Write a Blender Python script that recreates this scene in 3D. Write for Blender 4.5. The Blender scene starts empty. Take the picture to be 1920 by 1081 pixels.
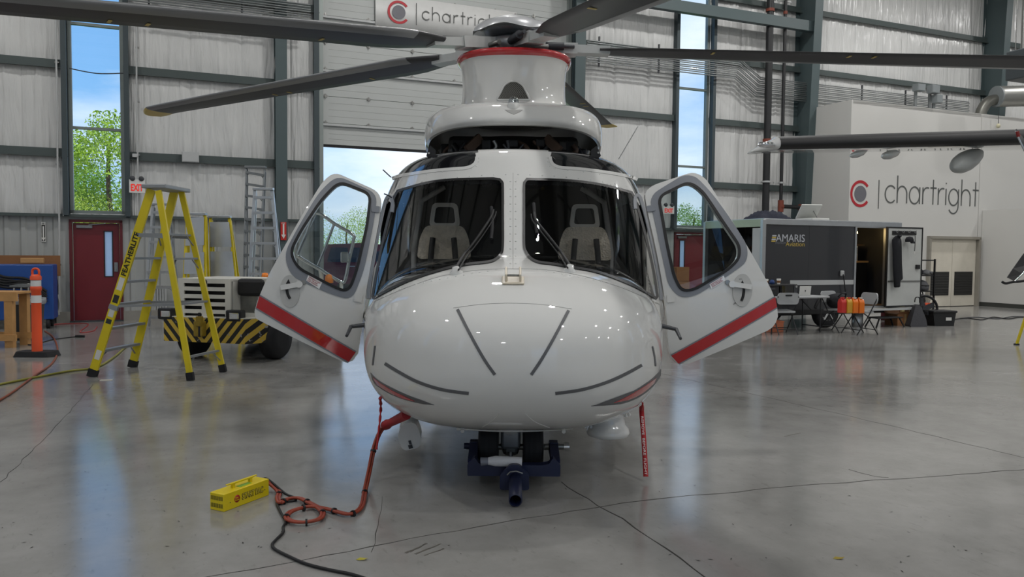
import bpy, bmesh, math, random
import numpy as np
from mathutils import Matrix, Vector
from math import sin, cos, pi, radians

# ------------------------------------------------------------------ camera, world, sun, lamps, exposure
S = bpy.context.scene
COL = S.collection
rnd = random.Random(7)
FPX, CAMH, PITCH, ROLL = 1480.0, 1.6, radians(2.7), radians(0.5)
_f = Vector((0, cos(PITCH), -sin(PITCH)))
_u0 = Vector((0, sin(PITCH), cos(PITCH)))
_r = Vector((1, 0, 0)) * cos(ROLL) + _u0 * sin(ROLL)
_u = _u0 * cos(ROLL) - Vector((1, 0, 0)) * sin(ROLL)
EYE = Vector((0, 0, CAMH))
cam = bpy.data.cameras.new('camera')
cam.sensor_width = 36.0
cam.lens = 36.0 * FPX / 1920.0
cam.clip_end = 500
camo = bpy.data.objects.new('camera', cam)
COL.objects.link(camo)
camo.matrix_world = Matrix(((_r.x, _u.x, -_f.x, 0), (_r.y, _u.y, -_f.y, 0), (_r.z, _u.z, -_f.z, CAMH), (0, 0, 0, 1)))
S.camera = camo

S.view_settings.view_transform = 'Standard'
S.view_settings.look = 'None'
S.view_settings.gamma = 1.0
S.view_settings.use_curve_mapping = False
S.view_settings.exposure = 0.0

SKY_STRENGTH = 1.9
LAMP_POWER = 235.0
SUN_POWER = 3.2

w = bpy.data.worlds.new('sky')
S.world = w
w.use_nodes = True
nt = w.node_tree
nt.nodes.clear()
def N(nt, t, **kw):
    n = nt.nodes.new(t)
    for k, v in kw.items():
        if k.startswith('i_'):
            n.inputs[k[2:].replace('_', ' ')].default_value = v
        else:
            setattr(n, k, v)
    return n
tc = N(nt, 'ShaderNodeTexCoord')
sep = N(nt, 'ShaderNodeSeparateXYZ')
nt.links.new(tc.outputs['Generated'], sep.inputs[0])
ramp = N(nt, 'ShaderNodeValToRGB')
ramp.color_ramp.elements[0].position = 0.0
ramp.color_ramp.elements[0].color = (0.38, 0.49, 0.61, 1)
ramp.color_ramp.elements[1].position = 0.55
ramp.color_ramp.elements[1].color = (0.085, 0.21, 0.47, 1)
e = ramp.color_ramp.elements.new(0.16); e.color = (0.165, 0.335, 0.57, 1)
nt.links.new(sep.outputs['Z'], ramp.inputs[0])
mp = N(nt, 'ShaderNodeMapping')
mp.inputs['Scale'].default_value = (1.0, 1.0, 3.2)
mp.inputs['Location'].default_value = (9.0, 1.0, 3.0)
nt.links.new(tc.outputs['Generated'], mp.inputs[0])
nz = N(nt, 'ShaderNodeTexNoise', i_Scale=1.6, i_Detail=7.0, i_Roughness=0.55)
nt.links.new(mp.outputs[0], nz.inputs['Vector'])
cr = N(nt, 'ShaderNodeValToRGB')
cr.color_ramp.elements[0].position = 0.47
cr.color_ramp.elements[1].position = 0.66
nt.links.new(nz.outputs['Fac'], cr.inputs[0])
mix = N(nt, 'ShaderNodeMixRGB')
mix.inputs[2].default_value = (0.62, 0.65, 0.69, 1)
nt.links.new(cr.outputs[0], mix.inputs[0])
nt.links.new(ramp.outputs[0], mix.inputs[1])
bgn = N(nt, 'ShaderNodeBackground')
bgn.inputs['Strength'].default_value = SKY_STRENGTH
nt.links.new(mix.outputs[0], bgn.inputs[0])
wo = N(nt, 'ShaderNodeOutputWorld')
nt.links.new(bgn.outputs[0], wo.inputs[0])

sun = bpy.data.lights.new('sun', 'SUN')
sun.energy = SUN_POWER
sun.angle = 0.01
sun.color = (1.0, 0.95, 0.86)
suno = bpy.data.objects.new('sun', sun)
COL.objects.link(suno)
suno.rotation_euler = Vector((-0.62, 0.75, -1.35)).to_track_quat('-Z', 'Y').to_euler()

# hangar frame: local x runs along the back wall to the right, local y points outdoors, z up
WALL_ROT = radians(23.0)
MW = Matrix.Translation((0, 21.0, 0)) @ Matrix.Rotation(WALL_ROT, 4, 'Z')
MWI = MW.inverted()
HL, HR, HF, HH = -17.0, 27.0, -34.0, 11.6      # left, right, front extents and eave height in the hangar frame

# ------------------------------------------------------------------ pixel geometry helpers
def rayd(px, py):
    return _f + _r * ((px - 960) / FPX) + _u * ((540.5 - py) / FPX)
def floorp(px, py, z=0.0):
    d = rayd(px, py); t = (z - CAMH) / d.z
    return EYE + d * t
def aty(px, py, Y):
    d = rayd(px, py); return EYE + d * (Y / d.y)
def plane_hit(px, py, p0, n):
    d = rayd(px, py); t = (Vector(p0) - EYE).dot(n) / d.dot(n)
    return EYE + d * t
WN = MW.to_3x3() @ Vector((0, 1, 0))
def wl(px, py, off=0.0):
    p = MWI @ plane_hit(px, py, MW @ Vector((0, off, 0)), WN)
    return p.x, p.z
def proj(P):
    """numpy (n,3) -> (n,2) pixel"""
    P = np.asarray(P, float) - np.array(EYE)
    d = P @ np.array(_f)
    return np.stack([960 + FPX * (P @ np.array(_r)) / d, 540.5 - FPX * (P @ np.array(_u)) / d], 1)

# ------------------------------------------------------------------ materials
def C(h):
    h = h.lstrip('#')
    v = [int(h[i:i + 2], 16) / 255 for i in (0, 2, 4)]
    return tuple(x / 12.92 if x <= 0.04045 else ((x + 0.055) / 1.055) ** 2.4 for x in v)
_M = {}
def mat(name, col, rough=0.5, metal=0.0, var=0.08, scale=6.0, bump=0.0, bscale=60.0, coat=0.0, spec=0.5, emit=0.0, alpha=1.0):
    if name in _M: return _M[name]
    c = C(col) if isinstance(col, str) else col
    m = bpy.data.materials.new(name); m.use_nodes = True
    t = m.node_tree; b = t.nodes['Principled BSDF']
    b.inputs['Roughness'].default_value = rough
    b.inputs['Metallic'].default_value = metal
    b.inputs['Specular IOR Level'].default_value = spec
    if coat:
        b.inputs['Coat Weight'].default_value = coat
        b.inputs['Coat Roughness'].default_value = 0.03
    tcn = N(t, 'ShaderNodeTexCoord')
    nz = N(t, 'ShaderNodeTexNoise', i_Scale=scale, i_Detail=4.0)
    t.links.new(tcn.outputs['Object'], nz.inputs['Vector'])
    mx = N(t, 'ShaderNodeMixRGB')
    mx.inputs[1].default_value = (*[x * (1 - var) for x in c], 1)
    mx.inputs[2].default_value = (*[min(1, x * (1 + var)) for x in c], 1)
    t.links.new(nz.outputs['Fac'], mx.inputs[0])
    t.links.new(mx.outputs[0], b.inputs['Base Color'])
    if emit:
        b.inputs['Emission Color'].default_value = (*c, 1)
        b.inputs['Emission Strength'].default_value = emit
    if bump:
        n2 = N(t, 'ShaderNodeTexNoise', i_Scale=bscale, i_Detail=3.0)
        t.links.new(tcn.outputs['Object'], n2.inputs['Vector'])
        bp = N(t, 'ShaderNodeBump', i_Strength=bump, i_Distance=0.02)
        t.links.new(n2.outputs['Fac'], bp.inputs['Height'])
        t.links.new(bp.outputs[0], b.inputs['Normal'])
    _M[name] = m
    return m
def glass(name, tint=(0.9, 0.95, 0.97), refl=1.0, rough=0.0):
    if name in _M: return _M[name]
    m = bpy.data.materials.new(name); m.use_nodes = True
    t = m.node_tree; t.nodes.clear()
    tr = N(t, 'ShaderNodeBsdfTransparent'); gl = N(t, 'ShaderNodeBsdfGlossy')
    gl.inputs['Roughness'].default_value = rough
    nz = N(t, 'ShaderNodeTexNoise', i_Scale=1.5)
    mx0 = N(t, 'ShaderNodeMixRGB')
    mx0.inputs[1].default_value = (*[x * .96 for x in tint], 1); mx0.inputs[2].default_value = (*tint, 1)
    t.links.new(nz.outputs['Fac'], mx0.inputs[0]); t.links.new(mx0.outputs[0], tr.inputs[0])
    fr = N(t, 'ShaderNodeLayerWeight'); fr.inputs['Blend'].default_value = .5
    pw = N(t, 'ShaderNodeMath', operation='POWER'); pw.inputs[1].default_value = 5.0
    t.links.new(fr.outputs['Facing'], pw.inputs[0])
    mu = N(t, 'ShaderNodeMath', operation='MULTIPLY_ADD'); mu.inputs[1].default_value = .9 * refl; mu.inputs[2].default_value = .04 * refl
    t.links.new(pw.outputs[0], mu.inputs[0])
    ms = N(t, 'ShaderNodeMixShader'); o = N(t, 'ShaderNodeOutputMaterial')
    t.links.new(mu.outputs[0], ms.inputs[0]); t.links.new(tr.outputs[0], ms.inputs[1]); t.links.new(gl.outputs[0], ms.inputs[2])
    t.links.new(ms.outputs[0], o.inputs[0])
    _M[name] = m
    return m

def frosted(name, col):
    if name in _M: return _M[name]
    m = bpy.data.materials.new(name); m.use_nodes = True
    t = m.node_tree; t.nodes.clear()
    tl_ = N(t, 'ShaderNodeBsdfTranslucent'); df = N(t, 'ShaderNodeBsdfDiffuse'); nz = N(t, 'ShaderNodeTexNoise', i_Scale=8.0)
    mx0 = N(t, 'ShaderNodeMixRGB'); mx0.inputs[1].default_value = (*[x * .93 for x in col], 1); mx0.inputs[2].default_value = (*col, 1)
    t.links.new(nz.outputs['Fac'], mx0.inputs[0]); t.links.new(mx0.outputs[0], tl_.inputs[0]); t.links.new(mx0.outputs[0], df.inputs[0])
    ms = N(t, 'ShaderNodeMixShader'); ms.inputs[0].default_value = .15; o = N(t, 'ShaderNodeOutputMaterial')
    t.links.new(tl_.outputs[0], ms.inputs[1]); t.links.new(df.outputs[0], ms.inputs[2]); t.links.new(ms.outputs[0], o.inputs[0])
    _M[name] = m
    return m
WHITE = mat('white_paint', '#e8e8e6', 0.25, var=0.02, coat=1.0)
HELIW = mat('helicopter_white', '#d6d6d3', 0.6, var=0.012, scale=2, coat=1.0, spec=0.15)
RED = mat('red_paint', '#b3121c', 0.25, var=0.04, coat=1.0)
BLACKG = mat('gloss_black', '#0b0c12', 0.12, var=0.1, coat=1.0)
BLACK = mat('matte_black', '#141416', 0.55, var=0.15)
RUBBER = mat('rubber', '#17171a', 0.75, var=0.2, bump=0.1)
DGREY = mat('dark_grey', '#3a3c40', 0.45)
STRIP = mat('strip_grey', '#5d5e60', 0.5, var=0.05)
MGREY = mat('door_grey', '#7d8188', 0.4, var=0.03)
LGREY = mat('light_grey', '#b4b6b6', 0.45, var=0.04)
ALU = mat('aluminium', '#b9bcbf', 0.35, metal=0.85, var=0.1, bump=0.05)
CHROME = mat('chrome', '#d8dadc', 0.1, metal=1.0, var=0.03)
STEEL = mat('bare_steel', '#8f8f8c', 0.35, metal=0.9, var=0.2, scale=20)
GIRT = mat('steel_green_grey', '#46504f', 0.55, var=0.08, scale=3)
COLM = mat('column_green_grey', '#4a585a', 0.5, var=0.06, scale=2)
YELLOW = mat('yellow_fibreglass', '#d8c21a', 0.4, var=0.06)
ORANGE = mat('orange_plastic', '#e8562a', 0.5, var=0.05)
WOOD = mat('pine_wood', '#b98b54', 0.6, var=0.2, scale=9, bump=0.15)
CARD = mat('cardboard', '#8a5f3c', 0.8, var=0.12, bump=0.05)

# ------------------------------------------------------------------ mesh builder
class MB:
    def __init__(s, T=None):
        s.v = []; s.f = []; s.T = T; s.sm = []
    def add(s, vs, fs, smooth=False, T=None):
        b = len(s.v)
        for p in vs:
            p = Vector(p)
            if T is not None: p = T @ p
            if s.T is not None: p = s.T @ p
            s.v.append(tuple(p))
        for f in fs:
            s.f.append([b + i for i in f]); s.sm.append(smooth)
        return s
    def box(s, c, d, rz=0, R=None, bev=0.0):
        x, y, z = d[0] / 2, d[1] / 2, d[2] / 2
        T = Matrix.Translation(c)
        if rz: T = T @ Matrix.Rotation(rz, 4, 'Z')
        if R is not None: T = T @ R
        if bev <= 0:
            vs = [(a * x, b * y, e * z) for a in (-1, 1) for b in (-1, 1) for e in (-1, 1)]
            fs = [(0, 1, 3, 2), (4, 6, 7, 5), (0, 4, 5, 1), (2, 3, 7, 6), (0, 2, 6, 4), (1, 5, 7, 3)]
            return s.add(vs, fs, False, T)
        bm = bmesh.new(); bmesh.ops.create_cube(bm, size=1)
        for v in bm.verts: v.co = Vector((v.co.x * d[0], v.co.y * d[1], v.co.z * d[2]))
        bmesh.ops.bevel(bm, geom=bm.edges[:], offset=min(bev, min(d) * .49), segments=2, affect='EDGES', profile=.5)
        return s.bm(bm, T, False)
    def bm(s, bm, T=None, smooth=False):
        bm.verts.index_update()
        vs = [v.co.copy() for v in bm.verts]; fs = [[v.index for v in f.verts] for f in bm.faces]
        bm.free()
        return s.add(vs, fs, smooth, T)
    def bar(s, a, b, wx, wy, up=(0, 0, 1)):
        """rectangular bar from a to b: wx across (perp to up), wy along up-ish"""
        a, b = Vector(a), Vector(b); d = (b - a); L = d.length; d.normalize()
        up = Vector(up)
        if abs(d.dot(up)) > .99: up = Vector((0, 1, 0))
        x = d.cross(up).normalized(); y = x.cross(d).normalized()
        vs = []
        for p in (a, b):
            for i, j in ((-1, -1), (1, -1), (1, 1), (-1, 1)):
                vs.append(p + x * (i * wx / 2) + y * (j * wy / 2))
        return s.add(vs, [(3, 2, 1, 0), (4, 5, 6, 7), (0, 1, 5, 4), (1, 2, 6, 5), (2, 3, 7, 6), (3, 0, 4, 7)])
    def cyl(s, a, b, r0, r1=None, n=16, cap=True):
        r1 = r0 if r1 is None else r1
        return s.tube([a, b], [r0, r1], n, cap)
    def tube(s, pts, r, n=8, cap=True, closed=False):
        pts = [Vector(p) for p in pts]; m = len(pts)
        rs = r if isinstance(r, (list, tuple)) else [r] * m
        prev = None; vs = []
        for i, p in enumerate(pts):
            if closed: d = pts[(i + 1) % m] - pts[i - 1]
            else: d = pts[min(i + 1, m - 1)] - pts[max(i - 1, 0)]
            d.normalize()
            if prev is None:
                q = Vector((0, 0, 1)) if abs(d.z) < .9 else Vector((1, 0, 0))
                x = d.cross(q).normalized()
            else:
                x = (prev - d * prev.dot(d)).normalized()
            prev = x; y = d.cross(x)
            for k in range(n):
                a = 2 * pi * k / n
                vs.append(p + (x * cos(a) + y * sin(a)) * rs[i])
        fs = []
        for i in range(m if closed else m - 1):
            j = (i + 1) % m
            for k in range(n):
                fs.append((i * n + k, i * n + (k + 1) % n, j * n + (k + 1) % n, j * n + k))
        s.add(vs, fs, True)
        if cap and not closed:
            s.add(vs[:n], [tuple(reversed(range(n)))]); s.add(vs[-n:], [tuple(range(n))])
        return s
    def lathe(s, prof, c=(0, 0, 0), n=32, T=None, smooth=True, cap=True):
        """profile [(r,z)] about z"""
        vs = []; fs = []
        for r, z in prof:
            for k in range(n):
                a = 2 * pi * k / n
                vs.append(Vector((r * cos(a), r * sin(a), z)))
        m = len(prof)
        for i in range(m - 1):
            for k in range(n):
                fs.append((i * n + k, i * n + (k + 1) % n, (i + 1) * n + (k + 1) % n, (i + 1) * n + k))
        TT = Matrix.Translation(c)
        if T is not None: TT = TT @ T
        s.add(vs, fs, smooth, TT)
        if cap:
            if prof[0][0] > 1e-4: s.add(vs[:n], [tuple(reversed(range(n)))], False, TT)
            if prof[-1][0] > 1e-4: s.add(vs[-n:], [tuple(range(n))], False, TT)
        return s
    def prism(s, poly, fn, d0, d1):
        """poly of 2D points; fn(a,b,d)->3D"""
        n = len(poly)
        vs = [fn(a, b, d0) for a, b in poly] + [fn(a, b, d1) for a, b in poly]
        fs = [tuple(reversed(range(n))), tuple(range(n, 2 * n))]
        fs += [(i, (i + 1) % n, n + (i + 1) % n, n + i) for i in range(n)]
        return s.add(vs, fs)
    def ring(s, outer, inner, fn, d0, d1):
        """frame between two outlines with equal point count"""
        n = len(outer)
        vs = [fn(a, b, d0) for a, b in outer] + [fn(a, b, d0) for a, b in inner] + [fn(a, b, d1) for a, b in outer] + [fn(a, b, d1) for a, b in inner]
        fs = []
        for i in range(n):
            j = (i + 1) % n
            fs += [(i, n + i, n + j, j), (2 * n + i, 2 * n + j, 3 * n + j, 3 * n + i), (i, j, 2 * n + j, 2 * n + i), (n + i, 3 * n + i, 3 * n + j, n + j)]
        return s.add(vs, fs)
    def mesh(s, name, fixn=True):
        me = bpy.data.meshes.new(name)
        me.from_pydata(s.v, [], s.f)
        me.polygons.foreach_set('use_smooth', s.sm)
        if fixn:
            bm = bmesh.new(); bm.from_mesh(me)
            bmesh.ops.recalc_face_normals(bm, faces=bm.faces[:])
            bm.to_mesh(me); bm.free()
        me.update()
        return me

_PM = {}
def link(name, me, m, parent=None, kind=None, world=True):
    o = bpy.data.objects.new(name, me); COL.objects.link(o)
    if m is not None and len(me.materials) == 0: me.materials.append(m)
    if parent is not None:
        o.parent = parent
        if world and parent.name in _PM: o.matrix_parent_inverse = _PM[parent.name].inverted()
    if kind: o['kind'] = kind
    return o
def part(name, mb, m, parent, world=True, label=None, fixn=True, kind=None):
    o = link(name, mb.mesh(name, fixn), m, parent, kind, world)
    if label: o['label'] = label
    return o
def tag(o, label, cat, group=None):
    o['label'] = label; o['category'] = cat
    if group: o['group'] = group
    return o
def thing(name, label, cat, loc=(0, 0, 0), rz=0, group=None):
    o = bpy.data.objects.new(name, None); COL.objects.link(o)
    o.empty_display_size = 0.1
    o.location = loc; o.rotation_euler = (0, 0, rz)
    _PM[o.name] = Matrix.Translation(loc) @ Matrix.Rotation(rz, 4, 'Z')
    return tag(o, label, cat, group)
def struct(name, mb, m, parent=None, T=None):
    o = link(name, mb.mesh(name), m, parent)
    if parent is None: o['kind'] = 'structure'
    if T is not None: o.matrix_world = T
    return o
def dup(root, loc, rz, label, group=None):
    r = root.copy(); COL.objects.link(r); r.location = loc; r.rotation_euler = (0, 0, rz); r['label'] = label
    if group: r['group'] = group
    for ch in list(root.children):
        c = ch.copy(); COL.objects.link(c); c.parent = r
        for g in ch.children:
            d = g.copy(); COL.objects.link(d); d.parent = c
    return r
def text_mesh(txt, width=None, height=None, extrude=0.001, bold=0.0, shear=0.0, spacing=1.0):
    cu = bpy.data.curves.new('t', 'FONT'); cu.body = txt; cu.extrude = extrude; cu.offset = bold; cu.shear = shear
    cu.space_character = spacing; cu.resolution_u = 3
    o = bpy.data.objects.new('t', cu); COL.objects.link(o)
    bpy.context.view_layer.update()
    me = bpy.data.meshes.new_from_object(o.evaluated_get(bpy.context.evaluated_depsgraph_get()))
    bpy.data.objects.remove(o)
    xs = [v.co.x for v in me.vertices]; ys = [v.co.y for v in me.vertices]
    x0, x1, y0, y1 = min(xs), max(xs), min(ys), max(ys)
    sx = width / (x1 - x0) if width else None; sy = height / (y1 - y0) if height else None
    sx = sx or sy; sy = sy or sx
    for v in me.vertices:
        v.co.x = (v.co.x - (x0 + x1) / 2) * sx; v.co.y = (v.co.y - (y0 + y1) / 2) * sy
    return me
def text(name, txt, T, m, parent, width=None, height=None, **kw):
    me = text_mesh(txt, width, height, **kw)
    me.transform(T); me.materials.clear()
    return link(name, me, m, parent)
def frame3(o, x, y):
    """matrix from origin, x axis and y axis directions"""
    x = Vector(x).normalized(); y = Vector(y); y = (y - x * y.dot(x)).normalized(); z = x.cross(y)
    return Matrix(((x.x, y.x, z.x, o[0]), (x.y, y.y, z.y, o[1]), (x.z, y.z, z.z, o[2]), (0, 0, 0, 1)))
def smoothpts(pts, k=6, closed=False):
    P = [Vector(p) for p in pts]; n = len(P); out = []
    for i in range(n if closed else n - 1):
        p0 = P[(i - 1) % n] if closed or i > 0 else P[0]
        p1 = P[i]; p2 = P[(i + 1) % n]
        p3 = P[(i + 2) % n] if closed or i + 2 < n else P[n - 1]
        for j in range(k):
            t = j / k
            out.append(0.5 * ((2 * p1) + (p2 - p0) * t + (2 * p0 - 5 * p1 + 4 * p2 - p3) * t * t + (3 * p1 - p0 - 3 * p2 + p3) * t ** 3))
    if not closed: out.append(P[-1])
    return out
def roundpoly(pts, r, k=5):
    """round the corners of a 2D polygon by radius r (number or per point list)"""
    n = len(pts); out = []
    for i in range(n):
        p = Vector(pts[i]); a = Vector(pts[i - 1]); b = Vector(pts[(i + 1) % n])
        rr = r[i] if isinstance(r, (list, tuple)) else r
        la, lb = (a - p).length, (b - p).length
        q = min(rr, la * .48, lb * .48)
        A = p + (a - p) * (q / la); B = p + (b - p) * (q / lb)
        for j in range(k + 1):
            t = j / k
            o = A * (1 - t) ** 2 + p * 2 * t * (1 - t) + B * t * t
            out.append((o.x, o.y))
    return out
def offpoly(pts, d):
    """inset closed polygon by d (positive = inward for either orientation)"""
    n = len(pts)
    A = sum(pts[i][0] * pts[(i + 1) % n][1] - pts[(i + 1) % n][0] * pts[i][1] for i in range(n))
    sg = 1 if A > 0 else -1; out = []
    for i in range(n):
        p = Vector(pts[i]); a = Vector(pts[i - 1]); b = Vector(pts[(i + 1) % n])
        e1 = (p - a); e2 = (b - p)
        if e1.length < 1e-9: e1 = e2
        if e2.length < 1e-9: e2 = e1
        n1 = Vector((-e1.y, e1.x)).normalized() * sg; n2 = Vector((-e2.y, e2.x)).normalized() * sg
        m = (n1 + n2)
        if m.length < 1e-6: m = n1
        m.normalize(); q = max(.4, m.dot(n1))
        o = p + m * (d / q); out.append((o.x, o.y))
    return out
def inpoly(P, poly):
    P = np.asarray(P); x, y = P[:, 0], P[:, 1]
    r = np.zeros(len(P), bool); n = len(poly)
    for i in range(n):
        x1, y1 = poly[i]; x2, y2 = poly[(i + 1) % n]
        if y1 == y2: continue
        c = ((y1 > y) != (y2 > y)) & (x < (x2 - x1) * (y - y1) / (y2 - y1) + x1)
        r ^= c
    return r
# ------------------------------------------------------------------ the hangar shell
def floor_material():
    m = bpy.data.materials.new('polished_concrete'); m.use_nodes = True
    t = m.node_tree; b = t.nodes['Principled BSDF']
    tcn = N(t, 'ShaderNodeTexCoord')
    n1 = N(t, 'ShaderNodeTexNoise', i_Scale=0.35, i_Detail=6.0, i_Roughness=0.6)
    n2 = N(t, 'ShaderNodeTexNoise', i_Scale=3.0, i_Detail=8.0, i_Roughness=0.65)
    mpp = N(t, 'ShaderNodeMapping'); mpp.inputs['Scale'].default_value = (1.0, 0.35, 1)
    mpp.inputs['Rotation'].default_value = (0, 0, radians(20))
    n3 = N(t, 'ShaderNodeTexNoise', i_Scale=22.0, i_Detail=5.0, i_Roughness=0.7)
    for n in (n1, n2): t.links.new(tcn.outputs['Object'], n.inputs['Vector'])
    t.links.new(tcn.outputs['Object'], mpp.inputs[0]); t.links.new(mpp.outputs[0], n3.inputs['Vector'])
    r1 = N(t, 'ShaderNodeValToRGB')
    r1.color_ramp.elements[0].position = 0.3; r1.color_ramp.elements[0].color = (*C('#83827f'), 1)
    r1.color_ramp.elements[1].position = 0.72; r1.color_ramp.elements[1].color = (*C('#9e9d9a'), 1)
    t.links.new(n1.outputs['Fac'], r1.inputs[0])
    r2 = N(t, 'ShaderNodeValToRGB')
    r2.color_ramp.elements[0].position = 0.34; r2.color_ramp.elements[0].color = (0.72, 0.72, 0.71, 1)
    r2.color_ramp.elements[1].position = 0.62; r2.color_ramp.elements[1].color = (1, 1, 1, 1)
    t.links.new(n2.outputs['Fac'], r2.inputs[0])
    mx = N(t, 'ShaderNodeMixRGB', blend_type='MULTIPLY'); mx.inputs[0].default_value = 0.55
    t.links.new(r1.outputs[0], mx.inputs[1]); t.links.new(r2.outputs[0], mx.inputs[2])
    r3 = N(t, 'ShaderNodeValToRGB')
    r3.color_ramp.elements[0].position = 0.28; r3.color_ramp.elements[0].color = (0.6, 0.59, 0.57, 1)
    r3.color_ramp.elements[1].position = 0.42; r3.color_ramp.elements[1].color = (1, 1, 1, 1)
    t.links.new(n3.outputs['Fac'], r3.inputs[0])
    mx2 = N(t, 'ShaderNodeMixRGB', blend_type='MULTIPLY'); mx2.inputs[0].default_value = 0.5
    t.links.new(mx.outputs[0], mx2.inputs[1]); t.links.new(r3.outputs[0], mx2.inputs[2])
    t.links.new(mx2.outputs[0], b.inputs['Base Color'])
    rr = N(t, 'ShaderNodeMapRange'); rr.inputs[3].default_value = 0.08; rr.inputs[4].default_value = 0.22
    t.links.new(n2.outputs['Fac'], rr.inputs[0]); t.links.new(rr.outputs[0], b.inputs['Roughness'])
    b.inputs['Specular IOR Level'].default_value = 1.0
    bp = N(t, 'ShaderNodeBump', i_Strength=0.06, i_Distance=0.02)
    t.links.new(n2.outputs['Fac'], bp.inputs['Height']); t.links.new(bp.outputs[0], b.inputs['Normal'])
    return m
def insulation_material():
    m = bpy.data.materials.new('white_insulation_facing'); m.use_nodes = True
    t = m.node_tree; b = t.nodes['Principled BSDF']
    tcn = N(t, 'ShaderNodeTexCoord')
    mpp = N(t, 'ShaderNodeMapping'); mpp.inputs['Scale'].default_value = (4.0, 4.0, 0.55)
    t.links.new(tcn.outputs['Object'], mpp.inputs[0])
    n1 = N(t, 'ShaderNodeTexNoise', i_Scale=2.2, i_Detail=3.0, i_Roughness=0.5, i_Distortion=0.6)
    t.links.new(mpp.outputs[0], n1.inputs['Vector'])
    n2 = N(t, 'ShaderNodeTexNoise', i_Scale=1.2, i_Detail=2.0)
    t.links.new(tcn.outputs['Object'], n2.inputs['Vector'])
    mx = N(t, 'ShaderNodeMixRGB')
    mx.inputs[1].default_value = (*C('#c2c3c2'), 1); mx.inputs[2].default_value = (*C('#d6d6d4'), 1)
    t.links.new(n2.outputs['Fac'], mx.inputs[0]); t.links.new(mx.outputs[0], b.inputs['Base Color'])
    b.inputs['Roughness'].default_value = 0.25
    bp = N(t, 'ShaderNodeBump', i_Strength=0.75, i_Distance=0.05)
    t.links.new(n1.outputs['Fac'], bp.inputs['Height']); t.links.new(bp.outputs[0], b.inputs['Normal'])
    return m
FLOORM = floor_material()
INSUL = insulation_material()
LINER = mat('ribbed_liner', '#a9aba9', 0.45, metal=0.2, var=0.05, scale=2)
DRYW = mat('white_drywall', '#c9c8c4', 0.7, var=0.02, scale=1.5)
SKIN = mat('outer_skin', '#a8aaa8', 0.6, var=0.04)
PANE = glass('window_glass', (0.93, 0.97, 0.99), 0.9)
MULL = mat('window_mullion', '#7d8684', 0.45, metal=0.3, var=0.06)
DOORM = mat('maroon_door', '#6d1820', 0.4, var=0.05)
PAVE = mat('asphalt', '#8f8d88', 0.85, var=0.15, scale=2, bump=0.1)
GRASS = mat('grass_ground', '#6f8f3a', 0.9, var=0.3, scale=3, bump=0.3)

floor = struct('floor', MB().box(((HL + HR) / 2, HF / 2, -0.1), (HR - HL + .6, -HF + .6, 0.2)), FLOORM, T=MW)
# saw-cut joints and cracks: thin dark grooves lying in the slab
CRK = mat('joint_filler', '#33322f', 0.85, var=0.3, scale=30)
def crack(pts, wd=0.006, jit=0.012, name='floor_joint', m=None):
    P = [floorp(*p) for p in pts]; mb = MB(); L = []
    for a, b in zip(P, P[1:]):
        n = max(2, int((b - a).length / 0.12))
        for i in range(n): L.append(a.lerp(b, i / n))
    L.append(P[-1]); vs = []; 
    for i, p in enumerate(L):
        d = (L[min(i + 1, len(L) - 1)] - L[max(0, i - 1)]).normalized(); n = Vector((-d.y, d.x, 0))
        o = n * rnd.uniform(-jit, jit); ww = wd * rnd.uniform(.4, 1.3)
        vs += [p + o + n * ww / 2, p + o - n * ww / 2, p + o + n * ww / 2 + Vector((0, 0, .0012)), p + o - n * ww / 2 + Vector((0, 0, .0012))]
    fs = []
    for i in range(len(L) - 1):
        a, b = 4 * i, 4 * i + 4
        fs += [(a + 2, b + 2, b + 3, a + 3), (a, a + 2, b + 2, b)[::-1], (a + 1, b + 1, b + 3, a + 3)[::-1]]
    mb.add(vs, fs)
    o = part(name, mb, m or CRK, None); o.parent = floor; o.matrix_parent_inverse = MWI
for pts, wd in (([(330, 1092), (650, 1033), (930, 980), (1200, 938), (1500, 925 - 15), (1930, 879)], .007),
                ([(1050, 903), (1165, 972), (1220, 1010), (1330, 1085)], .009),
                ([(720, 930), (712, 985), (698, 1035)], .004),
                ([(1240, 700), (1440, 745), (1680, 800), (1930, 860)], .004),
                ([(0, 905), (60, 845), (120, 782), (175, 720)], .004),
                ([(1590, 880), (1640, 893), (1665, 894)], .006)):
    crack(pts, wd)
SCUF = mat('rubber_scuff', '#5d5a54', .6, var=.4, scale=60)
for pts in ([(768, 1034), (785, 1026), (800, 1018)], [(778, 1038), (800, 1030), (826, 1019)], [(795, 1041), (815, 1034), (832, 1028)], [(760, 1036), (772, 1031)], [(1468, 818), (1500, 811)]):
    crack(pts, .013, .003, 'scuff_mark', SCUF)
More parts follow.
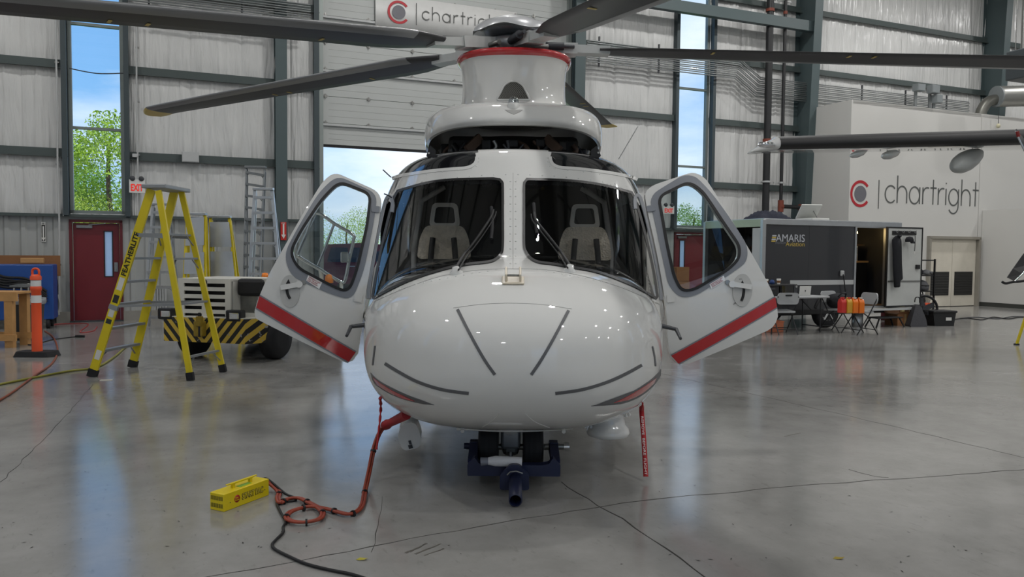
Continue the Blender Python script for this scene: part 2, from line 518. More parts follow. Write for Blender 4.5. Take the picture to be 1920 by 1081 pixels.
def floor_bits():
    for i, (px, py, c, lab) in enumerate([(1572, 1047, '#8a7a2a', 'dry yellow leaf lying on the floor at lower right'), (678, 1049, '#a8a03a', 'dry yellow leaf on the joint near the black cable')]):
        mb = MB(); p = floorp(px, py)
        vs = [p + Vector((a, b, z)) for a, b, z in ((-.03, 0, .002), (-.01, .014, .008), (.02, .012, .005), (.035, 0, .012), (.015, -.013, .006), (-.012, -.012, .003))]
        mb.add(vs, [(0, 5, 1), (1, 5, 4), (1, 4, 2), (2, 4, 3)])
        o = part('fallen_leaf', mb, mat('leaf' + str(i), c, .8), None)
        tag(o, lab, 'leaf', 'fallen leaves on the floor')
    mb = MB(); r2 = random.Random(3)
    for i in range(150):
        p = floorp(r2.uniform(0, 1920), r2.uniform(690, 1078)); a = r2.uniform(0, pi); L = r2.uniform(.004, .018); ww = r2.uniform(.002, .005)
        d = Vector((cos(a), sin(a), 0)); n = Vector((-d.y, d.x, 0)); q = Vector((0, 0, .002))
        mb.add([p - d * L + q, p + n * ww + q, p + d * L + q, p - n * ww + q], [(0, 3, 2, 1)])
    o = part('floor_specks', mb, CRK, None, kind='stuff'); tag(o, 'scattered dark specks of grit on the concrete floor', 'grit')
floor_bits()

# openings in the back wall, in (s0, s1, z0, z1)
wx = lambda px, py=300: wl(px, py)[0]
LW = (wx(129, 250), wx(233, 250), 2.33, 10.4)
RWN = (wx(1265, 250), wx(1327, 250), 2.33, 10.4)
LD = (wx(131, 500), wx(231, 500), 0.0, 2.2)
RD = (wx(1262, 480), wx(1328, 480), 0.0, 2.2)
OD = (wx(598, 300), wx(1063, 300), 0.0, 9.3)
OPEN = [LW, RWN, LD, RD, OD]
GZ = [2.28, 3.6, 5.45, 7.25, 9.06, 10.9]
def cuts(s0, s1, z0, z1):
    """solid z intervals of a strip"""
    iv = [(z0, z1)]
    for a, b, c, d in OPEN:
        if a < s1 - 1e-4 and b > s0 + 1e-4:
            nv = []
            for p, q in iv:
                if c >= q or d <= p: nv.append((p, q)); continue
                if c > p: nv.append((p, c))
                if d < q: nv.append((d, q))
            iv = nv
    return [(p, q) for p, q in iv if q - p > .02]
br = sorted({HL, HR} | {x for o in OPEN for x in o[:2]})
mb = MB()
for a, b in zip(br, br[1:]):
    for p, q in cuts(a, b, 0, HH + 3.2): mb.box(((a + b) / 2, .13, (p + q) / 2), (b - a, .14, q - p))
wall_back = struct('wall_back', mb, SKIN, T=MW)
# insulation sheets hung between the girts, each wrinkled
def sheet(a, b, p, q, y=-0.01, seed=0, T=None):
    r2 = random.Random(seed); nx, nz = 40, 9
    wr = [(r2.uniform(0, 1), r2.uniform(-.16, .16), r2.uniform(.012, .034), r2.uniform(.005, .016) * r2.choice((1, 1, -.6)), r2.random(), r2.uniform(.2, .8)) for _ in range(20)]
    vs = []
    for j in range(nz + 1):
        v = j / nz
        for i in range(nx + 1):
            u = i / nx
            e = (min(1, 9 * u * (1 - u)) ** .5) * (min(1, 7 * v * (1 - v)) ** .5)
            d = .03 * e
            for c, sl, sg, am, top, ln in wr:
                env = max(0, 1 - (v / ln)) if top < .6 else max(0, 1 - ((1 - v) / ln))
                d += am * 2.6 * math.exp(-((u - c - sl * (v - .5)) / sg) ** 2) * env * min(1, 12 * u * (1 - u))
            vs.append((a + (b - a) * u, y - d, p + (q - p) * v))
    fs = [(j * (nx + 1) + i, j * (nx + 1) + i + 1, (j + 1) * (nx + 1) + i + 1, (j + 1) * (nx + 1) + i) for j in range(nz) for i in range(nx)]
    mb = MB().add(vs, fs, True)
    return mb
def hang_sheets(parent, s0, s1, first, step, rows, T, chk=True, y=-.01):
    xs = sorted({s0, s1} | {first + step * k for k in range(-60, 60) if s0 < first + step * k < s1} | ({x for o in OPEN for x in o[:2] if s0 < x < s1} if chk else set()))
    k = 0
    for a, b in zip(xs, xs[1:]):
        if b - a < .03: continue
        for p, q in zip(rows, rows[1:]):
            for pp, qq in (cuts(a, b, p, q) if chk else [(p, q)]):
                k += 1
                o = link('insulation_sheet', sheet(a, b, pp, qq, y, seed=k * 7 + int(a * 10)).mesh('insulation_sheet', False), INSUL)
                o.parent = parent; 
hang_sheets(wall_back, HL + .05, HR - .05, -7.89, 1.09, GZ + [HH], MW)
# ribbed metal liner below
def ribbed(s0, s1, z0, z1, y=-.02, pitch=.3):
    mb = MB(); prof = []
    s = s0
    while s < s1:
        for ds, dy in ((0, 0), (.2 * pitch, 0), (.32 * pitch, -.03), (.55 * pitch, -.03), (.67 * pitch, 0)):
            if s + ds < s1: prof.append((s + ds, y + dy))
        s += pitch
    prof.append((s1, y))
    vs = [(a, b, z) for z in (z0, z1) for a, b in prof]; n = len(prof)
    mb.add(vs, [(i, i + 1, n + i + 1, n + i) for i in range(n - 1)])
    return mb
k = 0
for a, b in zip(br, br[1:]):
    for p, q in cuts(a, b, 0.22, 2.26):
        if q - p > .3:
            s = a
            while s < b - .02:
                e2 = min(b, s + .9)
                o = link('liner_sheet', ribbed(s, e2, p, q).mesh('liner_sheet', False), LINER); o.parent = wall_back; s = e2
    for p, q in cuts(a, b, 0.0, 0.22):
        o = link('concrete_curb', MB().box(((a + b) / 2, -.02, (p + q) / 2), (b - a, .14, q - p)).mesh('curb'), mat('curb', '#8e8b84', .8, var=.1)); o.parent = wall_back
# girts: cold-formed rails along the wall
for z in GZ:
    for a, b in zip(br, br[1:]):
        if any(o_[0] - 1e-3 <= a and b <= o_[1] + 1e-3 and o_[2] < z < o_[3] for o_ in OPEN): continue
        h = .05 if z < 2.5 else .17
        mb = MB().box(((a + b) / 2, -.11, z), (b - a, .012, h)).box(((a + b) / 2, -.06, z + h / 2), (b - a, .11, .012)).box(((a + b) / 2, -.14, z - h / 2), (b - a, .06, .012))
        o = link('girt', mb.mesh('girt'), GIRT); o.parent = wall_back
# columns of the rigid frames
def column(px, flange, d0, d1, name='column'):
    s = wl(px, 300, -d0)[0]
    mb = MB()
    H = HH
    vs = lambda x0, x1, y0, y1, y0t, y1t: [(x0, y0, 0), (x1, y0, 0), (x1, y1, 0), (x0, y1, 0), (x0, y0t, H), (x1, y0t, H), (x1, y1t, H), (x0, y1t, H)]
    F = [(3, 2, 1, 0), (4, 5, 6, 7), (0, 1, 5, 4), (1, 2, 6, 5), (2, 3, 7, 6), (3, 0, 4, 7)]
    h = flange / 2
    mb.add(vs(s - h, s + h, -d0, -d0 + .02, -d1, -d1 + .02), F)
    mb.add(vs(s - .007, s + .007, -d0 + .02, -.03, -d1 + .02, -.03), F)
    mb.add(vs(s - h, s + h, -.05, -.03, -.05, -.03), F)
    o = link('column', mb.mesh('column'), COLM); o.parent = wall_back
    return s
S1 = column(528, .26, .32, .36)
S2 = column(1083, .30, .42, .60)
S3 = column(1513, .30, .50, .95)
S4 = column(1863, .30, .50, .95)
for sx_ in (-14.2, HR - .3):
    mb = MB().box((sx_, -.3, HH / 2), (.26, .5, HH)); o = link('column', mb.mesh('column'), COLM); o.parent = wall_back
# window posts beside the strips
for W in (LW, RWN):
    for sx_, d in ((W[0] - .06, -1), (W[1] + .06, 1)):
        mb = MB().box((sx_, -.09, (W[2] + HH) / 2), (.10, .24, HH - W[2] + .1))
        o = link('window_post', mb.mesh('post'), mat('post_dark', '#3a4549', .5, var=.06)); o.parent = wall_back
def strip_window(name, W, mull):
    a, b, z0, z1 = W
    mb = MB(); fr = .07
    mb.box((a + fr / 2, .06, (z0 + z1) / 2), (fr, .12, z1 - z0)).box((b - fr / 2, .06, (z0 + z1) / 2), (fr, .12, z1 - z0))
    mb.box(((a + b) / 2, .06, z0 + fr / 2), (b - a, .12, fr)).box(((a + b) / 2, .06, z1 - fr / 2), (b - a, .12, fr))
    wobj = struct(name, mb, MULL, T=MW)
    zs = [z0 + fr] + mull + [z1 - fr]
    for z in mull:
        o = link('mullion', MB().box(((a + b) / 2, .06, z), (b - a - 2 * fr, .10, .055)).mesh('mullion'), MULL); o.parent = wobj
    for p, q in zip(zs, zs[1:]):
        o = link('pane', MB().box(((a + b) / 2, .07, (p + q) / 2), (b - a - 2 * fr, .008, q - p)).mesh('pane'), PANE); o.parent = wobj
    return wobj
strip_window('window_1', LW, [wl(180, 241)[1], wl(180, 47)[1], 8.7])
strip_window('window_2', RWN, [wl(1295, 312)[1], wl(1295, 166)[1], 8.6])
def slab_door(name, D, hand, glass_rel):
    a, b, z0, z1 = D
    mb = MB(); f = .06
    for s in (a + f / 2, b - f / 2): mb.box((s, .03, z1 / 2), (f, .2, z1))
    mb.box(((a + b) / 2, .03, z1 - f / 2), (b - a, .2, f))
    d = struct(name, mb, mat('maroon_frame', '#5c161c', .4, var=.05), T=MW)
    def sub(nm, mb, m):
        o = link(nm, mb.mesh(nm), m); o.parent = d; return o
    wA, wB = a + f + .01, b - f - .01; W_ = wB - wA
    gx0, gx1 = wA + W_ * glass_rel[0], wA + W_ * glass_rel[1]; gz0, gz1 = .98, 1.95
    mb = MB()
    mb.box(((wA + gx0) / 2, .04, 1.07), (gx0 - wA, .045, 2.12)).box(((gx1 + wB) / 2, .04, 1.07), (wB - gx1, .045, 2.12))
    mb.box(((gx0 + gx1) / 2, .04, (.01 + gz0) / 2), (gx1 - gx0, .045, gz0 - .01)).box(((gx0 + gx1) / 2, .04, (2.13 + gz1) / 2), (gx1 - gx0, .045, 2.13 - gz1))
    leaf = sub('door_leaf', mb, DOORM)
    g = sub('door_window', MB().box(((gx0 + gx1) / 2, .04, (gz0 + gz1) / 2), (gx1 - gx0, .01, gz1 - gz0)), frosted('frosted_pane', (.86, .92, .98)))
    o = sub('window_trim', MB().ring([(gx0 - .02, gz0 - .02), (gx1 + .02, gz0 - .02), (gx1 + .02, gz1 + .02), (gx0 - .02, gz1 + .02)], [(gx0, gz0), (gx1, gz0), (gx1, gz1), (gx0, gz1)], lambda x, z, y: (x, y, z), .01, .02), BLACK)
    hx = wB - .07 if hand > 0 else wA + .07
    sub('handle_plate', MB().box((hx, .005, 1.18), (.07, .025, .2)).cyl((hx, -.01, 1.12), (hx, -.06, 1.12), .012), STEEL)
    sub('door_closer', MB().box((wA + .22, -.01, 2.05), (.3, .06, .06)).bar((wA + .3, -.03, 2.09), (wA + .62, .0, 2.12), .015, .01), STEEL)
    sub('kick_sill', MB().box(((a + b) / 2, -.06, .012), (b - a, .2, .024)), DGREY)
    sub('door_header', MB().box(((a + b) / 2, .0, z1 + .05), (b - a + .1, .05, .1)), LINER)
    return d
slab_door('door_1', LD, 1, (.68, .84))
slab_door('door_2', RD, 1, (.16, .30))

# overhead sectional door, rolled part-way up
dm = mat('sectional_door', '#b2b5b3', .5, var=.03, scale=2)
od = struct('door_3', MB().box((OD[0] + .03, -.10, 4.65), (.10, .12, 9.3)).box((OD[1] - .03, -.10, 4.65), (.10, .12, 9.3)), mat('door_track', '#8f9693', .4, metal=.5), T=MW)
zb = wl(650, 273)[1]
edges = [zb, wl(650, 233)[1]]
st = (wl(650, 33)[1] - wl(650, 133)[1]) / 2
while edges[-1] < 9.2: edges.append(edges[-1] + st)
for i, (p, q) in enumerate(zip(edges, edges[1:])):
    mb = MB()
    a, b = OD[0] + .09, OD[1] - .09
    nr = 4
    for r in range(nr):
        h = (q - p - .008) / nr
        mb.box(((a + b) / 2, .0, p + .004 + h * (r + .5)), (b - a, .05, h - .004))
    mb.box(((a + b) / 2, .01, (p + q) / 2), (b - a, .045, q - p - .006))
    for s in (a + .06, b - .06): mb.box((s, -.027, (p + q) / 2), (.16, .006, q - p - .008))
    o = link('door_panel', mb.mesh('door_panel'), dm); o.parent = od
    for s in (a + .06, a + 1.1, a + 2.2, a + 3.3, a + 4.4, a + 5.5, b - .06):
        h = link('hinge', MB().box((s, -.035, q - .0), (.09, .02, .05)).box((s, -.055, q), (.03, .03, .09)).mesh('hinge'), STEEL); h.parent = o
    if i % 2 == 0:
        h = link('strut', MB().box(((a + b) / 2, -.06, q - .045), (b - a, .05, .05)).mesh('strut'), LGREY); h.parent = o
o = link('bottom_seal', MB().box(((OD[0] + OD[1]) / 2, .0, zb - .03), (OD[1] - OD[0] - .2, .05, .06)).mesh('seal'), RUBBER); o.parent = od
for s in (OD[0] - .08, OD[1] + .1):
    o = link('jamb', MB().box((s, -.06, 4.8), (.12, .3, 9.6)).mesh('jamb'), mat('post_dark', '#3a4549')); o.parent = od

# remaining shell of the hangar (behind and beside the camera)
def simple_wall(name, T, L, holes=(), H=HH):
    """local x 0..L, inside is -y"""
    xs = sorted({0, L} | {x for h in holes for x in h[:2]})
    mb = MB()
    for a, b in zip(xs, xs[1:]):
        iv = [(0, H)]
        for h in holes:
            if h[0] <= a + 1e-5 and h[1] >= b - 1e-5:
                iv = [z for p, q in iv for z in ([(p, min(q, h[2]))] if h[2] > p else []) + ([(max(p, h[3]), q)] if h[3] < q else [])]
        for p, q in iv:
            if q - p > .01: mb.box(((a + b) / 2, .1, (p + q) / 2), (b - a, .2, q - p))
    return struct(name, mb, INSUL, T=T)
RZ = lambda a: Matrix.Rotation(a, 4, 'Z')
WR = simple_wall('wall_right', MW @ Matrix.Translation((HR, 0, 0)) @ RZ(-pi / 2), -HF, [(8, 9, 2.3, 10.4), (16, 17, 2.3, 10.4), (24, 25, 2.3, 10.4)])
WLf = simple_wall('wall_left', MW @ Matrix.Translation((HL, HF, 0)) @ RZ(pi / 2), -HF, [(8, 9, 2.3, 10.4), (13, 14, 2.3, 10.4), (20, 21, 2.3, 10.4), (27, 28, 2.3, 10.4)])
fh = [(27.6, 28.4, 2.3, 10.8), (30.8, 38.0, 0, 7.4)]
for k in range(16): fh.append((6.2 + k * 1.3, 7.1 + k * 1.3, 2.2, 3.2))
for k in range(3): fh.append((39.0 + k * 1.3, 39.9 + k * 1.3, 2.2, 3.2))
WF = simple_wall('wall_front', MW @ Matrix.Translation((HR, HF, 0)) @ RZ(pi), HR - HL, fh)
for nm, wobj, L in (('wall_right', WR, -HF), ('wall_left', WLf, -HF), ('wall_front', WF, HR - HL)):
    for z in GZ[1:]:
        if nm == 'wall_front' and z < 7.4:
            segs = [(0, 30.8), (38.0, L)]
        else: segs = [(0, L)]
        for a, b in segs:
            o = link('girt', MB().box(((a + b) / 2, -.08, z), (b - a, .14, .16)).mesh('girt'), GIRT); o.parent = wobj
    x = 4.0
    while x < L:
        if not (nm == 'wall_front' and 30.3 < x < 38.5):
            o = link('column', MB().box((x, -.3, HH / 2), (.28, .5, HH)).mesh('column'), COLM); o.parent = wobj
        x += 8.0
# gable ceiling with purlins and frames
RIDGE = HH + 3.0
ceil = MB()
xm = (HL + HR) / 2
ymid = HF / 2
ceil.add([(HL, .2, HH), (HR, .2, HH), (HR, ymid, RIDGE), (HL, ymid, RIDGE), (HR, HF - .2, HH), (HL, HF - .2, HH),
          (HL, .2, HH + .2), (HR, .2, HH + .2), (HR, ymid, RIDGE + .2), (HL, ymid, RIDGE + .2), (HR, HF - .2, HH + .2), (HL, HF - .2, HH + .2)],
         [(0, 1, 2, 3), (3, 2, 4, 5), (6, 9, 8, 7), (9, 11, 10, 8)])
ceiling = struct('ceiling', ceil, INSUL, T=MW)
for sx_ in (HL, HR):
    mb = MB().add([(sx_ - .1, .2, HH), (sx_ - .1, HF - .2, HH), (sx_ - .1, ymid, RIDGE + .2), (sx_ + .1, .2, HH), (sx_ + .1, HF - .2, HH), (sx_ + .1, ymid, RIDGE + .2)], [(0, 1, 2), (5, 4, 3), (0, 2, 5, 3), (1, 4, 5, 2)])
    o = link('gable_end', mb.mesh('gable_end'), INSUL); o.parent = ceiling
for k in range(11):
    v = (k + .5) / 11
    for sgn in (0, 1):
        y = ymid * v if sgn == 0 else HF - ymid * v
        z = HH + (RIDGE - HH) * v - .14
        o = link('purlin', MB().box((xm, y, z), (HR - HL - .4, .07, .2)).mesh('purlin'), GIRT); o.parent = ceiling
for s in (-14.2, S1, S2, S3, S4):
    for y0, z0, y1, z1 in ((-.6, HH - .45, ymid, RIDGE - .55), (ymid, RIDGE - .55, HF + .6, HH - .45)):
        o = link('rafter', MB().bar((s, y0, z0), (s, y1, z1), .26, .55).mesh('rafter'), COLM); o.parent = ceiling
# high-bay lamps
LAMPM = mat('lamp_lens', (1.0, .97, .92), .4, emit=10.0, var=0)
def highbay(s, y, i):
    v = 1 - abs(y - ymid) / -ymid
    z = HH + (RIDGE - HH) * v - 1.3
    p = MW @ Vector((s, y, z))
    t = thing('high_bay_lamp', 'round high bay lamp hanging from the hangar roof', 'lamp', p, 0, 'high bay lamps under the roof')
    part('housing', MB().lathe([(.06, .42), (.10, .40), (.12, .2), (.27, .05), (.28, 0), (.26, 0)], n=20), LGREY, t, world=False)
    part('lens', MB().lathe([(.255, .012), (.2, .004), (.0, .0)], n=20), LAMPM, t, world=False)
    part('hanger', MB().cyl((0, 0, .41), (0, 0, 1.25), .01, n=6), STEEL, t, world=False)
    L = bpy.data.lights.new('lamp_light', 'AREA'); L.shape = 'DISK'; L.size = .5; L.energy = LAMP_POWER; L.color = (1.0, .985, .965)
    lo = bpy.data.objects.new('lamp_light', L); COL.objects.link(lo); lo.parent = t; lo.location = (0, 0, -.03)
i = 0
for s in (-13.6, -2.6, 5.4, 12.5, 20.5):
    for y in (-4.5, -12.5, -20.5, -29.0):
        highbay(s, y, i); i += 1

# ------------------------------------------------------------------ outdoors
mb = MB().box((0, 60, -.16), (240, 119.4, .2))
struct('ground', mb, GRASS, T=MW)
mb = MB().box((0, 6.5, -.15), (120, 12.5, .22))
struct('pavement', mb, PAVE, T=MW)
mb = MB().box((0, HF - 60.4, -.15), (240, 119.8, .22))
struct('apron', mb, PAVE, T=MW)
LEAFM = []
for i, c in enumerate(('#9dbb32', '#7ba52c', '#b6c747')):
    m = mat('foliage' + str(i), c, .7, var=.25, scale=3)
    t = m.node_tree; b = t.nodes['Principled BSDF']
    b.inputs['Transmission Weight'].default_value = 0.0
    b.inputs['Subsurface Weight'].default_value = 0.0
    LEAFM.append(m)
BARK = mat('bark', '#5a4a3a', .9, var=.3, bump=.3)
def tree(px, base_dist, top_px, width_m, label, seed, dens=1.0, mi=0):
    """px of the trunk, distance along the ray beyond the wall, pixel of the top"""
    r2 = random.Random(seed)
    d = rayd(px, 470); p = Vector((d.x, d.y, 0)) * (base_dist / d.y)
    H = CAMH + (rayd(px, top_px).z / rayd(px, top_px).y) * base_dist
    t = thing('leafy_tree', label, 'tree', (p.x, p.y, -.05))
    part('trunk', MB().tube(smoothpts([(0, 0, 0), (.1, .05, H * .3), (-.05, .1, H * .6), (.05, 0, H * .85)], 5), [H * .022 * (1 - .04 * i) for i in range(16)], 8), BARK, t, world=False)
    blobs = []
    for k in range(26):
        z = H * r2.uniform(.12, .93); f = min(1, 1.5 * (1 - (z / H - .45) ** 2 * 2.4)); a = r2.uniform(0, 2 * pi); rr = width_m / 2 * f * r2.uniform(.15, .85)
        blobs.append((rr * cos(a), rr * sin(a), z, width_m * r2.uniform(.14, .26)))
    vs = []; fs = []
    n = int(11000 * dens)
    for k in range(n):
        bx, by, bz, br_ = blobs[k % len(blobs)]
        while True:
            q = Vector((r2.uniform(-1, 1), r2.uniform(-1, 1), r2.uniform(-1, 1)))
            if .25 < q.length < 1: break
        c = Vector((bx, by, bz)) + Vector((q.x, q.y, q.z * .8)) * br_
        if c.z < .2: continue
        a = Vector((r2.gauss(0, 1), r2.gauss(0, 1), r2.gauss(0, 1))).normalized(); b_ = a.cross(Vector((r2.gauss(0, 1), r2.gauss(0, 1), r2.gauss(0, 1)))).normalized()
        L = H * r2.uniform(.007, .0135); i0 = len(vs)
        vs += [c - a * L, c + b_ * L * .45, c + a * L, c - b_ * L * .45]; fs.append((i0, i0 + 1, i0 + 2, i0 + 3))
    part('foliage', MB().add(vs, fs), LEAFM[mi], t, world=False, fixn=False, kind='stuff')
tree(205, 34, 215, 5.4, 'tall bright green tree seen through the left strip window', 1, 1.5)
tree(158, 40, 300, 4.0, 'smaller green tree left of the tall one in the left strip window', 2, 1.0, 1)
tree(222, 26, 378, 5.0, 'low yellow-green bush at the foot of the left strip window', 3, 1.0, 2)
tree(122, 29, 372, 5.0, 'low bush at the left foot of the left strip window', 31, .8, 2)
tree(650, 46, 398, 6.0, 'green tree beyond the maroon car in the open doorway', 4, 1.2)
tree(560, 56, 430, 6.0, 'tree hidden mostly behind the open left cockpit door', 41, 1.0, 1)
tree(720, 52, 440, 6.0, 'bright tree right behind the left edge of the nose', 42, 1.0)
tree(1300, 50, 385, 4.6, 'small round green tree seen in the right strip window', 5, 1.0, 1)
# ------------------------------------------------------------------ the helicopter
def smax(a, b, k):
    h = np.clip(.5 + .5 * (a - b) / k, 0, 1); return b * (1 - h) + a * h + k * h * (1 - h)
def smin(a, b, k): return -smax(-a, -b, k)
def sstep(a, b, x):
    t = np.clip((x - a) / (b - a), 0, 1); return t * t * (3 - 2 * t)
NY, NZ, NRX, NRY, NUP, NDN = 6.387, 0.956, 1.133, 1.89, 0.618, 0.655
def F(P):
    x, y, z = np.abs(P[:, 0] - .012), P[:, 1], P[:, 2]
    # nose bowl
    dy = np.clip(NY - y, 0, None) / NRY
    back = sstep(8.2, 10.2, y); up = z > NZ
    dz = np.where(up, (z - NZ) / NUP, (NZ - z) / (NDN * (1 - .55 * sstep(9.0, 13.5, y))))
    e = np.where(up, 2.5, 2.83)
    g1 = ((x / (NRX * (1 - .62 * sstep(9.5, 14, y)))) ** e + dz ** e) ** (1 / e)
    gN = (g1 ** 2.304 + dy ** 2.304) ** (1 / 2.304) - 1
    gN = gN * .75 + back * .5 * np.clip(z - 1.3, 0, 1)
    # cabin with raked windshield
    ta = sstep(9.6, 14.5, y)
    w = 1.3225 * (1 - .74 * ta); zt = 2.515 - .24 * ta; zc = 1.26 + .6 * ta; zbm = .594 + .95 * sstep(9.2, 14.0, y)
    n2 = np.where(z > zc, 5.5 - 3.4 * ta, 2.58 - .4 * ta)
    vz = np.where(z > zc, (z - zc) / (zt - zc), (zc - z) / (zc - zbm))
    gs = (((x / w) ** n2 + np.abs(vz) ** n2) ** (1 / n2) - 1) * 1.1
    fy = 5.72 + (np.maximum(z, 1.05) - 1.46) * 1.18 + 1.2 * np.clip(1.05 - z, 0, 1) + .619 * x * x + .12 * x ** 4
    gf = (fy - y) / 1.75
    gC = smax(gs, gf, .11)
    return smin(gN, gC, .025)
def gradF(P):
    e = 1e-3; g = np.zeros_like(P)
    for i in range(3):
        d = np.zeros(3); d[i] = e
        g[:, i] = (F(P + d) - F(P - d)) / (2 * e)
    n = np.linalg.norm(g, axis=1, keepdims=True); return g / np.maximum(n, 1e-9)
def bis(O, D, lo, hi, fn=F, it=44):
    """first crossing by bisection, F(lo) and F(hi) of opposite sign"""
    s0 = fn(O + D * lo[:, None]) > 0
    for _ in range(it):
        m = (lo + hi) / 2; s = fn(O + D * m[:, None]) > 0
        lo = np.where(s == s0, m, lo); hi = np.where(s == s0, hi, m)
    return (lo + hi) / 2
def onsurf(px, off=0.0):
    """pixels (n,2) -> points on the fuselage skin and normals"""
    px = np.asarray(px, float)
    D = np.array([tuple(rayd(a, b)) for a, b in px]); O = np.tile(np.array(EYE), (len(px), 1))
    ts = np.linspace(4.2, 9.5, 220)
    V = np.stack([F(O + D * t) for t in ts], 1)
    ins = V < 0; hit = ins.any(1); first = np.where(hit, ins.argmax(1), V.argmin(1))
    first = np.clip(first, 1, len(ts) - 1)
    t = ts[first].copy()
    if hit.any():
        h = np.where(hit)[0]; t[h] = bis(O[h], D[h], ts[first[h] - 1].copy(), ts[first[h]].copy())
    P = O + D * t[:, None]; n = gradF(P)
    return P + n * off, n
def curve_px(pts, k=6, closed=False):
    return [(v.x, v.y) for v in smoothpts([(a, b, 0) for a, b in pts], k, closed)]
def patch(name, poly, off, m, parent, step=14, thick=.004, surf=onsurf, label=None, kind=None):
    """panel lying on the skin, outlined by a pixel polygon"""
    bm = bmesh.new()
    f = bm.faces.new([bm.verts.new((a, b, 0)) for a, b in poly])
    bmesh.ops.triangulate(bm, faces=[f])
    xs = [p[0] for p in poly]; ys = [p[1] for p in poly]
    for ax, lo, hi in ((0, min(xs), max(xs)), (1, min(ys), max(ys))):
        c = lo + step
        while c < hi - 1e-3:
            co = Vector((c, 0, 0)) if ax == 0 else Vector((0, c, 0)); no = Vector((1, 0, 0)) if ax == 0 else Vector((0, 1, 0))
            bmesh.ops.bisect_plane(bm, geom=bm.verts[:] + bm.edges[:] + bm.faces[:], plane_co=co, plane_no=no, dist=1e-5)
            c += step
    bm.verts.index_update()
    q = [(v.co.x, v.co.y) for v in bm.verts]
    P, n = surf(q, off)
    fs = [[v.index for v in f.verts] for f in bm.faces]
    bnd = [(e.verts[0].index, e.verts[1].index) for e in bm.edges if e.is_boundary]
    bm.free()
    # orient faces along the normals
    out = []
    for f in fs:
        a, b, c = P[f[0]], P[f[1]], P[f[2]]
        out.append(f if np.dot(np.cross(b - a, c - a), n[f[0]]) > 0 else f[::-1])
    nv = len(P); vs = [tuple(p) for p in P]; nor = [tuple(x) for x in n]
    sm = [True] * len(out)
    for a, b in bnd:
        i = len(vs)
        for k_ in (a, b): vs.append(tuple(P[k_])); 
        for k_ in (b, a): vs.append(tuple(P[k_] - n[k_] * (thick + .004)))
        out.append([i, i + 1, i + 2, i + 3]); sm.append(False)
    me = bpy.data.meshes.new(name); me.from_pydata(vs, [], out)
    me.polygons.foreach_set('use_smooth', sm)
    ln = []
    for pi_, f in enumerate(out):
        for vi in f: ln.append(nor[vi] if vi < nv else (0, 0, 0))
    me.normals_split_custom_set(ln); me.update()
    o = link(name, me, m, parent, kind)
    if label: o['label'] = label
    return o
def ribbon_px(path, wpx):
    """polygon of a stripe of width wpx along a pixel path; wpx number or list"""
    P = [Vector(p) for p in path]; L = []; R = []
    for i, p in enumerate(P):
        d = (P[min(i + 1, len(P) - 1)] - P[max(0, i - 1)]).normalized(); n = Vector((-d.y, d.x))
        w_ = wpx[i] if isinstance(wpx, (list, tuple)) else wpx
        L.append(tuple(p + n * w_ / 2)); R.append(tuple(p - n * w_ / 2))
    return L + R[::-1]

heli = thing('helicopter', 'white and red helicopter parked nose-on in the hangar', 'helicopter', (0, 7.0, 0))
# window outlines (pixels on the skin)
WSL = curve_px([(745, 356), (800, 341), (850, 335), (925, 333)], 5) + curve_px([(938, 335), (944, 342), (945, 352), (945, 400), (945, 462), (941, 478), (930, 489), (915, 494), (880, 498), (850, 503), (800, 517), (760, 532), (725, 549), (700, 562)], 4) + curve_px([(697, 556), (704, 515), (716, 455), (728, 405), (738, 368)], 4)
WSR = [(1920 - a + (4 if a > 900 else 6), b + 2) for a, b in WSL]
WSR = curve_px([(987, 334), (1069, 337), (1130, 345), (1185, 359)], 5) + curve_px([(1191, 370), (1202, 405), (1215, 455), (1227, 510), (1234, 556)], 4) + curve_px([(1230, 562), (1200, 545), (1170, 531), (1120, 513), (1066, 503), (1037, 498), (1008, 494), (993, 486), (984, 474), (980, 458), (980, 400), (980, 352), (981, 342)], 4)
OHL = curve_px([(738, 329), (752, 315), (775, 303), (800, 296), (822, 292.5)], 4) + curve_px([(893, 292), (892, 302), (886, 310), (874, 314), (850, 316), (815, 319), (775, 325)], 4)
OHR = curve_px([(1032, 292), (1034, 302), (1040, 309), (1052, 313), (1075, 315), (1110, 318), (1155, 325), (1190, 333)], 4) + curve_px([(1180, 318), (1160, 306), (1135, 297), (1108, 292.5)], 4)
# lofted skin
NA, NPH = 150, 280
al = np.concatenate([np.linspace(0, pi / 2, NA)])
ph = np.linspace(0, 2 * pi, NPH, endpoint=False)
P0 = np.array([0, 7.0, 1.25])
AA, PP = np.meshgrid(al[1:], ph, indexing='ij')
D = np.stack([np.sin(AA) * np.cos(PP), -np.cos(AA), np.sin(AA) * np.sin(PP)], -1).reshape(-1, 3)
D = np.concatenate([[[0, -1, 0]], D])
O = np.tile(P0, (len(D), 1))
T_ = bis(O, D, np.zeros(len(D)), np.full(len(D), 4.0))
front = O + D * T_[:, None]
ysr = np.concatenate([np.linspace(7.03, 9.5, 50), np.linspace(9.6, 17.6, 60)])
rings = []
for y in ysr:
    zc_ = 1.25 + .72 * float(sstep(9.2, 14.2, np.array(y)))
    d = np.stack([np.cos(ph), 0 * ph, np.sin(ph)], -1); o_ = np.tile([0, y, zc_], (NPH, 1))
    t = bis(o_, d, np.zeros(NPH), np.full(NPH, 2.5)); rings.append(o_ + d * t[:, None])
allv = np.concatenate([front] + rings)
fs = [(0, 1 + (k + 1) % NPH, 1 + k) for k in range(NPH)]
nr = (NA - 1) + len(ysr)
idx = np.arange(nr * NPH).reshape(nr, NPH) + 1
a = idx[:-1]; b = np.roll(idx[:-1], -1, 1); c = np.roll(idx[1:], -1, 1); d = idx[1:]
quads = np.stack([a, b, c, d], -1).reshape(-1, 4)
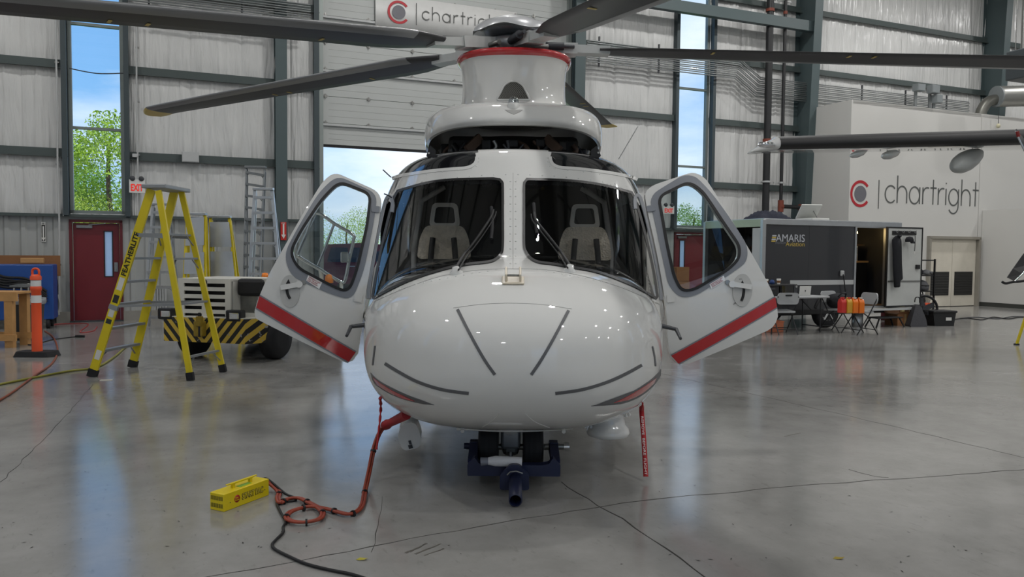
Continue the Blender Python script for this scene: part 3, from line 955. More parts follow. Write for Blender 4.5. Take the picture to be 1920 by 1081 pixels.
fc = allv[quads].mean(1)
px = proj(fc)
front_face = (gradF(fc)[:, 1] < .25) & (fc[:, 1] < 7.5)
HOLEL, HOLER = offpoly(WSL, 2.6), offpoly(WSR, 2.6)
hole = front_face & (inpoly(px, HOLEL) | inpoly(px, HOLER))
DOORP = [(6.72, .52), (7.75, .52), (7.85, .7), (7.85, 1.9), (7.72, 2.05), (7.3, 2.08), (7.1, 2.0), (6.78, 1.25), (6.66, .9), (6.65, .62)]
hole |= inpoly(fc[:, 1:3], DOORP) & (np.abs(fc[:, 0]) > .8)
LIPL = curve_px([(726, 340), (745, 331), (775, 325.5), (815, 320), (850, 317), (874, 315), (887, 310), (893, 302), (894, 290)], 5)
LIPR = curve_px([(1203, 342), (1186, 333), (1155, 326), (1110, 319.5), (1075, 316), (1052, 314.5), (1039, 310), (1033, 302), (1031, 290)], 5)
blackroof = (fc[:, 2] > 2.1) & (((fc[:, 1] < 7.6) & (inpoly(px, LIPL + [(894, 262), (690, 262), (690, 345)]) | inpoly(px, LIPR + [(1031, 262), (1240, 262), (1240, 345)]))) | ((fc[:, 1] >= 7.6) & (np.abs(fc[:, 0]) > .38) & (fc[:, 2] > 2.15)))
def skin_obj(name, V, keep, mats, mi, flip=False):
    q = quads[keep]; tri = fs
    me = bpy.data.meshes.new(name)
    fl = [tuple(t) for t in tri] + [tuple(t) for t in q.tolist()]
    if flip: fl = [t[::-1] for t in fl]
    me.from_pydata([tuple(v) for v in V], [], fl)
    bm = bmesh.new(); bm.from_mesh(me); bmesh.ops.delete(bm, geom=[v for v in bm.verts if not v.link_faces], context='VERTS'); bm.to_mesh(me); bm.free()
    for m_ in mats: me.materials.append(m_)
    me.polygons.foreach_set('use_smooth', [True] * len(me.polygons))
    ii = np.concatenate([np.zeros(len(tri), int), mi[keep]])
    me.polygons.foreach_set('material_index', ii)
    me.update()
    return link(name, me, None, heli)
fus = skin_obj('fuselage', allv, ~hole, [HELIW, BLACKG], blackroof.astype(int))
LINERD = mat('cockpit_lining', '#26262a', .8, var=.2)
inner = allv - gradF(allv) * .05
lk = ~hole & (fc[:, 1] < 8.6)
lin = skin_obj('cockpit_lining', inner, lk, [LINERD], np.zeros(len(quads), int), True)
# glazing
WSG = glass('windshield_glass', (.86, .85, .83), 1.0)
for poly, xs_ in ((WSL, -1), (WSR, 1)):
    sel = front_face & inpoly(px, offpoly(poly, .8)) & (fc[:, 0] * xs_ > 0)
    qv = quads[sel]; uq, inv = np.unique(qv, return_inverse=True)
    gv = allv[uq] + gradF(allv[uq]) * .004
    me = bpy.data.meshes.new('windshield'); me.from_pydata([tuple(v) for v in gv], [], inv.reshape(-1, 4)[:, ::-1].tolist() if np.dot(np.cross(gv[inv.reshape(-1, 4)[0, 1]] - gv[inv.reshape(-1, 4)[0, 0]], gv[inv.reshape(-1, 4)[0, 2]] - gv[inv.reshape(-1, 4)[0, 0]]), [0, -1, 0]) < 0 else inv.reshape(-1, 4).tolist())
    me.polygons.foreach_set('use_smooth', [True] * len(me.polygons)); me.update()
    g = link('windshield', me, WSG, heli)
    innerp = offpoly(poly, 4.6)
    n_ = len(poly); P1, n1 = onsurf(poly, .0065); P2, n2 = onsurf(innerp, .0065)
    mb = MB().add([tuple(p) for p in P1] + [tuple(p) for p in P2], [(i, (i + 1) % n_, n_ + (i + 1) % n_, n_ + i) for i in range(n_)], True)
    o = part('window_seal', mb, mat('seal_black', '#08080a', .4), heli); o.parent = g; o.matrix_parent_inverse = Matrix()
for lip in (LIPL, LIPR): patch('roof_lip', ribbon_px(lip[3:-2], 5.5), .005, HELIW, heli, 12)
# grey arched frames of the rear edge of the windshield
for pth in ([(736, 398), (737.5, 382), (734, 370), (728, 370), (722, 385), (713, 425), (702, 485), (694, 535), (692, 560)], [(1190, 392), (1189, 375), (1193, 366), (1199, 372), (1208, 400), (1218, 440), (1229, 495), (1237, 540), (1239, 562)]):
    patch('window_arch', ribbon_px(curve_px(pth, 5), 5.5), .012, MGREY, heli, 10)
# nose decoration
for pth in ([(858, 580), (872, 608), (890, 642), (909, 675), (928, 702)], [(1066, 582), (1050, 612), (1032, 645), (1013, 677), (996, 702)],
            [(722, 681), (750, 698), (785, 716), (830, 730), (879, 737)], [(1041, 737), (1090, 730), (1135, 717), (1172, 701), (1203, 684)]):
    patch('nose_strip', ribbon_px(curve_px(pth, 5), 5.6), .0035, STRIP, heli, 12, .003)
for pth in ([(703.5, 648), (701, 668), (699, 684)], [(1223, 649), (1227, 668), (1229, 686)]):
    patch('nose_strip', ribbon_px(curve_px(pth, 5), 2.6), .0035, STRIP, heli, 12, .003)
cv = lambda L, k=5: [(660 + x / 3.18, 500 + y / 3.18) for x, y in curve_px(L, k)]
swl = patch('swoosh', cv([(112, 630), (150, 668), (210, 705), (330, 762), (420, 795), (490, 822)]) + cv([(430, 817), (330, 795), (230, 757), (150, 708), (122, 672)]), .003, STRIP, heli, 10, .002, label='grey swoosh on the left of the nose')
patch('swoosh_fill', cv([(125, 655), (170, 692), (240, 735), (310, 768), (375, 798)]) + cv([(310, 785), (220, 744), (150, 700)]), .005, RED, heli, 10, .002)
swr = patch('swoosh', cv([(1425, 828), (1560, 800), (1650, 755), (1740, 700), (1800, 655), (1842, 610)]) + cv([(1838, 650), (1800, 705), (1720, 770), (1620, 812), (1500, 825)]), .003, STRIP, heli, 10, .002, label='grey swoosh on the right of the nose')
patch('swoosh_fill', cv([(1560, 808), (1640, 770), (1740, 712), (1812, 660)]) + cv([(1800, 690), (1730, 750), (1650, 790)]), .005, RED, heli, 10, .002)
# raised frame lips with rivets: roof seams, windshield frame seams
rivs = []
for y in range(340, 500, 14): rivs += [(957, y), (967, y)]
for i in range(20):
    t = i / 19; x = 745 + t * 430; rivs.append((x, 327 + 22 * (2 * t - 1) ** 2))
for i in range(15):
    t = i / 14; rivs.append((720 + t * 210, 556 - 50 * t ** .62)); rivs.append((1215 - t * 205, 560 - 54 * t ** .62))
for x, y in ((897, 296), (897, 303), (893, 311), (884, 316), (860, 319), (830, 322), (800, 327), (1027, 296), (1027, 303), (1031, 311), (1040, 316), (1064, 319), (1094, 322), (1124, 327)): rivs.append((x, y))
P_, n_ = onsurf(rivs, 0)
mb = MB()
for p, n in zip(P_, n_):
    T = frame3(p, Vector(n).orthogonal(), Vector(n).cross(Vector(n).orthogonal()))
    mb.lathe([(.008, 0), (.0072, .0025), (.004, .004), (0, .0045)], n=8, T=T)
part('rivets', mb, HELIW, heli, kind='stuff')
def seam(pth, r=.0022, m=STRIP, off=.0005, name='panel_seam'):
    P, n = onsurf(curve_px(pth, 8), off)
    part(name, MB().tube([tuple(p) for p in P], r, 5), m, heli)
SEAMG = mat('seam_grey', '#9b9b98', .5)
seam([(962, 324), (962, 420), (962, 503)], .0015, SEAMG)
seam([(850, 577), (905, 570), (962, 568), (1020, 571), (1072, 579)], .0015, SEAMG)
seam([(700, 566), (760, 540), (830, 517), (900, 506), (962, 504), (1025, 506), (1095, 518), (1170, 541), (1236, 570)], .0025, SEAMG)
# belly seams
seam([(936, 775), (922, 789), (905, 800)], .003, HELIW); seam([(985, 775), (1003, 790), (1030, 801)], .003, HELIW)
# tow/cable fitting on top of the nose
CREAM = mat('cream_fitting', '#cfc5b2', .4)
Pn, nn_ = onsurf([(962, 527)], 0); p = Vector(Pn[0]); n = Vector(nn_[0])
T = frame3(p, (1, 0, 0), n.cross(Vector((1, 0, 0))))
fit = part('nose_fitting', MB(T).box((0, 0, .006), (.14, .13, .012), bev=.005), CREAM, heli)
for s in (-.045, .045): part('fitting_cheek', MB(T).box((s, .035, .035), (.014, .15, .05), bev=.004), CREAM, fit, world=False)
part('fitting_pin', MB(T).cyl((-.05, .0, .04), (.05, .0, .04), .008, n=10), STEEL, fit, world=False)
# wipers
for pts, bl, base in (([(856, 512), (870, 488), (895, 455), (921, 415), (926, 400)], [(922, 392), (924, 420), (922, 452)], (856, 512)), ([(1068, 508), (1050, 480), (1025, 447), (1004, 420), (1000, 405)], [(1000, 385), (1002, 412), (1006, 442)], (1068, 508))):
    P, n = onsurf(curve_px(pts, 5), .035)
    wp = part('wiper_arm', MB().tube([tuple(q) for q in P], .011, 6), BLACK, heli)
    P, n = onsurf([(a + (5 if base[0] < 960 else -5), b + 2) for a, b in curve_px(pts, 5)], .03)
    part('wiper_link', MB().tube([tuple(q) for q in P], .006, 6), BLACK, wp, world=False)
    P, n = onsurf(curve_px(bl, 5), .022)
    part('wiper_blade', MB().tube([tuple(q) for q in P], .013, 6), RUBBER, wp, world=False)
    P, n = onsurf([base], .0)
    q = Vector(P[0]); n = Vector(n[0]); T = frame3(q, n.orthogonal(), n.cross(n.orthogonal()))
    part('wiper_hub', MB(T).lathe([(.045, -.01), (.043, .012), (.026, .02), (.022, .045), (.0, .048)], n=16), HELIW, wp, world=False)
# pitot probes on the nose sides
for sgn, a, b in ((-1, (683, 609), (658, 612)), (1, (1243, 611), (1268, 617))):
    p0 = aty(a[0], a[1], 6.1); p1 = aty(b[0], b[1], 6.1)
    pr = part('pitot_mast', MB().tube([p0 - Vector((-.12 * -sgn, 0, 0)), p0, p1], [.02, .018, .014], 8), DGREY, heli)
    part('pitot_tube', MB().tube([p1 + Vector((0, .06, 0)), p1, p1 + Vector((0, -.16, -.055))], [.013, .016, .012], 8), DGREY, pr, world=False)
# cockpit interior
DASH = mat('cockpit_black', '#1b1b1d', .7, var=.2)
mb = MB()
vs = []
for i in range(17):
    x = -1.02 + 2.04 * i / 16
    yb = 6.05 + .42 * x * x
    vs += [(x, yb - .02, 1.30), (x, yb + .1, 1.43 - .06 * abs(x)), (x, yb + .42, 1.45 - .06 * abs(x)), (x, yb + .46, 1.05)]
mb.add(vs, [(i * 4 + j, i * 4 + j + 1, i * 4 + j + 5, i * 4 + j + 4) for i in range(16) for j in range(3)], True)
part('glareshield', mb, DASH, heli)
part('centre_console', MB().box((0, 7.0, 1.05), (.42, 1.0, .5), bev=.04), DASH, heli)
part('cockpit_floor', MB().box((0, 7.4, .62), (2.0, 2.2, .05)), DASH, heli)
part('cabin_bulkhead', MB().box((0, 8.45, 1.45), (2.2, .05, 1.75), bev=.02), mat('bulkhead', '#3a3836', .8), heli)
part('overhead_panel', MB().box((0, 7.45, 2.26), (.6, .6, .1), bev=.03), DASH, heli)
part('headliner', MB().box((0, 7.75, 2.36), (1.5, 1.0, .05), bev=.02), mat('headliner', '#4c4a46', .8), heli)
SHEEP = mat('sheepskin', '#d8d0c0', .95, var=.25, scale=30, bump=1.0, bscale=60)
SEATW = mat('seat_shell', '#cfccc4', .6)
for cx in (-.655, .695):
    st_ = part('crew_seat', MB().box((cx, 7.35, 1.02), (.5, .5, .12), bev=.05).box((cx, 7.35, .8), (.36, .36, .35), bev=.03), DASH, heli)
    def shell(pts, y, th, m, nm, slope=.12):
        mb = MB().prism(roundpoly(pts, .05, 4), lambda a, b, d: (cx + a, y + d + slope * (b - 1.2), b), 0, th)
        part(nm, mb, m, st_, world=False)
    shell([(-.24, 1.05), (.24, 1.05), (.25, 1.62), (-.25, 1.62)], 7.56, .1, mat('seat_dark', '#3b3936', .8), 'seat_back')
    shell([(-.26, 1.52), (.26, 1.52), (.235, 1.72), (.18, 1.84), (-.18, 1.84), (-.235, 1.72)], 7.52, .05, SHEEP, 'sheepskin_cover')
    o_ = roundpoly([(-.15, 1.83), (.15, 1.83), (.12, 2.06), (-.12, 2.06)], .05, 4); i_ = roundpoly([(-.105, 1.865), (.105, 1.865), (.085, 2.02), (-.085, 2.02)], .03, 4)
    part('headrest_frame', MB().ring(o_, i_, lambda a, b, d: (cx + a, 7.54 + d + .12 * (b - 1.2), b), 0, .06), SEATW, st_, world=False)
    part('headrest_pad', MB().prism(i_, lambda a, b, d: (cx + a, 7.56 + d + .12 * (b - 1.2), b), 0, .03), mat('seat_dark', '#3b3936'), st_, world=False)
    for sx_ in (-.11, .11):
        part('harness', MB().tube([(cx + sx_ * .9, 7.50, 1.72), (cx + sx_, 7.48, 1.62), (cx + sx_ * 1.15, 7.46, 1.4)], .03, 6), BLACK, st_, world=False)
    # lining behind the seat
for s in (-1, 1):
    part('seat_curtain', MB().tube([(s * 1.0, 8.0, 1.1), (s * 1.0, 8.02, 1.6), (s * .93, 8.05, 2.1), (s * .7, 8.1, 2.25)], .03, 6), LGREY, heli)
# ---- doors
def heli_door(sgn, hinge_low, hinge_top, outline, win, arch, stripe, fwd):
    """built in the plane of the opened door; sgn -1 is the one on the left in the picture"""
    h0 = aty(*hinge_low, 6.44); h1 = aty(*hinge_top, 6.56)
    out = Vector((sgn, -fwd, 0)).normalized()
    n = (h1 - h0).cross(out).normalized()
    if n.y > 0: n = -n
    P = lambda a, b, d=0: plane_hit(a, b, h0, n) + n * (d - .0 + bulge(a, b))
    cx_ = sum(p[0] for p in outline) / len(outline)
    def bulge(a, b): return -.0000042 * (a - cx_) ** 2 + (.05 - .0000055 * (b - 500) ** 2)
    L, W_ = 'left', 'white'
    wpoly = win
    n_o = len(outline)
    # outer white skin ring from outline to window opening (same point count by resampling)
    def resamp(poly, k=96, start=None):
        Pn = [Vector(p) for p in poly]; Ls = [(Pn[(i + 1) % len(Pn)] - Pn[i]).length for i in range(len(Pn))]; tot = sum(Ls)
        c = Vector((sum(p.x for p in Pn) / len(Pn), sum(p.y for p in Pn) / len(Pn)))
        return Pn, Ls, tot, c
    def polar(poly, c, k=120):
        """resample polygon at k angles about centre c (star-shaped)"""
        res = []
        for j in range(k):
            a = 2 * pi * j / k; dx, dy = cos(a), sin(a); best = None
            for i in range(len(poly)):
                x1, y1 = poly[i][0] - c[0], poly[i][1] - c[1]; x2, y2 = poly[(i + 1) % len(poly)][0] - c[0], poly[(i + 1) % len(poly)][1] - c[1]
                ex, ey = x2 - x1, y2 - y1; den = dx * ey - dy * ex
                if abs(den) < 1e-9: continue
                t = (x1 * ey - y1 * ex) / den; s = (x1 * dy - y1 * dx) / den
                if t > 0 and -1e-6 <= s <= 1 + 1e-6 and (best is None or t > best): best = t
            res.append((c[0] + dx * best, c[1] + dy * best))
        return res
    wc = (sum(p[0] for p in win) / len(win), sum(p[1] for p in win) / len(win))
    oo = polar(outline, wc); ww = polar(win, wc); aa = polar(arch, wc)
    lab = 'left' if sgn < 0 else 'right'
    wn_ = lambda t: [(w0[0] * (1 - t) + o0[0] * t, w0[1] * (1 - t) + o0[1] * t) for w0, o0 in zip(ww, oo)]
    # skin in several radial bands so that it can be slightly curved
    mb = MB(); K = 16; n0 = len(ww)
    rows = [[P(a, b, .0) for a, b in wn_(i / K)] for i in range(K + 1)]
    vs = [v for r in rows for v in r]
    fs_ = [(i * n0 + j, i * n0 + (j + 1) % n0, (i + 1) * n0 + (j + 1) % n0, (i + 1) * n0 + j) for i in range(K) for j in range(n0)]
    mb.add(vs, fs_, True)
    e1 = [P(a, b, 0) for a, b in oo]; e2 = [P(a, b, -.06) for a, b in oo]
    mb.add(e1 + e2, [(j, (j + 1) % n0, n0 + (j + 1) % n0, n0 + j) for j in range(n0)], True)
    e3 = [P(a, b, -.06) for a, b in ww]
    mb.add(e2 + e3, [(j, (j + 1) % n0, n0 + (j + 1) % n0, n0 + j) for j in range(n0)])
    e4 = [P(a, b, 0) for a, b in ww]
    mb.add(e4 + e3, [(j, (j + 1) % n0, n0 + (j + 1) % n0, n0 + j) for j in range(n0)], True)
    dr = part('cockpit_door', mb, HELIW, heli, label='open cockpit door on the %s with red stripe' % lab)
    sp = lambda nm, mb_, m_, lb=None: part(nm, mb_, m_, dr, world=False, label=lb)
    sp('door_window', MB().prism(win, lambda a, b, d: P(a, b, d), -.02, -.014), glass('door_glass', (.86, .9, .9), 1.2))
    # grey surround and black seal
    wo_ = polar(offpoly(win, -1), wc); 
    sp('window_surround', MB().ring(aa, polar(offpoly(win, -3.8), wc), lambda a, b, d: P(a, b, d), .0015, .006), MGREY)
    sp('window_gasket', MB().ring(polar(offpoly(win, -4.2), wc), polar(offpoly(win, 1), wc), lambda a, b, d: P(a, b, d), .0, .012), BLACK)
    (a0, a1, a2, a3) = stripe
    def clip_strip(t0, t1):
        f = lambda q, r, t: (q[0] + (r[0] - q[0]) * t, q[1] + (r[1] - q[1]) * t)
        nseg = 10
        top = [f(f(a0, a3, t0), f(a1, a2, t0), i / nseg) for i in range(nseg + 1)]; bot = [f(f(a0, a3, t1), f(a1, a2, t1), i / nseg) for i in range(nseg + 1)]
        vs = [P(a, b, .003) for a, b in top] + [P(a, b, .003) for a, b in bot]
        m_ = nseg + 1
        return MB().add(vs, [(i, i + 1, m_ + i + 1, m_ + i) for i in range(nseg)], True)
    sp('stripe', clip_strip(.08, .92), RED, 'red stripe'); sp('stripe_edge', clip_strip(0, .10), MGREY); sp('stripe_edge', clip_strip(.90, 1.0), MGREY)
    return dr, P, n, sp
cl = lambda L: [(450 + x / 2.703, 300 + y / 2.703) for x, y in L]
crr = lambda L: [(1180 + x / 2.703, 300 + y / 2.703) for x, y in L]
outl = cl(roundpoly([(470, 42), (718, 155), (705, 300), (640, 660), (612, 870), (588, 1000), (540, 1036), (58, 795), (72, 735), (140, 590), (235, 425), (415, 90)], [60, 60, 60, 60, 60, 30, 40, 22, 40, 60, 60, 60], 6))
winl = cl(roundpoly([(500, 102), (655, 165), (640, 330), (590, 560), (548, 668), (465, 632), (300, 545), (262, 470), (310, 370), (420, 190)], [40, 40, 60, 60, 55, 60, 60, 60, 60, 60], 6))
archl = cl(roundpoly([(485, 62), (695, 160), (675, 330), (630, 560), (570, 712), (460, 680), (260, 590), (225, 480), (280, 370), (400, 150)], [50, 55, 60, 60, 80, 60, 60, 60, 60, 60], 6))
dl, PL, nL, spl = heli_door(-1, (671, 565), (712, 372), outl, winl, archl, cl([(98, 680), (586, 968), (540, 1030), (72, 752)]), .12)
outr = crr(roundpoly([(345, 38), (400, 70), (480, 230), (560, 380), (655, 540), (745, 690), (775, 790), (745, 850), (300, 1040), (240, 1020), (206, 940), (190, 760), (100, 260), (88, 150), (130, 110)], [40, 40, 60, 60, 60, 60, 40, 40, 60, 40, 40, 60, 60, 40, 40], 6))
winr = crr(roundpoly([(160, 178), (315, 100), (375, 150), (470, 320), (548, 440), (545, 500), (490, 555), (320, 655), (262, 660), (225, 590), (190, 420)], [40, 50, 60, 60, 50, 50, 60, 60, 50, 60, 60], 6))
archr = crr(roundpoly([(108, 170), (290, 56), (350, 62), (420, 150), (520, 310), (596, 440), (590, 520), (490, 590), (330, 690), (255, 700), (195, 640), (150, 420)], [60, 60, 50, 60, 60, 50, 50, 60, 60, 50, 50, 60], 6))
drr, PR, nR, spr = heli_door(1, (1248, 562), (1208, 372), outr, winr, archr, crr([(222, 985), (745, 686), (762, 748), (272, 1036)]), .0)
def door_bits(P, dr, sp, conv, sgn, c, piv, arm, arrow, stk, hinges, opn, lck):
    hw, hh = 51 / 2.703, 82 / 2.703
    k = 24; dish = []
    for i in range(k):
        a = 2 * pi * i / k; x = c[0] + hw * cos(a); y = c[1] + hh * sin(a)
        dish.append((x, y))
    sp('latch_dish', MB().prism(dish, lambda a, b, d: P(a, b, d), .002, .009), mat('dish_grey', '#b9b9b6', .45))
    sp('latch_lever', MB().bar(P(*piv, .022), P(*arm, .022), .04, .014, up=nL if sgn < 0 else nR).cyl(P(*piv, 0), P(*piv, .03), .028, n=14), HELIW)
    mb = MB().tube([P(a, b, .006) for a, b in curve_px(arrow, 5)], .012, 6)
    a, b = arrow[0]
    mb.prism([(a - 4.5, b + 1), (a + 4.5, b + 1), (a + (1 if sgn < 0 else -1), b - 8)], lambda x, y, d: P(x, y, d), .004, .008)
    sp('latch_arrow', mb, BLACK)
    q = P(*opn, .006); text('latch_text', 'OPEN', frame3(q, P(opn[0] + 1, opn[1], .006) - q, (0, 0, 1)), BLACK, dr, width=.035)
    q = P(*lck, .006); text('latch_text', 'LOCKED', frame3(q, P(lck[0] + 1, lck[1] - (.5 if sgn > 0 else -.5), .006) - q, (0, 0, 1)), BLACK, dr, width=.06)
    sp('placard', MB().prism(stk, lambda a, b, d: P(a, b, d), .006, .009), WHITE)
    o = (P(*stk[0], .0105) + P(*stk[2], .0105)) / 2; ux = P(*stk[1], .0105) - P(*stk[0], .0105); uy = P(*stk[0], .0105) - P(*stk[3], .0105)
    text('placard_text', 'EMERGENCY EXIT\nPULL TAB AND\nPUSH WINDOW', frame3(o, ux, uy), mat('placard_red', '#a02028', .5), dr, width=ux.length * .82, height=uy.length * .75)
    for hx in hinges:
        sp('hinge_plate', MB().prism(roundpoly(hx, 2, 2), lambda a, b, d: P(a, b, d), .004, .014), MGREY if hx[0][1] < 450 else HELIW)
door_bits(PL, dl, spl, cl, -1, cl([(255, 665)])[0], cl([(305, 632)])[0], cl([(210, 648)])[0], cl([(247, 625), (240, 650), (245, 680), (256, 702)]), cl([(352, 582), (420, 622), (405, 655), (340, 612)]), [cl([(668, 226), (708, 228), (705, 262), (665, 258)]), cl([(584, 682), (622, 686), (618, 720), (578, 716)])], cl([(252, 598)])[0], cl([(272, 715)])[0])
door_bits(PR, drr, spr, crr, 1, crr([(568, 660)])[0], crr([(512, 632)])[0], crr([(612, 645)])[0], crr([(568, 632), (575, 655), (572, 690), (564, 714)]), crr([(398, 632), (470, 588), (478, 612), (408, 655)]), [crr([(92, 224), (132, 220), (136, 252), (96, 256)]), crr([(188, 684), (226, 682), (228, 718), (190, 722)])], crr([(556, 606)])[0], crr([(540, 722)])[0])
for sp, P, q in ((spl, PL, cl([(325, 622)])[0]), (spr, PR, crr([(490, 622)])[0])):
    sp('lock_button', MB().cyl(P(*q, 0), P(*q, .012), .02, n=14), STEEL)

# ---- upper deck, hood, rotor pylon
HZ = [(2.775, .97, 7.52, 11.6), (2.83, .98, 7.49, 11.7), (2.93, .985, 7.54, 11.6), (3.03, .97, 7.63, 11.4), (3.11, .93, 7.80, 11.1), (3.16, .87, 8.03, 10.8), (3.18, .78, 8.28, 10.5), (3.21, .69, 8.44, 10.3), (3.27, .625, 8.555, 10.2), (3.36, .598, 8.60, 10.15), (3.5, .588, 8.615, 10.1), (3.64, .592, 8.61, 10.1), (3.74, .605, 8.59, 10.05), (3.79, .622, 8.565, 10.0)]
def interp_levels(Z, k=4):
    V = smoothpts([(z * 0 + a, b, c) for z, a, b, c in Z], k); Zs = smoothpts([(z[0], 0, 0) for z in Z], k)
    return [(zz.x, v.x, v.y, v.z) for zz, v in zip(Zs, V)]
def pylon_shape(y):
    f = np.clip((y - 7.5) / 1.5, 0, 1); return 2.795 - .11 * f, .78 + .26 * f
def pylon_z(y, z):
    L, s = pylon_shape(y); return float(L + min(z - 2.775, .425) * s + max(0, z - 3.2))
def pylon_ring(z, rx, yf, yb, n=96, e=2.5):
    L = []
    for k in range(n):
        a = 2 * pi * k / n; c, s = cos(a), sin(a)
        x = rx * math.copysign(abs(c) ** (2 / e), c); q = abs(s) ** (2 / e)
        y = 9.2 - (9.2 - yf) * q if s < 0 else 9.2 + (yb - 9.2) * q
        L.append((x, y, pylon_z(y, z)))
    return L
lv = interp_levels(HZ)
mb = MB(); n = 96; vs = []
for z, rx, yf, yb in lv: vs += pylon_ring(z, rx, yf, yb, n, 2.45 if z > 3.2 else 2.7)
mb.add(vs, [(i * n + k, i * n + (k + 1) % n, (i + 1) * n + (k + 1) % n, (i + 1) * n + k) for i in range(len(lv) - 1) for k in range(n)], True)
# underside lip
z, rx, yf, yb = lv[0]
vs = pylon_ring(z, rx, yf, yb, n, 2.7) + pylon_ring(z - .004, rx - .03, yf + .03, yb - .03, n, 2.7) 
mb.add(vs, [(k, n + k, n + (k + 1) % n, (k + 1) % n) for k in range(n)])
hood = part('rotor_pylon', mb, HELIW, heli)
vs = []
for z, rx, yf, yb in lv[:30]: vs += pylon_ring(z, rx - .03, yf + .03, yb - .03, n, 2.7)
part('pylon_lining', MB().add(vs, [(i * n + k, i * n + (k + 1) % n, (i + 1) * n + (k + 1) % n, (i + 1) * n + k) for i in range(29) for k in range(n)], True), mat('pylon_inner', '#a8a8a4', .5), hood, world=False)
# red collar
vs = []
CR = [(3.775, .612, 8.575), (3.79, .64, 8.545), (3.815, .655, 8.53), (3.84, .65, 8.535), (3.855, .625, 8.56), (3.85, .58, 8.61)]
for z, rx, yf in CR: vs += pylon_ring(z, rx, yf, 10.02, n, 2.4)
part('red_collar', MB().add(vs, [(i * n + k, i * n + (k + 1) % n, (i + 1) * n + (k + 1) % n, (i + 1) * n + k) for i in range(len(CR) - 1) for k in range(n)], True), RED, heli)
part('pylon_top', MB().add(pylon_ring(3.8, .6, 8.6, 10.0, n, 2.4), [tuple(range(n))]), DGREY, heli)
def on_pylon(px_, off=0):
    """front of the pylon, by searching the lofted levels"""
    Z = np.array([l[0] for l in lv]); RX = np.array([l[1] for l in lv]); YF = np.array([l[2] for l in lv])
    def FP(P):
        L, s = pylon_shape(P[:, 1]); h = P[:, 2] - L; z0 = 2.775 + np.where(h <= .425 * s, h / s, .425 + (h - .425 * s))
        z = np.clip(z0, Z[0], Z[-1]); rx = np.interp(z, Z, RX); yf = np.interp(z, Z, YF)
        e = np.where(z > 3.2, 2.45, 2.7)
        g = ((np.abs(P[:, 0]) / rx) ** e + (np.abs(9.2 - P[:, 1]) / (9.2 - yf)) ** e) ** (1 / e) - 1
        return np.maximum(g, np.maximum(z0 - Z[-1], Z[0] - z0))
    px_ = np.asarray(px_, float); D = np.array([tuple(rayd(a, b)) for a, b in px_]); O = np.tile(np.array(EYE), (len(px_), 1))
    ts = np.linspace(7.2, 9.2, 160); V = np.stack([FP(O + D * t) for t in ts], 1); ins = V < 0
    first = np.clip(np.where(ins.any(1), ins.argmax(1), V.argmin(1)), 1, 159)
    t = bis(O, D, ts[first - 1].copy(), ts[first].copy(), FP); P = O + D * t[:, None]
    e_ = 1e-3; g = np.zeros_like(P)
    for i in range(3):
        d_ = np.zeros(3); d_[i] = e_; g[:, i] = (FP(P + d_) - FP(P - d_)) / (2 * e_)
    g /= np.maximum(np.linalg.norm(g, axis=1, keepdims=True), 1e-9)
    return P + g * off, g
# inlet screen, beacon, small grille
SCR = bpy.data.materials.new('screen_mesh'); SCR.use_nodes = True
t = SCR.node_tree; b_ = t.nodes['Principled BSDF']
tcn = N(t, 'ShaderNodeTexCoord'); chk = N(t, 'ShaderNodeTexChecker', i_Scale=90.0)
chk.inputs['Color1'].default_value = (.16, .155, .14, 1); chk.inputs['Color2'].default_value = (.035, .034, .03, 1)
t.links.new(tcn.outputs['Object'], chk.inputs['Vector']); t.links.new(chk.outputs['Color'], b_.inputs['Base Color'])
b_.inputs['Metallic'].default_value = .3; b_.inputs['Roughness'].default_value = .5
vv = lambda L: [(660 + x / 3.18, y / 3.18) for x, y in L]
inl = vv(roundpoly([(862, 598), (885, 555), (905, 510), (940, 485), (985, 485), (1020, 510), (1040, 550), (1062, 598)], 14, 3))
patch('inlet_screen', inl, .006, SCR, heli, 8, surf=on_pylon)
P_, _n = on_pylon(inl, .008); part('inlet_rim', MB().tube([tuple(p) for p in P_], .012, 6, closed=True), HELIW, heli)
pb = Vector(on_pylon([(963, 201)], .0)[0][0]) + Vector((0, .03, .03))
bc = part('beacon_base', MB().lathe([(.06, -.05), (.06, .0), (.055, .012), (.0, .012)], pb, 20), HELIW, heli)
part('beacon_lens', MB().lathe([(.052, .012), (.05, .04), (.035, .066), (.0, .078)], pb, 20), glass('clear_lens', (.75, .78, .8), 2.0), bc, world=False)
part('beacon_lamp', MB().lathe([(.02, .012), (.018, .045), (.0, .055)], pb, 12), CHROME, bc, world=False)
patch('drain_grille', vv([(912, 655), (1018, 655), (1000, 668), (965, 683), (930, 668)]), .003, mat('grille_grey', '#9d9d9a', .5), heli, 8, surf=on_pylon)
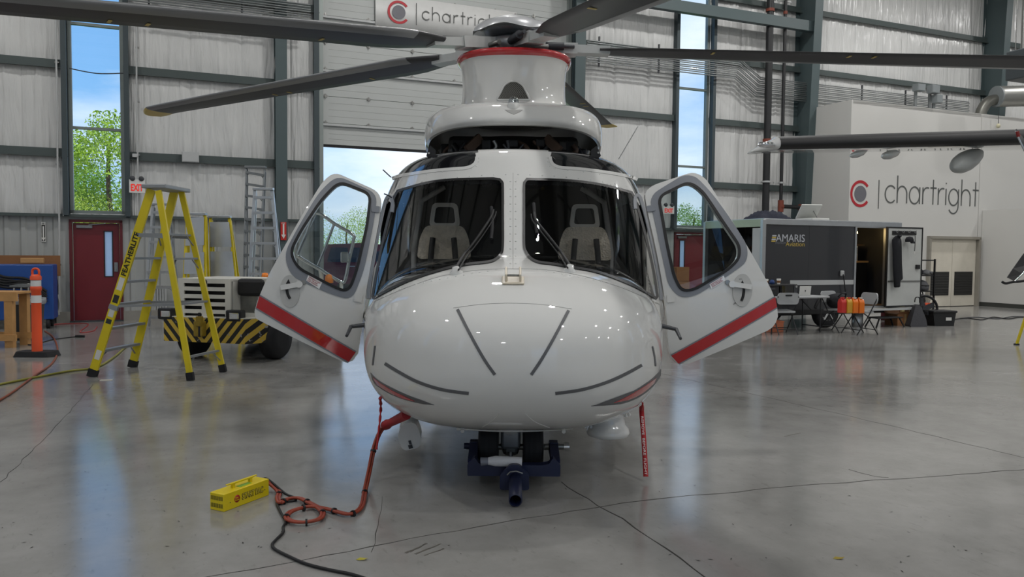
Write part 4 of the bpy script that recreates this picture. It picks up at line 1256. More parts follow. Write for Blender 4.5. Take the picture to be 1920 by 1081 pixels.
# black-bay machinery between roof and hood
BAY = mat('bay_black', '#1a1818', .6, var=.3)
BROWN = mat('bay_brown', '#4a3628', .6, var=.2)
bay = part('engine_bay', MB().box((0, 9.4, 2.62), (1.36, 2.2, .36), bev=.05).lathe([(.74, 2.40), (.74, 2.58), (.66, 2.72), (.5, 2.79), (0, 2.8)], (0, 8.72, 0), 32), BAY, heli)
r2 = random.Random(11)
for i in range(16):
    a = pi + pi * (i + .5) / 16; r = .75
    p0 = Vector((r * 1.02 * cos(a), 8.72 + r * 1.04 * sin(a), 2.5)); pts = [p0 + Vector((r2.uniform(-.06, .06), r2.uniform(-.04, .04), dz)) for dz in (-.02, .06, .13, .2)]
    part('bay_pipe', MB().tube(smoothpts(pts, 4), r2.uniform(.012, .03), 6), r2.choice((BLACK, DGREY, BAY, STEEL, BROWN)), bay, world=False)
for i in range(9):
    a = pi + pi * (i + .5) / 9; p = (.74 * cos(a), 8.72 + .76 * sin(a), 2.56 + r2.uniform(0, .14))
    part('bay_unit', MB().box(p, (r2.uniform(.06, .14), .1, r2.uniform(.05, .12)), rz=a, bev=.015), r2.choice((BAY, BLACK, DGREY, BAY)), bay, world=False)
for s in (-1, 1):
    part('bay_duct', MB().bar((s * .33, 8.0, 2.74), (s * .46, 7.92, 2.60), .05, .09), BROWN, bay, world=False)
part('bay_frame', MB().tube([(-.1, 7.9, 2.66), (-.05, 7.9, 2.60), (.05, 7.9, 2.60), (.1, 7.9, 2.66)], .012, 6), DGREY, bay, world=False)
part('bay_bracket', MB().box((0, 7.75, 2.535), (.09, .06, .05), bev=.01), LGREY, bay, world=False)
# front roof fairing lip (white hump) and black cowl brackets
vs = []
for i in range(13):
    x = -.345 + .69 * i / 12; k_ = 1 - (abs(x) / .36) ** 6
    vs += [(x, 6.93, 2.40), (x, 7.05, 2.47 + .005 * k_), (x, 7.35, 2.535 + .012 * k_), (x, 7.7, 2.54 + .012 * k_), (x, 7.72, 2.45)]
for s in (-1, 1):
    pl = [(799, 292), (806, 272), (817, 281), (817, 292), (850, 293), (838, 304), (815, 306)] if s < 0 else [(1127, 292), (1119, 273), (1108, 281), (1108, 292), (1076, 293), (1088, 304), (1110, 306)]
    o = part('cowl_bracket', MB().prism(roundpoly(pl, 1.5, 2), lambda a, b, d: aty(a, b, 7.42 + d), 0, .02), BLACKG if 0 else BLACK, heli)
    q = (804, 287) if s < 0 else (1122, 286)
    part('bracket_bolt', MB().cyl(aty(*q, 7.405), aty(*q, 7.42), .01, n=10), CHROME, o, world=False)
# roof antennas
part('roof_antenna', MB().tube([aty(733, 332, 7.1), aty(718, 318, 7.1)], .006, 6), DGREY, heli)
part('whip_antenna', MB().tube([aty(1160, 298, 8.8), aty(1196, 237, 8.8)], .006, 6), LGREY, heli)
part('temperature_probe', MB().tube([aty(720, 363, 6.75), aty(728, 366, 6.75), aty(734, 370, 6.8)], .006, 6), DGREY, heli)

# ---- rotor
HUB = Vector((-.02, 9.2, 3.93))
MASTM = mat('hub_metal', '#8b8c8e', .35, metal=.7, var=.15, scale=12)
part('rotor_mast', MB().cyl((HUB.x, 9.2, 3.4), (HUB.x, 9.2, 4.12), .13, n=24), MASTM, heli)
hub = part('rotor_hub', MB().lathe([(.2, -.14), (.3, -.1), (.34, -.02), (.34, .05), (.26, .09), (.0, .1)], HUB, 40), MASTM, heli)
CAPW = mat('hub_cap', '#c9cacc', .3, metal=.15, var=.04, coat=1)
vs = []; n = 60
prof = [(.47, .12), (.465, .14), (.44, .19), (.37, .255), (.26, .305), (.12, .332), (.02, .338)]
for r, z in prof:
    for k in range(n):
        a = 2 * pi * k / n; sc = 1 + (.035 * cos(5 * (a - radians(75))) if r > .3 else 0)
        dz = (.05 * (.5 - .5 * cos(5 * (a - radians(75)))) if r > .42 else 0)
        vs.append((HUB.x + r * sc * cos(a), HUB.y + r * sc * sin(a), HUB.z + z + dz))
mb = MB().add(vs, [(i * n + k, i * n + (k + 1) % n, (i + 1) * n + (k + 1) % n, (i + 1) * n + k) for i in range(len(prof) - 1) for k in range(n)], True)
part('hub_cap', mb, CAPW, heli)
part('cap_dish', MB().lathe([(.45, .13), (.36, .12), (.25, .1), (.16, .06), (.0, .06)], HUB, 40), CHROME, heli)
BLADE = mat('blade_grey', '#363638', .45, var=.1, scale=3)
BLADEL = mat('blade_edge', '#8a8b8c', .35, metal=.4, var=.05)
TIPY = mat('blade_tip_yellow', '#c9b26a', .5)
def blade(az, ztip, zmid, R=6.95, root_z=4.0, pit=11):
    a = radians(az); d = Vector((sin(a), cos(a), 0)); tdir = Vector((-cos(a), sin(a), 0))   # leading edge direction
    ks = 30; r0 = 1.0
    def zc(r):
        t = r / R; A = 2 * (root_z + ztip - 2 * zmid); B = ztip - root_z - A
        return root_z + B * t + A * t * t
    def ring_(r):
        t = (r - r0) / (R - r0); ch = .48 if t < .93 else .48 - .18 * ((t - .93) / .07) ** 2
        if t < .08: ch = .26 + (.22) * (t / .08)
        c = HUB.to_2d().to_3d() + d * r; tw = radians(pit - 9 * t)
        sweep = 0 if t < .93 else -.25 * (t - .93) / .07 * .6
        pts = []
        for s, th in ((.5, 0), (.42, .55), (.25, .95), (0, .85), (-.25, .5), (-.5, .06), (-.5, -.06), (-.25, -.25), (0, -.45), (.25, -.5), (.42, -.35)):
            x_ = s * ch + sweep; y_ = th * .05
            pts.append(Vector((c.x, c.y, zc(r))) + tdir * (x_ * cos(tw)) + Vector((0, 0, 1)) * (x_ * sin(tw) + y_))
        return pts
    vs = []; n_ = 11; RS = [r0 + (R - r0) * (i / ks) for i in range(ks + 1)] 
    cut = 28
    for r in RS[:cut + 1]: vs += ring_(r)
    fsb = [(i * n_ + k, i * n_ + (k + 1) % n_, (i + 1) * n_ + (k + 1) % n_, (i + 1) * n_ + k) for i in range(cut) for k in range(n_)]
    mb = MB().add(vs, fsb, True).add(vs[:n_], [tuple(range(n_))])
    bl = part('rotor_blade', mb, BLADE, heli)
    vs = []
    for i in range(7): vs += ring_(RS[cut] + (R - RS[cut]) * i / 6)
    mb = MB().add(vs, [(i * n_ + k, i * n_ + (k + 1) % n_, (i + 1) * n_ + (k + 1) % n_, (i + 1) * n_ + k) for i in range(6) for k in range(n_)], True).add(vs[-n_:], [tuple(range(n_))])
    part('blade_tip', mb, TIPY, bl, world=False)
    # metal leading edge strip
    vs = []
    for r in RS[2:cut + 1]:
        q = ring_(r); c_ = (q[3] + q[8]) / 2
        vs += [p + (p - c_).normalized() * .004 for p in (q[2], q[1], q[0], q[10], q[9])]
    m_ = len(RS[2:cut + 1])
    part('leading_edge', MB().add(vs, [(i * 5 + k, i * 5 + k + 1, (i + 1) * 5 + k + 1, (i + 1) * 5 + k) for i in range(m_ - 1) for k in range(4)], True), BLADEL, bl, world=False)
    for r in (2.3, 3.9, 4.2):
        q = ring_(r); c_ = q[7]; 
        part('blade_mark', MB().bar(c_ - tdir * .06 + Vector((0, 0, -.006)), c_ + tdir * .03 + Vector((0, 0, -.006)), .03, .004), TIPY, bl, world=False)
    # trim tabs
    # root grip
    gz = zc(.7)
    c0 = HUB + d * .28; c1 = Vector((HUB.x, HUB.y, zc(1.12))) + d * 1.12
    gr = part('blade_grip', MB().bar(c0, c0.lerp(c1, .55), .2, .12).bar(c0.lerp(c1, .5), c1, .17, .09), mat('grip_white', '#b8bab8', .4, metal=.2), heli)
    part('pitch_horn', MB().cyl(c0 + d * .12 + tdir * .1 + Vector((0, 0, -.05)), c0 + d * .12 + tdir * .27 + Vector((0, 0, -.05)), .03, n=10).cyl(c0 + d * .12 + tdir * .25 + Vector((0, 0, -.05)), HUB + tdir * .2 + Vector((0, 0, -.5)), .018, n=8), STEEL, gr, world=False)
    part('damper', MB().cyl(c0 + d * .02 - tdir * .13, c0 + d * .3 - tdir * .14, .045, n=12).cyl(c0 + d * .3 - tdir * .14, c0 + d * .42 - tdir * .13, .022, n=10), DGREY, gr, world=False)
blade(303, 3.82, 3.88, R=7.25, root_z=3.92)
blade(231, 3.24, 3.58, root_z=3.92)
blade(159, 3.25, 3.62, root_z=3.92, pit=-3)
blade(87, 3.90, 3.90, root_z=3.93, pit=3)
blade(15, 4.10, 4.02, root_z=3.93)

# ---- belly: nose gear, searchlight, radome, sponsons
for s in (-1, 1):
    part('side_sponson', MB().lathe([(0, -1.15), (.12, -1.05), (.24, -.75), (.3, -.3), (.3, .4), (.22, .9), (0, 1.2)], (s * 1.12, 8.15, .62), 28, T=Matrix.Rotation(pi / 2, 4, 'X')), HELIW, heli)
    wz = part('main_wheel', MB().lathe([(.1, -.09), (.26, -.09), (.3, -.05), (.31, 0), (.3, .05), (.26, .09), (.1, .09)], (s * 1.35, 10.3, .31), 28, T=Matrix.Rotation(pi / 2, 4, 'Y')), RUBBER, heli)
    part('wheel_hub', MB().lathe([(.12, -.1), (.12, .1)], (s * 1.35, 10.3, .31), 16, T=Matrix.Rotation(pi / 2, 4, 'Y')), STEEL, wz, world=False)
    part('main_gear_leg', MB().tube([(s * 1.35, 10.3, .31), (s * 1.25, 10.2, .6), (s * 1.0, 10.1, .8)], .05, 10), HELIW, heli)
yw = 5.64
for cx in (919.5, 1003):
    x_ = (cx - 961) / FPX * yw
    prof = [(.08, -.07), (.15, -.072), (.178, -.062), (.187, -.045), (.184, -.036), (.188, -.03), (.188, -.006), (.184, 0), (.188, .006), (.188, .03), (.184, .036), (.187, .045), (.178, .062), (.15, .072), (.08, .07)]
    nw = part('nose_wheel', MB().lathe(prof, (x_, yw, .19), 40, T=Matrix.Rotation(pi / 2, 4, 'Y')), RUBBER, heli)
    part('wheel_hub', MB().lathe([(.085, -.06), (.085, .06)], (x_, yw, .19), 20, T=Matrix.Rotation(pi / 2, 4, 'Y')), STEEL, nw, world=False)
ng = part('nose_gear_strut', MB().cyl((0, yw + .03, .2), (0, yw + .08, .75), .05, n=16).box((0, yw, .19), (.12, .1, .11), bev=.03), STEEL, heli)
part('nose_axle', MB().cyl((-.32, yw, .19), (.32, yw, .19), .022, n=12), STEEL, ng, world=False)
part('taxi_light', MB().lathe([(.055, .0), (.062, -.02), (.058, -.05), (.0, -.056)], (0, yw - .08, .36), 20, T=Matrix.Rotation(-pi / 2, 4, 'X')), LGREY, ng, world=False)
part('taxi_lens', MB().lathe([(.047, .0), (.03, .014), (.0, .018)], (0, yw - .085, .36), 20, T=Matrix.Rotation(pi / 2, 4, 'X')), CHROME, ng, world=False)
part('torque_link', MB().box((0, yw - .06, .26), (.14, .04, .14), bev=.03).cyl((0, yw - .08, .17), (0, yw - .1, .13), .015, n=8), MASTM, ng, world=False)
for q0, q1, q2 in (((856, 804), (905, 804), (867, 808)), ((1020, 804), (1074, 802), (1057, 809))):
    part('gear_door_hinge', MB().cyl(aty(*q0, 5.4), aty(*q1, 5.4), .009, n=8).cyl(aty(*q2, 5.38), aty(q2[0], q2[1] - 5, 5.42), .014, n=10), HELIW, heli)
part('gear_bay_edge', MB().tube(smoothpts([aty(862, 803, 5.45), aty(905, 806, 5.4), aty(962, 807.5, 5.38), aty(1020, 806, 5.4), aty(1068, 803, 5.45)], 4), .008, 6), HELIW, heli)
# searchlight pod: tilted rounded paddle
sl = aty(768, 812, 5.75)
T = frame3(sl, (.95, .0, .22), (-.25, -.3, 1.0))
part('searchlight_pod', MB(T).prism(roundpoly([(-.075, -.105), (.055, -.105), (.085, -.03), (.075, .105), (-.03, .11), (-.085, .02)], .045, 5), lambda a, b, d: (a, b, d), -.06, .05), HELIW, heli)
part('searchlight_slot', MB(T).box((-.005, -.045, .052), (.018, .03, .006)).box((-.01, -.08, .052), (.03, .03, .006)), DGREY, heli)
part('searchlight_lug', MB(T).box((.0, .14, -.01), (.06, .1, .05), bev=.015), HELIW, heli)
# radome disc with neck on the right
rd = aty(1140, 812, 5.75)
part('sensor_radome', MB().lathe([(.0, 0), (.13, .002), (.152, .012), (.158, .035), (.15, .062), (.125, .09), (.118, .14), (.12, .2)], rd + Vector((.0, 0, -.02)), 40), HELIW, heli)
for q in ((1098, 799), (1108, 799), (1174, 778), (1180, 776)):
    part('fastener', MB().lathe([(.012, -.012), (.014, 0), (.0, .012)], aty(*q, 5.7), 10), HELIW, heli)
# ------------------------------------------------------------------ ground equipment round the nose
NAVY = mat('navy_paint', '#141c3c', .4, var=.15)
tb = thing('tow_bar', 'navy blue tow bar head clamped to the nose wheel axle', 'tow bar', (0.02, 5.2, 0))
fy_ = lambda px, py, Y: aty(px, py, Y)
mb = MB()
yb_ = 5.30
xa, xb = (880 - 961) / FPX * yb_, (1055 - 961) / FPX * yb_
mb.prism(roundpoly([(xa, .085), (xb, .085), (xb, .165), (xb - .05, .21), (xb - .075, .17), (xb - .13, .16), (xa + .13, .16), (xa + .075, .17), (xa + .05, .21), (xa, .165)], .008, 2), lambda a, b, d: (a, d, b), yb_ - .04, yb_ + .04)
part('yoke', mb, NAVY, tb)
for s, x in ((-1, xa + .03), (1, xb - .03)):
    part('yoke_arm', MB().bar((x, yb_, .15), (x, 5.62, .21), .06, .08).box((x, 5.60, .2), (.065, .1, .09), bev=.01), NAVY, tb)
    part('axle_pin', MB().cyl((x - s * .06, 5.62, .2), (x + s * .075, 5.62, .2), .022, n=14), STEEL if s > 0 else NAVY, tb)
part('knob', MB().cyl((xb + .045, 5.62, .2), (xb + .085, 5.62, .2), .03, n=16), CHROME, tb)
part('pivot_plate', MB().prism(roundpoly([(-.07, .02), (.125, .02), (.125, .12), (.085, .16), (.06, .19), (-.005, .19), (-.03, .16), (-.07, .12)], .02, 3), lambda a, b, d: (a, d, b), 5.16, 5.2), NAVY, tb)
dt_ = Vector((-.004, .36, .06)).normalized()
part('draw_tube', MB().lathe([(.036, .0), (.0425, 0), (.0425, .42), (.036, .42), (.036, 0)], (0, 0, 0), 28, T=frame3((.033, 4.86, .0465), (1, 0, 0), dt_.cross(Vector((1, 0, 0)))), cap=False), NAVY, tb)
part('retainer_clip', MB().tube([(-.02, 5.13, .13), (.0, 5.12, .155), (.04, 5.115, .16), (.08, 5.12, .145)], .006, 6), STEEL, tb)
part('wrapped_sleeve', MB().tube([(xa + .14, 5.25, .19), (xa + .19, 5.25, .19), (xb - .26, 5.25, .185)], [.026, .036, .034], 12), mat('plastic_sleeve', '#d5d5d8', .35, var=.1, bump=.3, bscale=40), tb)
part('sleeve_end', MB().tube([(xa + .09, 5.25, .185), (xa + .15, 5.25, .19)], [.03, .024], 10), mat('clear_plastic', '#7d808a', .25), tb)

FLAGR = mat('streamer_red', '#a5161c', .6, var=.05)
def streamer():
    top = Vector(onsurf([(1203, 757)], .01)[0][0]); Yb = 5.45
    pts = [top, aty(1203, 770, 5.62), aty(1207, 820, 5.55), aty(1211, 893, Yb)]
    t = thing('warning_streamer', 'red warning streamer hanging from the right side of the nose', 'streamer', (pts[-1].x, pts[-1].y, 0))
    L = smoothpts(pts, 6); mb = MB(); hw = .0175; vs = []
    for i, p in enumerate(L):
        w_ = hw if i > 4 else hw * (.35 + .65 * i / 4)
        vs += [p + Vector((-w_, 0, 0)), p + Vector((w_, 0, 0)), p + Vector((-w_, .002, 0)), p + Vector((w_, .002, 0))]
    n = len(L)
    mb.add(vs, [f for i in range(n - 1) for f in ((4 * i, 4 * i + 1, 4 * i + 5, 4 * i + 4), (4 * i + 3, 4 * i + 2, 4 * i + 6, 4 * i + 7), (4 * i + 1, 4 * i + 3, 4 * i + 7, 4 * i + 5), (4 * i + 2, 4 * i, 4 * i + 4, 4 * i + 6))], True)
    part('ribbon', mb, FLAGR, t)
    part('tie_cord', MB().tube([top + Vector((0, 0, .02)), top, pts[1]], .006, 6), FLAGR, t)
    a, b = L[7], L[-1]
    text('ribbon_text', 'REMOVE  BEFORE  FLIGHT', frame3((a + b) / 2 + Vector((0, -.012, 0)) + (b - a).normalized() * .0, b - a, Vector((1, 0, 0))), mat('lettering_white', '#e6e2e0', .6), t, width=(b - a).length * .93, height=.017)
streamer()
t = thing('tie_ribbon', 'narrow twisted red ribbon hanging left of the ground power plug', 'streamer', (-.92, 5.5, 0))
top = Vector(onsurf([(715, 743)], .01)[0][0])
part('ribbon', MB().tube(smoothpts([top, aty(714, 765, 5.6), aty(711, 800, 5.5), aty(706, 842, 5.42)], 6), [.004 + .010 * abs(sin(1.1 * i + .6)) * (1 - i / 30) for i in range(19)], 6), FLAGR, t)

# start unit
A, B, Cc = floorp(388.8, 956), floorp(420, 959.6), floorp(504.5, 927.5)
ux = (Cc - B); Ls = ux.length; ux.normalize(); uy = Vector((-ux.y, ux.x, 0)); Wd = abs((A - B).dot(uy)); Hs = .108
T = frame3(B, ux, uy)
YEL2 = mat('yellow_powder', '#dcc40f', .4, var=.04)
su = thing('start_power_unit', 'yellow portable start power unit with top handle on the floor', 'power unit', B)
part('case', MB(T).box((Ls / 2, Wd / 2, Hs / 2), (Ls, Wd, Hs), bev=.004), YEL2, su)
for r in range(2):
    for k in range(11):
        part('vent_slot', MB(T).box((-.0005, Wd * (.12 + .078 * k), Hs * (.3 + .42 * r)), (.002, .0035, Hs * .24)), BLACK, su)
part('handle', MB(T).bar((Ls * .28, Wd / 2, Hs + .028), (Ls * .78, Wd / 2, Hs + .028), .02, .008), YEL2, su)
for f in (.34, .72): part('handle_post', MB(T).box((Ls * f, Wd / 2, Hs + .014), (.018, .02, .028)), YEL2, su)
for f in (.24, .82): part('handle_tab', MB(T).box((Ls * f, Wd / 2, Hs + .03), (.03, .014, .006)), YEL2, su)
part('top_placard', MB(T).box((Ls * .55, Wd * .38, Hs + .0008), (.1, .035, .0016)), mat('placard_green', '#7fae3c', .5), su)
o_ = T @ Vector((Ls * .62, -.0012, Hs * .52)); tt = frame3(o_, ux, (0, 0, 1))
text('lettering_shadow', 'START PAC', frame3(o_ + Vector((.0, 0, -.001)), ux, (0, 0, 1)), BLACK, su, width=Ls * .48, height=Hs * .38, bold=.045)
text('lettering', 'START PAC', frame3(o_ - uy * .001, ux, (0, 0, 1)), mat('lettering_cream', '#e8d24a', .5), su, width=Ls * .463, height=Hs * .315, bold=-.012)
part('badge', MB(T).lathe([(.0235, 0), (.0235, .0012), (0, .0012)], (Ls * .28, 0, Hs * .5), 24, T=Matrix.Rotation(pi / 2, 4, 'X')), mat('badge_red', '#a52a1a', .5), su)
text('badge_text', 'Start\nPower', frame3(T @ Vector((Ls * .28, -.002, Hs * .5)), ux, (0, 0, 1)), YEL2, su, width=.034, height=.024)
for f in (.13, .90): part('screw', MB(T).lathe([(.004, 0), (.003, .002), (0, .002)], (Ls * f, 0, Hs * .42), 8, T=Matrix.Rotation(pi / 2, 4, 'X')), DGREY, su)
cz = lambda L, z=.014: [floorp(370 + x / 4.89, 860 + y / 4.89, z) for x, y in L]
ORC = mat('orange_cable', '#8e3a26', .5, var=.12)
oc = thing('power_cable', 'thick orange-red ground power cable looped on the floor and plugged into the nose', 'cable', (-1.3, 4.9, 0))
start = T @ Vector((Ls, Wd * .45, Hs * .75))
body = [start, start + ux * .05 + Vector((0, 0, -.02))] + cz([(745, 300), (738, 360), (760, 402)], .016) + cz([(830, 368), (930, 360), (1040, 410), (1110, 450), (1150, 500), (1120, 550), (1000, 580), (880, 575), (818, 540), (850, 490), (940, 455), (1050, 437)], .02) + cz([(1200, 462), (1300, 490), (1380, 507), (1450, 490)], .016)
hang = [floorp(679, 947, .016), floorp(685, 917, .03), aty(693, 880, 5.38), aty(700, 845, 5.45), aty(710, 815, 5.52), aty(722, 797, 5.56)]
for k, off in enumerate((Vector((.007, .007, 0)), Vector((-.007, -.007, .004)))):
    L = smoothpts([p + off for p in body + hang], 6)
    part('conductor', MB().tube(L, .0095, 8), ORC, oc)
L = smoothpts(body + hang, 6)
for i in range(14, len(L) - 4, 13):
    d = (L[i + 1] - L[i]).normalized(); part('cable_tie', MB().cyl(L[i] - d * .006, L[i] + d * .006, .021, n=10), BLACK, oc)
pe = Vector(onsurf([(762, 777)], .0)[0][0]); ps = hang[-1]
part('plug', MB().tube([ps, ps.lerp(pe, .12), ps.lerp(pe, .18), pe], [.034, .036, .028, .034], 14), mat('plug_red', '#9a1d26', .5), oc)
bcab = part('extension_lead', MB().tube(smoothpts([start - ux * .0 + uy * .02, start + ux * .06 + uy * .02] + cz([(800, 312), (870, 345), (905, 372), (840, 388), (765, 384), (728, 402), (760, 480), (800, 550), (808, 585), (785, 625), (788, 670), (720, 740), (686, 785), (720, 830), (860, 900), (1000, 960), (1200, 1012), (1400, 1052), (1560, 1100)], .009), 6), .008, 8), BLACK, None)
tag(bcab, 'thin black extension lead trailing from the start unit to the foreground', 'cable')

# ------------------------------------------------------------------ left side of the hangar
def rail(a, b, m, parent, w_, d_, name='rail', up=(0, 1, 0)):
    return part(name, MB().bar(a, b, w_, d_, up), m, parent)
# big yellow stepladder
fl = [floorp(172, 706), floorp(248, 688), floorp(358, 713), floorp(419, 697)]
tp = [aty(284, 355, 9.68), aty(327, 359, 10.3), aty(297, 357, 9.6), aty(340, 359, 10.2)]
lad = thing('step_ladder', 'large yellow stepladder standing open beside the tow tractor', 'ladder', (sum((p for p in fl), Vector()) / 4))
nm = Vector((0, 1, 0))
atz = lambda i, z: fl[i].lerp(tp[i], z / tp[i].z)
for i in range(4):
    d = (tp[i] - fl[i]).normalized()
    rail(fl[i] + d * .07, tp[i], YELLOW, lad, (.1 if i < 2 else .07), .035)
    part('rubber_foot', MB().bar(fl[i], fl[i] + d * .1, .115 if i < 2 else .085, .055, (0, 1, 0)), RUBBER, lad)
cen = sum((p for p in tp), Vector()) / 4
ALM = mat('ladder_aluminium', '#9a9d9f', .45, metal=.6, var=.1)
part('top_cap', MB().box(cen + Vector((0, 0, .03)), (.30, .74, .05), bev=.01), ALM, lad)
for z in (.32, .60, .90, 1.18, 1.47):
    part('step', MB().bar(atz(0, z), atz(1, z), .09, .03), ALM, lad)
for z in (.28, .92, 1.47):
    part('rear_brace', MB().bar(atz(2, z), atz(3, z), .045, .025), ALM, lad)
for a_, b_ in ((0, 2), (1, 3)):
    part('spreader', MB().bar(atz(a_, .88), atz(b_, .92), .012, .03), ALM, lad)
    part('platform_edge', MB().bar(atz(a_, 1.76), atz(b_, 1.74), .03, .045), ALM, lad)
q = [atz(i, 1.755) for i in (0, 1, 3, 2)]
part('platform', MB().add([p + Vector((0, 0, dz)) for dz in (0, .025) for p in q], [(3, 2, 1, 0), (4, 5, 6, 7), (0, 1, 5, 4), (1, 2, 6, 5), (2, 3, 7, 6), (3, 0, 4, 7)]), ALM, lad)
for i, j, z in ((0, 1, .32), (2, 3, .28), (2, 3, 1.47), (0, 1, 1.76), (2, 3, 1.76)):
    for a_, b_ in ((i, j), (j, i)):
        p = atz(a_, z - .14); qq = atz(a_, z).lerp(atz(b_, z), .22); part('knee_brace', MB().bar(p, qq, .02, .006), ALM, lad)
d0 = (tp[0] - fl[0]).normalized(); xax = d0.cross(Vector((0, 1, 0))).normalized()
pos = fl[0].lerp(tp[0], .66) + Vector((0, -.022, 0))
text('rail_lettering', 'FEATHERLITE', frame3(pos, d0, d0.cross(Vector((0, 1, 0))) * (1 if d0.cross(Vector((0, 1, 0))).x < 0 else -1)), BLACK, lad, width=.56, height=.062, bold=.02)
for f, c, L_ in ((.50, '#d8d8d2', .16), (.42, '#2a2a26', .10), (.345, '#c8c8c2', .10), (.30, '#2c3634', .06), (.12, '#d8d8d2', .12)):
    p = fl[0].lerp(tp[0], f) + Vector((0, -.019, 0))
    part('sticker', MB().bar(p - d0 * L_ / 2, p + d0 * L_ / 2, .065, .002, (0, 1, 0)), mat('sticker' + c, c, .5), lad)
part('rail_clamp', MB().bar(fl[0].lerp(tp[0], .375) - d0 * .03, fl[0].lerp(tp[0], .375) + d0 * .03, .11, .045, (0, 1, 0)), ALM, lad)

# tow tractor
TY = 11.15
tr0 = floorp(398, 670); tr0 = Vector(((381 - 960) / FPX * TY, TY, 0))
yaw = radians(-14)
trc = thing('tow_tractor', 'white tow tractor with black and yellow hazard bumper', 'tractor', tr0, yaw)
TRW = mat('tractor_white', '#d3d1c8', .45, var=.06, scale=3)
HAZ = bpy.data.materials.new('hazard_stripes'); HAZ.use_nodes = True
t = HAZ.node_tree; b_ = t.nodes['Principled BSDF']; tcn = N(t, 'ShaderNodeTexCoord'); sx3 = N(t, 'ShaderNodeSeparateXYZ')
t.links.new(tcn.outputs['Object'], sx3.inputs[0])
ab = N(t, 'ShaderNodeMath', operation='ABSOLUTE'); t.links.new(sx3.outputs['X'], ab.inputs[0])
sb = N(t, 'ShaderNodeMath', operation='SUBTRACT'); t.links.new(ab.outputs[0], sb.inputs[0]); 
mz = N(t, 'ShaderNodeMath', operation='MULTIPLY'); mz.inputs[1].default_value = .85; t.links.new(sx3.outputs['Z'], mz.inputs[0]); t.links.new(mz.outputs[0], sb.inputs[1])
md = N(t, 'ShaderNodeMath', operation='PINGPONG'); md.inputs[1].default_value = .075; t.links.new(sb.outputs[0], md.inputs[0])
gt = N(t, 'ShaderNodeMath', operation='GREATER_THAN'); gt.inputs[1].default_value = .0375; t.links.new(md.outputs[0], gt.inputs[0])
nz = N(t, 'ShaderNodeTexNoise', i_Scale=14.0, i_Detail=4.0); t.links.new(tcn.outputs['Object'], nz.inputs['Vector'])
ch = N(t, 'ShaderNodeMath', operation='GREATER_THAN'); ch.inputs[1].default_value = .655; t.links.new(nz.outputs['Fac'], ch.inputs[0])
mxh = N(t, 'ShaderNodeMixRGB'); mxh.inputs[1].default_value = (.012, .012, .012, 1); mxh.inputs[2].default_value = (.62, .42, .05, 1); t.links.new(gt.outputs[0], mxh.inputs[0])
mxc = N(t, 'ShaderNodeMixRGB'); mxc.inputs[2].default_value = (.35, .34, .32, 1); t.links.new(ch.outputs[0], mxc.inputs[0]); t.links.new(mxh.outputs[0], mxc.inputs[1]); t.links.new(mxc.outputs[0], b_.inputs['Base Color'])
b_.inputs['Roughness'].default_value = .5
pl_ = lambda nm, mb, m, par=None, lb=None: part(nm, mb, m, par or trc, world=False, label=lb)
# bumper with chamfered ends (plan outline, extruded in z)
plan = [(-.66, 0), (.66, 0), (.86, .28), (.86, .42), (-.86, .42), (-.86, .28)]
pl_('bumper', MB().prism(plan, lambda a, b, d: (a, b, d), .27, .62), HAZ)
pl_('bumper_top', MB().prism(plan, lambda a, b, d: (a, b, d), .62, .63), TRW)
# hood: front face with louvres cut as openings between slats
hx0, hx1, hz0, hz1 = -.50, .36, .58, 1.17
hood_ = pl_('hood', MB().prism([(hx0 + .04, .16), (hx1, .12), (hx1, 1.1), (hx0 - .02, 1.1), (hx0 - .02, .22)], lambda a, b, d: (a, b, d), hz1 - .035, hz1).box((hx0 + .01, .62, .86), (.03, .9, .58)).box((hx1 - .015, .62, .86), (.03, .9, .58)), TRW)
zs = [hz0 + .04 + i * .108 for i in range(5)]
colx = [(-.40, -.11), (-.03, .27)]
mb = MB()
fyh = .12
for x0, x1 in ((hx0, colx[0][0]), (colx[0][1], colx[1][0]), (colx[1][1], hx1)): mb.box(((x0 + x1) / 2, fyh, (hz0 + hz1) / 2), (x1 - x0, .025, hz1 - hz0))
for x0, x1 in colx:
    prev = hz0
    for z in zs + [hz1]:
        top = z if z != hz1 else hz1
        if top - prev > .005: mb.box(((x0 + x1) / 2, fyh, (prev + top) / 2), (x1 - x0, .025, top - prev))
        prev = z + .052
pl_('grille', mb, TRW, hood_)
pl_('grille_back', MB().box(((hx0 + hx1) / 2, .22, .86), (hx1 - hx0 - .08, .02, .56)), BLACK, hood_)
pl_('emblem', MB().lathe([(.035, 0), (.03, .006), (.018, .006), (.015, .003), (0, .003)], (-.05, .105, 1.125), 20, T=Matrix.Rotation(pi / 2, 4, 'X')), DGREY, hood_)
# right shoulder with recessed panel, left fender, mudguards
pl_('fender', MB().prism([(.36, .2), (.80, .3), (.80, 1.5), (.36, 1.5)], lambda a, b, d: (a, b, d), .60, .68), TRW)
pl_('side_panel', MB().prism([(.36, .62), (.66, .62), (.62, .95), (.40, 1.0), (.36, 1.15)], lambda a, b, d: (a, d, b), .35, .38), STEEL)
pl_('side_cowl', MB().prism([(.36, 1.0), (.86, 1.0), (.86, 1.17), (.36, 1.17)], lambda a, b, d: (a, d, b), .5, 1.2), TRW)
pl_('mirror_head', MB().box((.58, .28, 1.05), (.42, .10, .25), bev=.05), BLACK)
pl_('fender', MB().prism([(-.52, .25), (-.86, .35), (-.86, 1.5), (-.52, 1.5)], lambda a, b, d: (a, b, d), .60, .68), TRW)
pl_('wind_deflector', MB().prism([(-.80, .66), (-.52, .66), (-.52, .86), (-.70, .84)], lambda a, b, d: (a, d, b), .4, .46), BLACK)
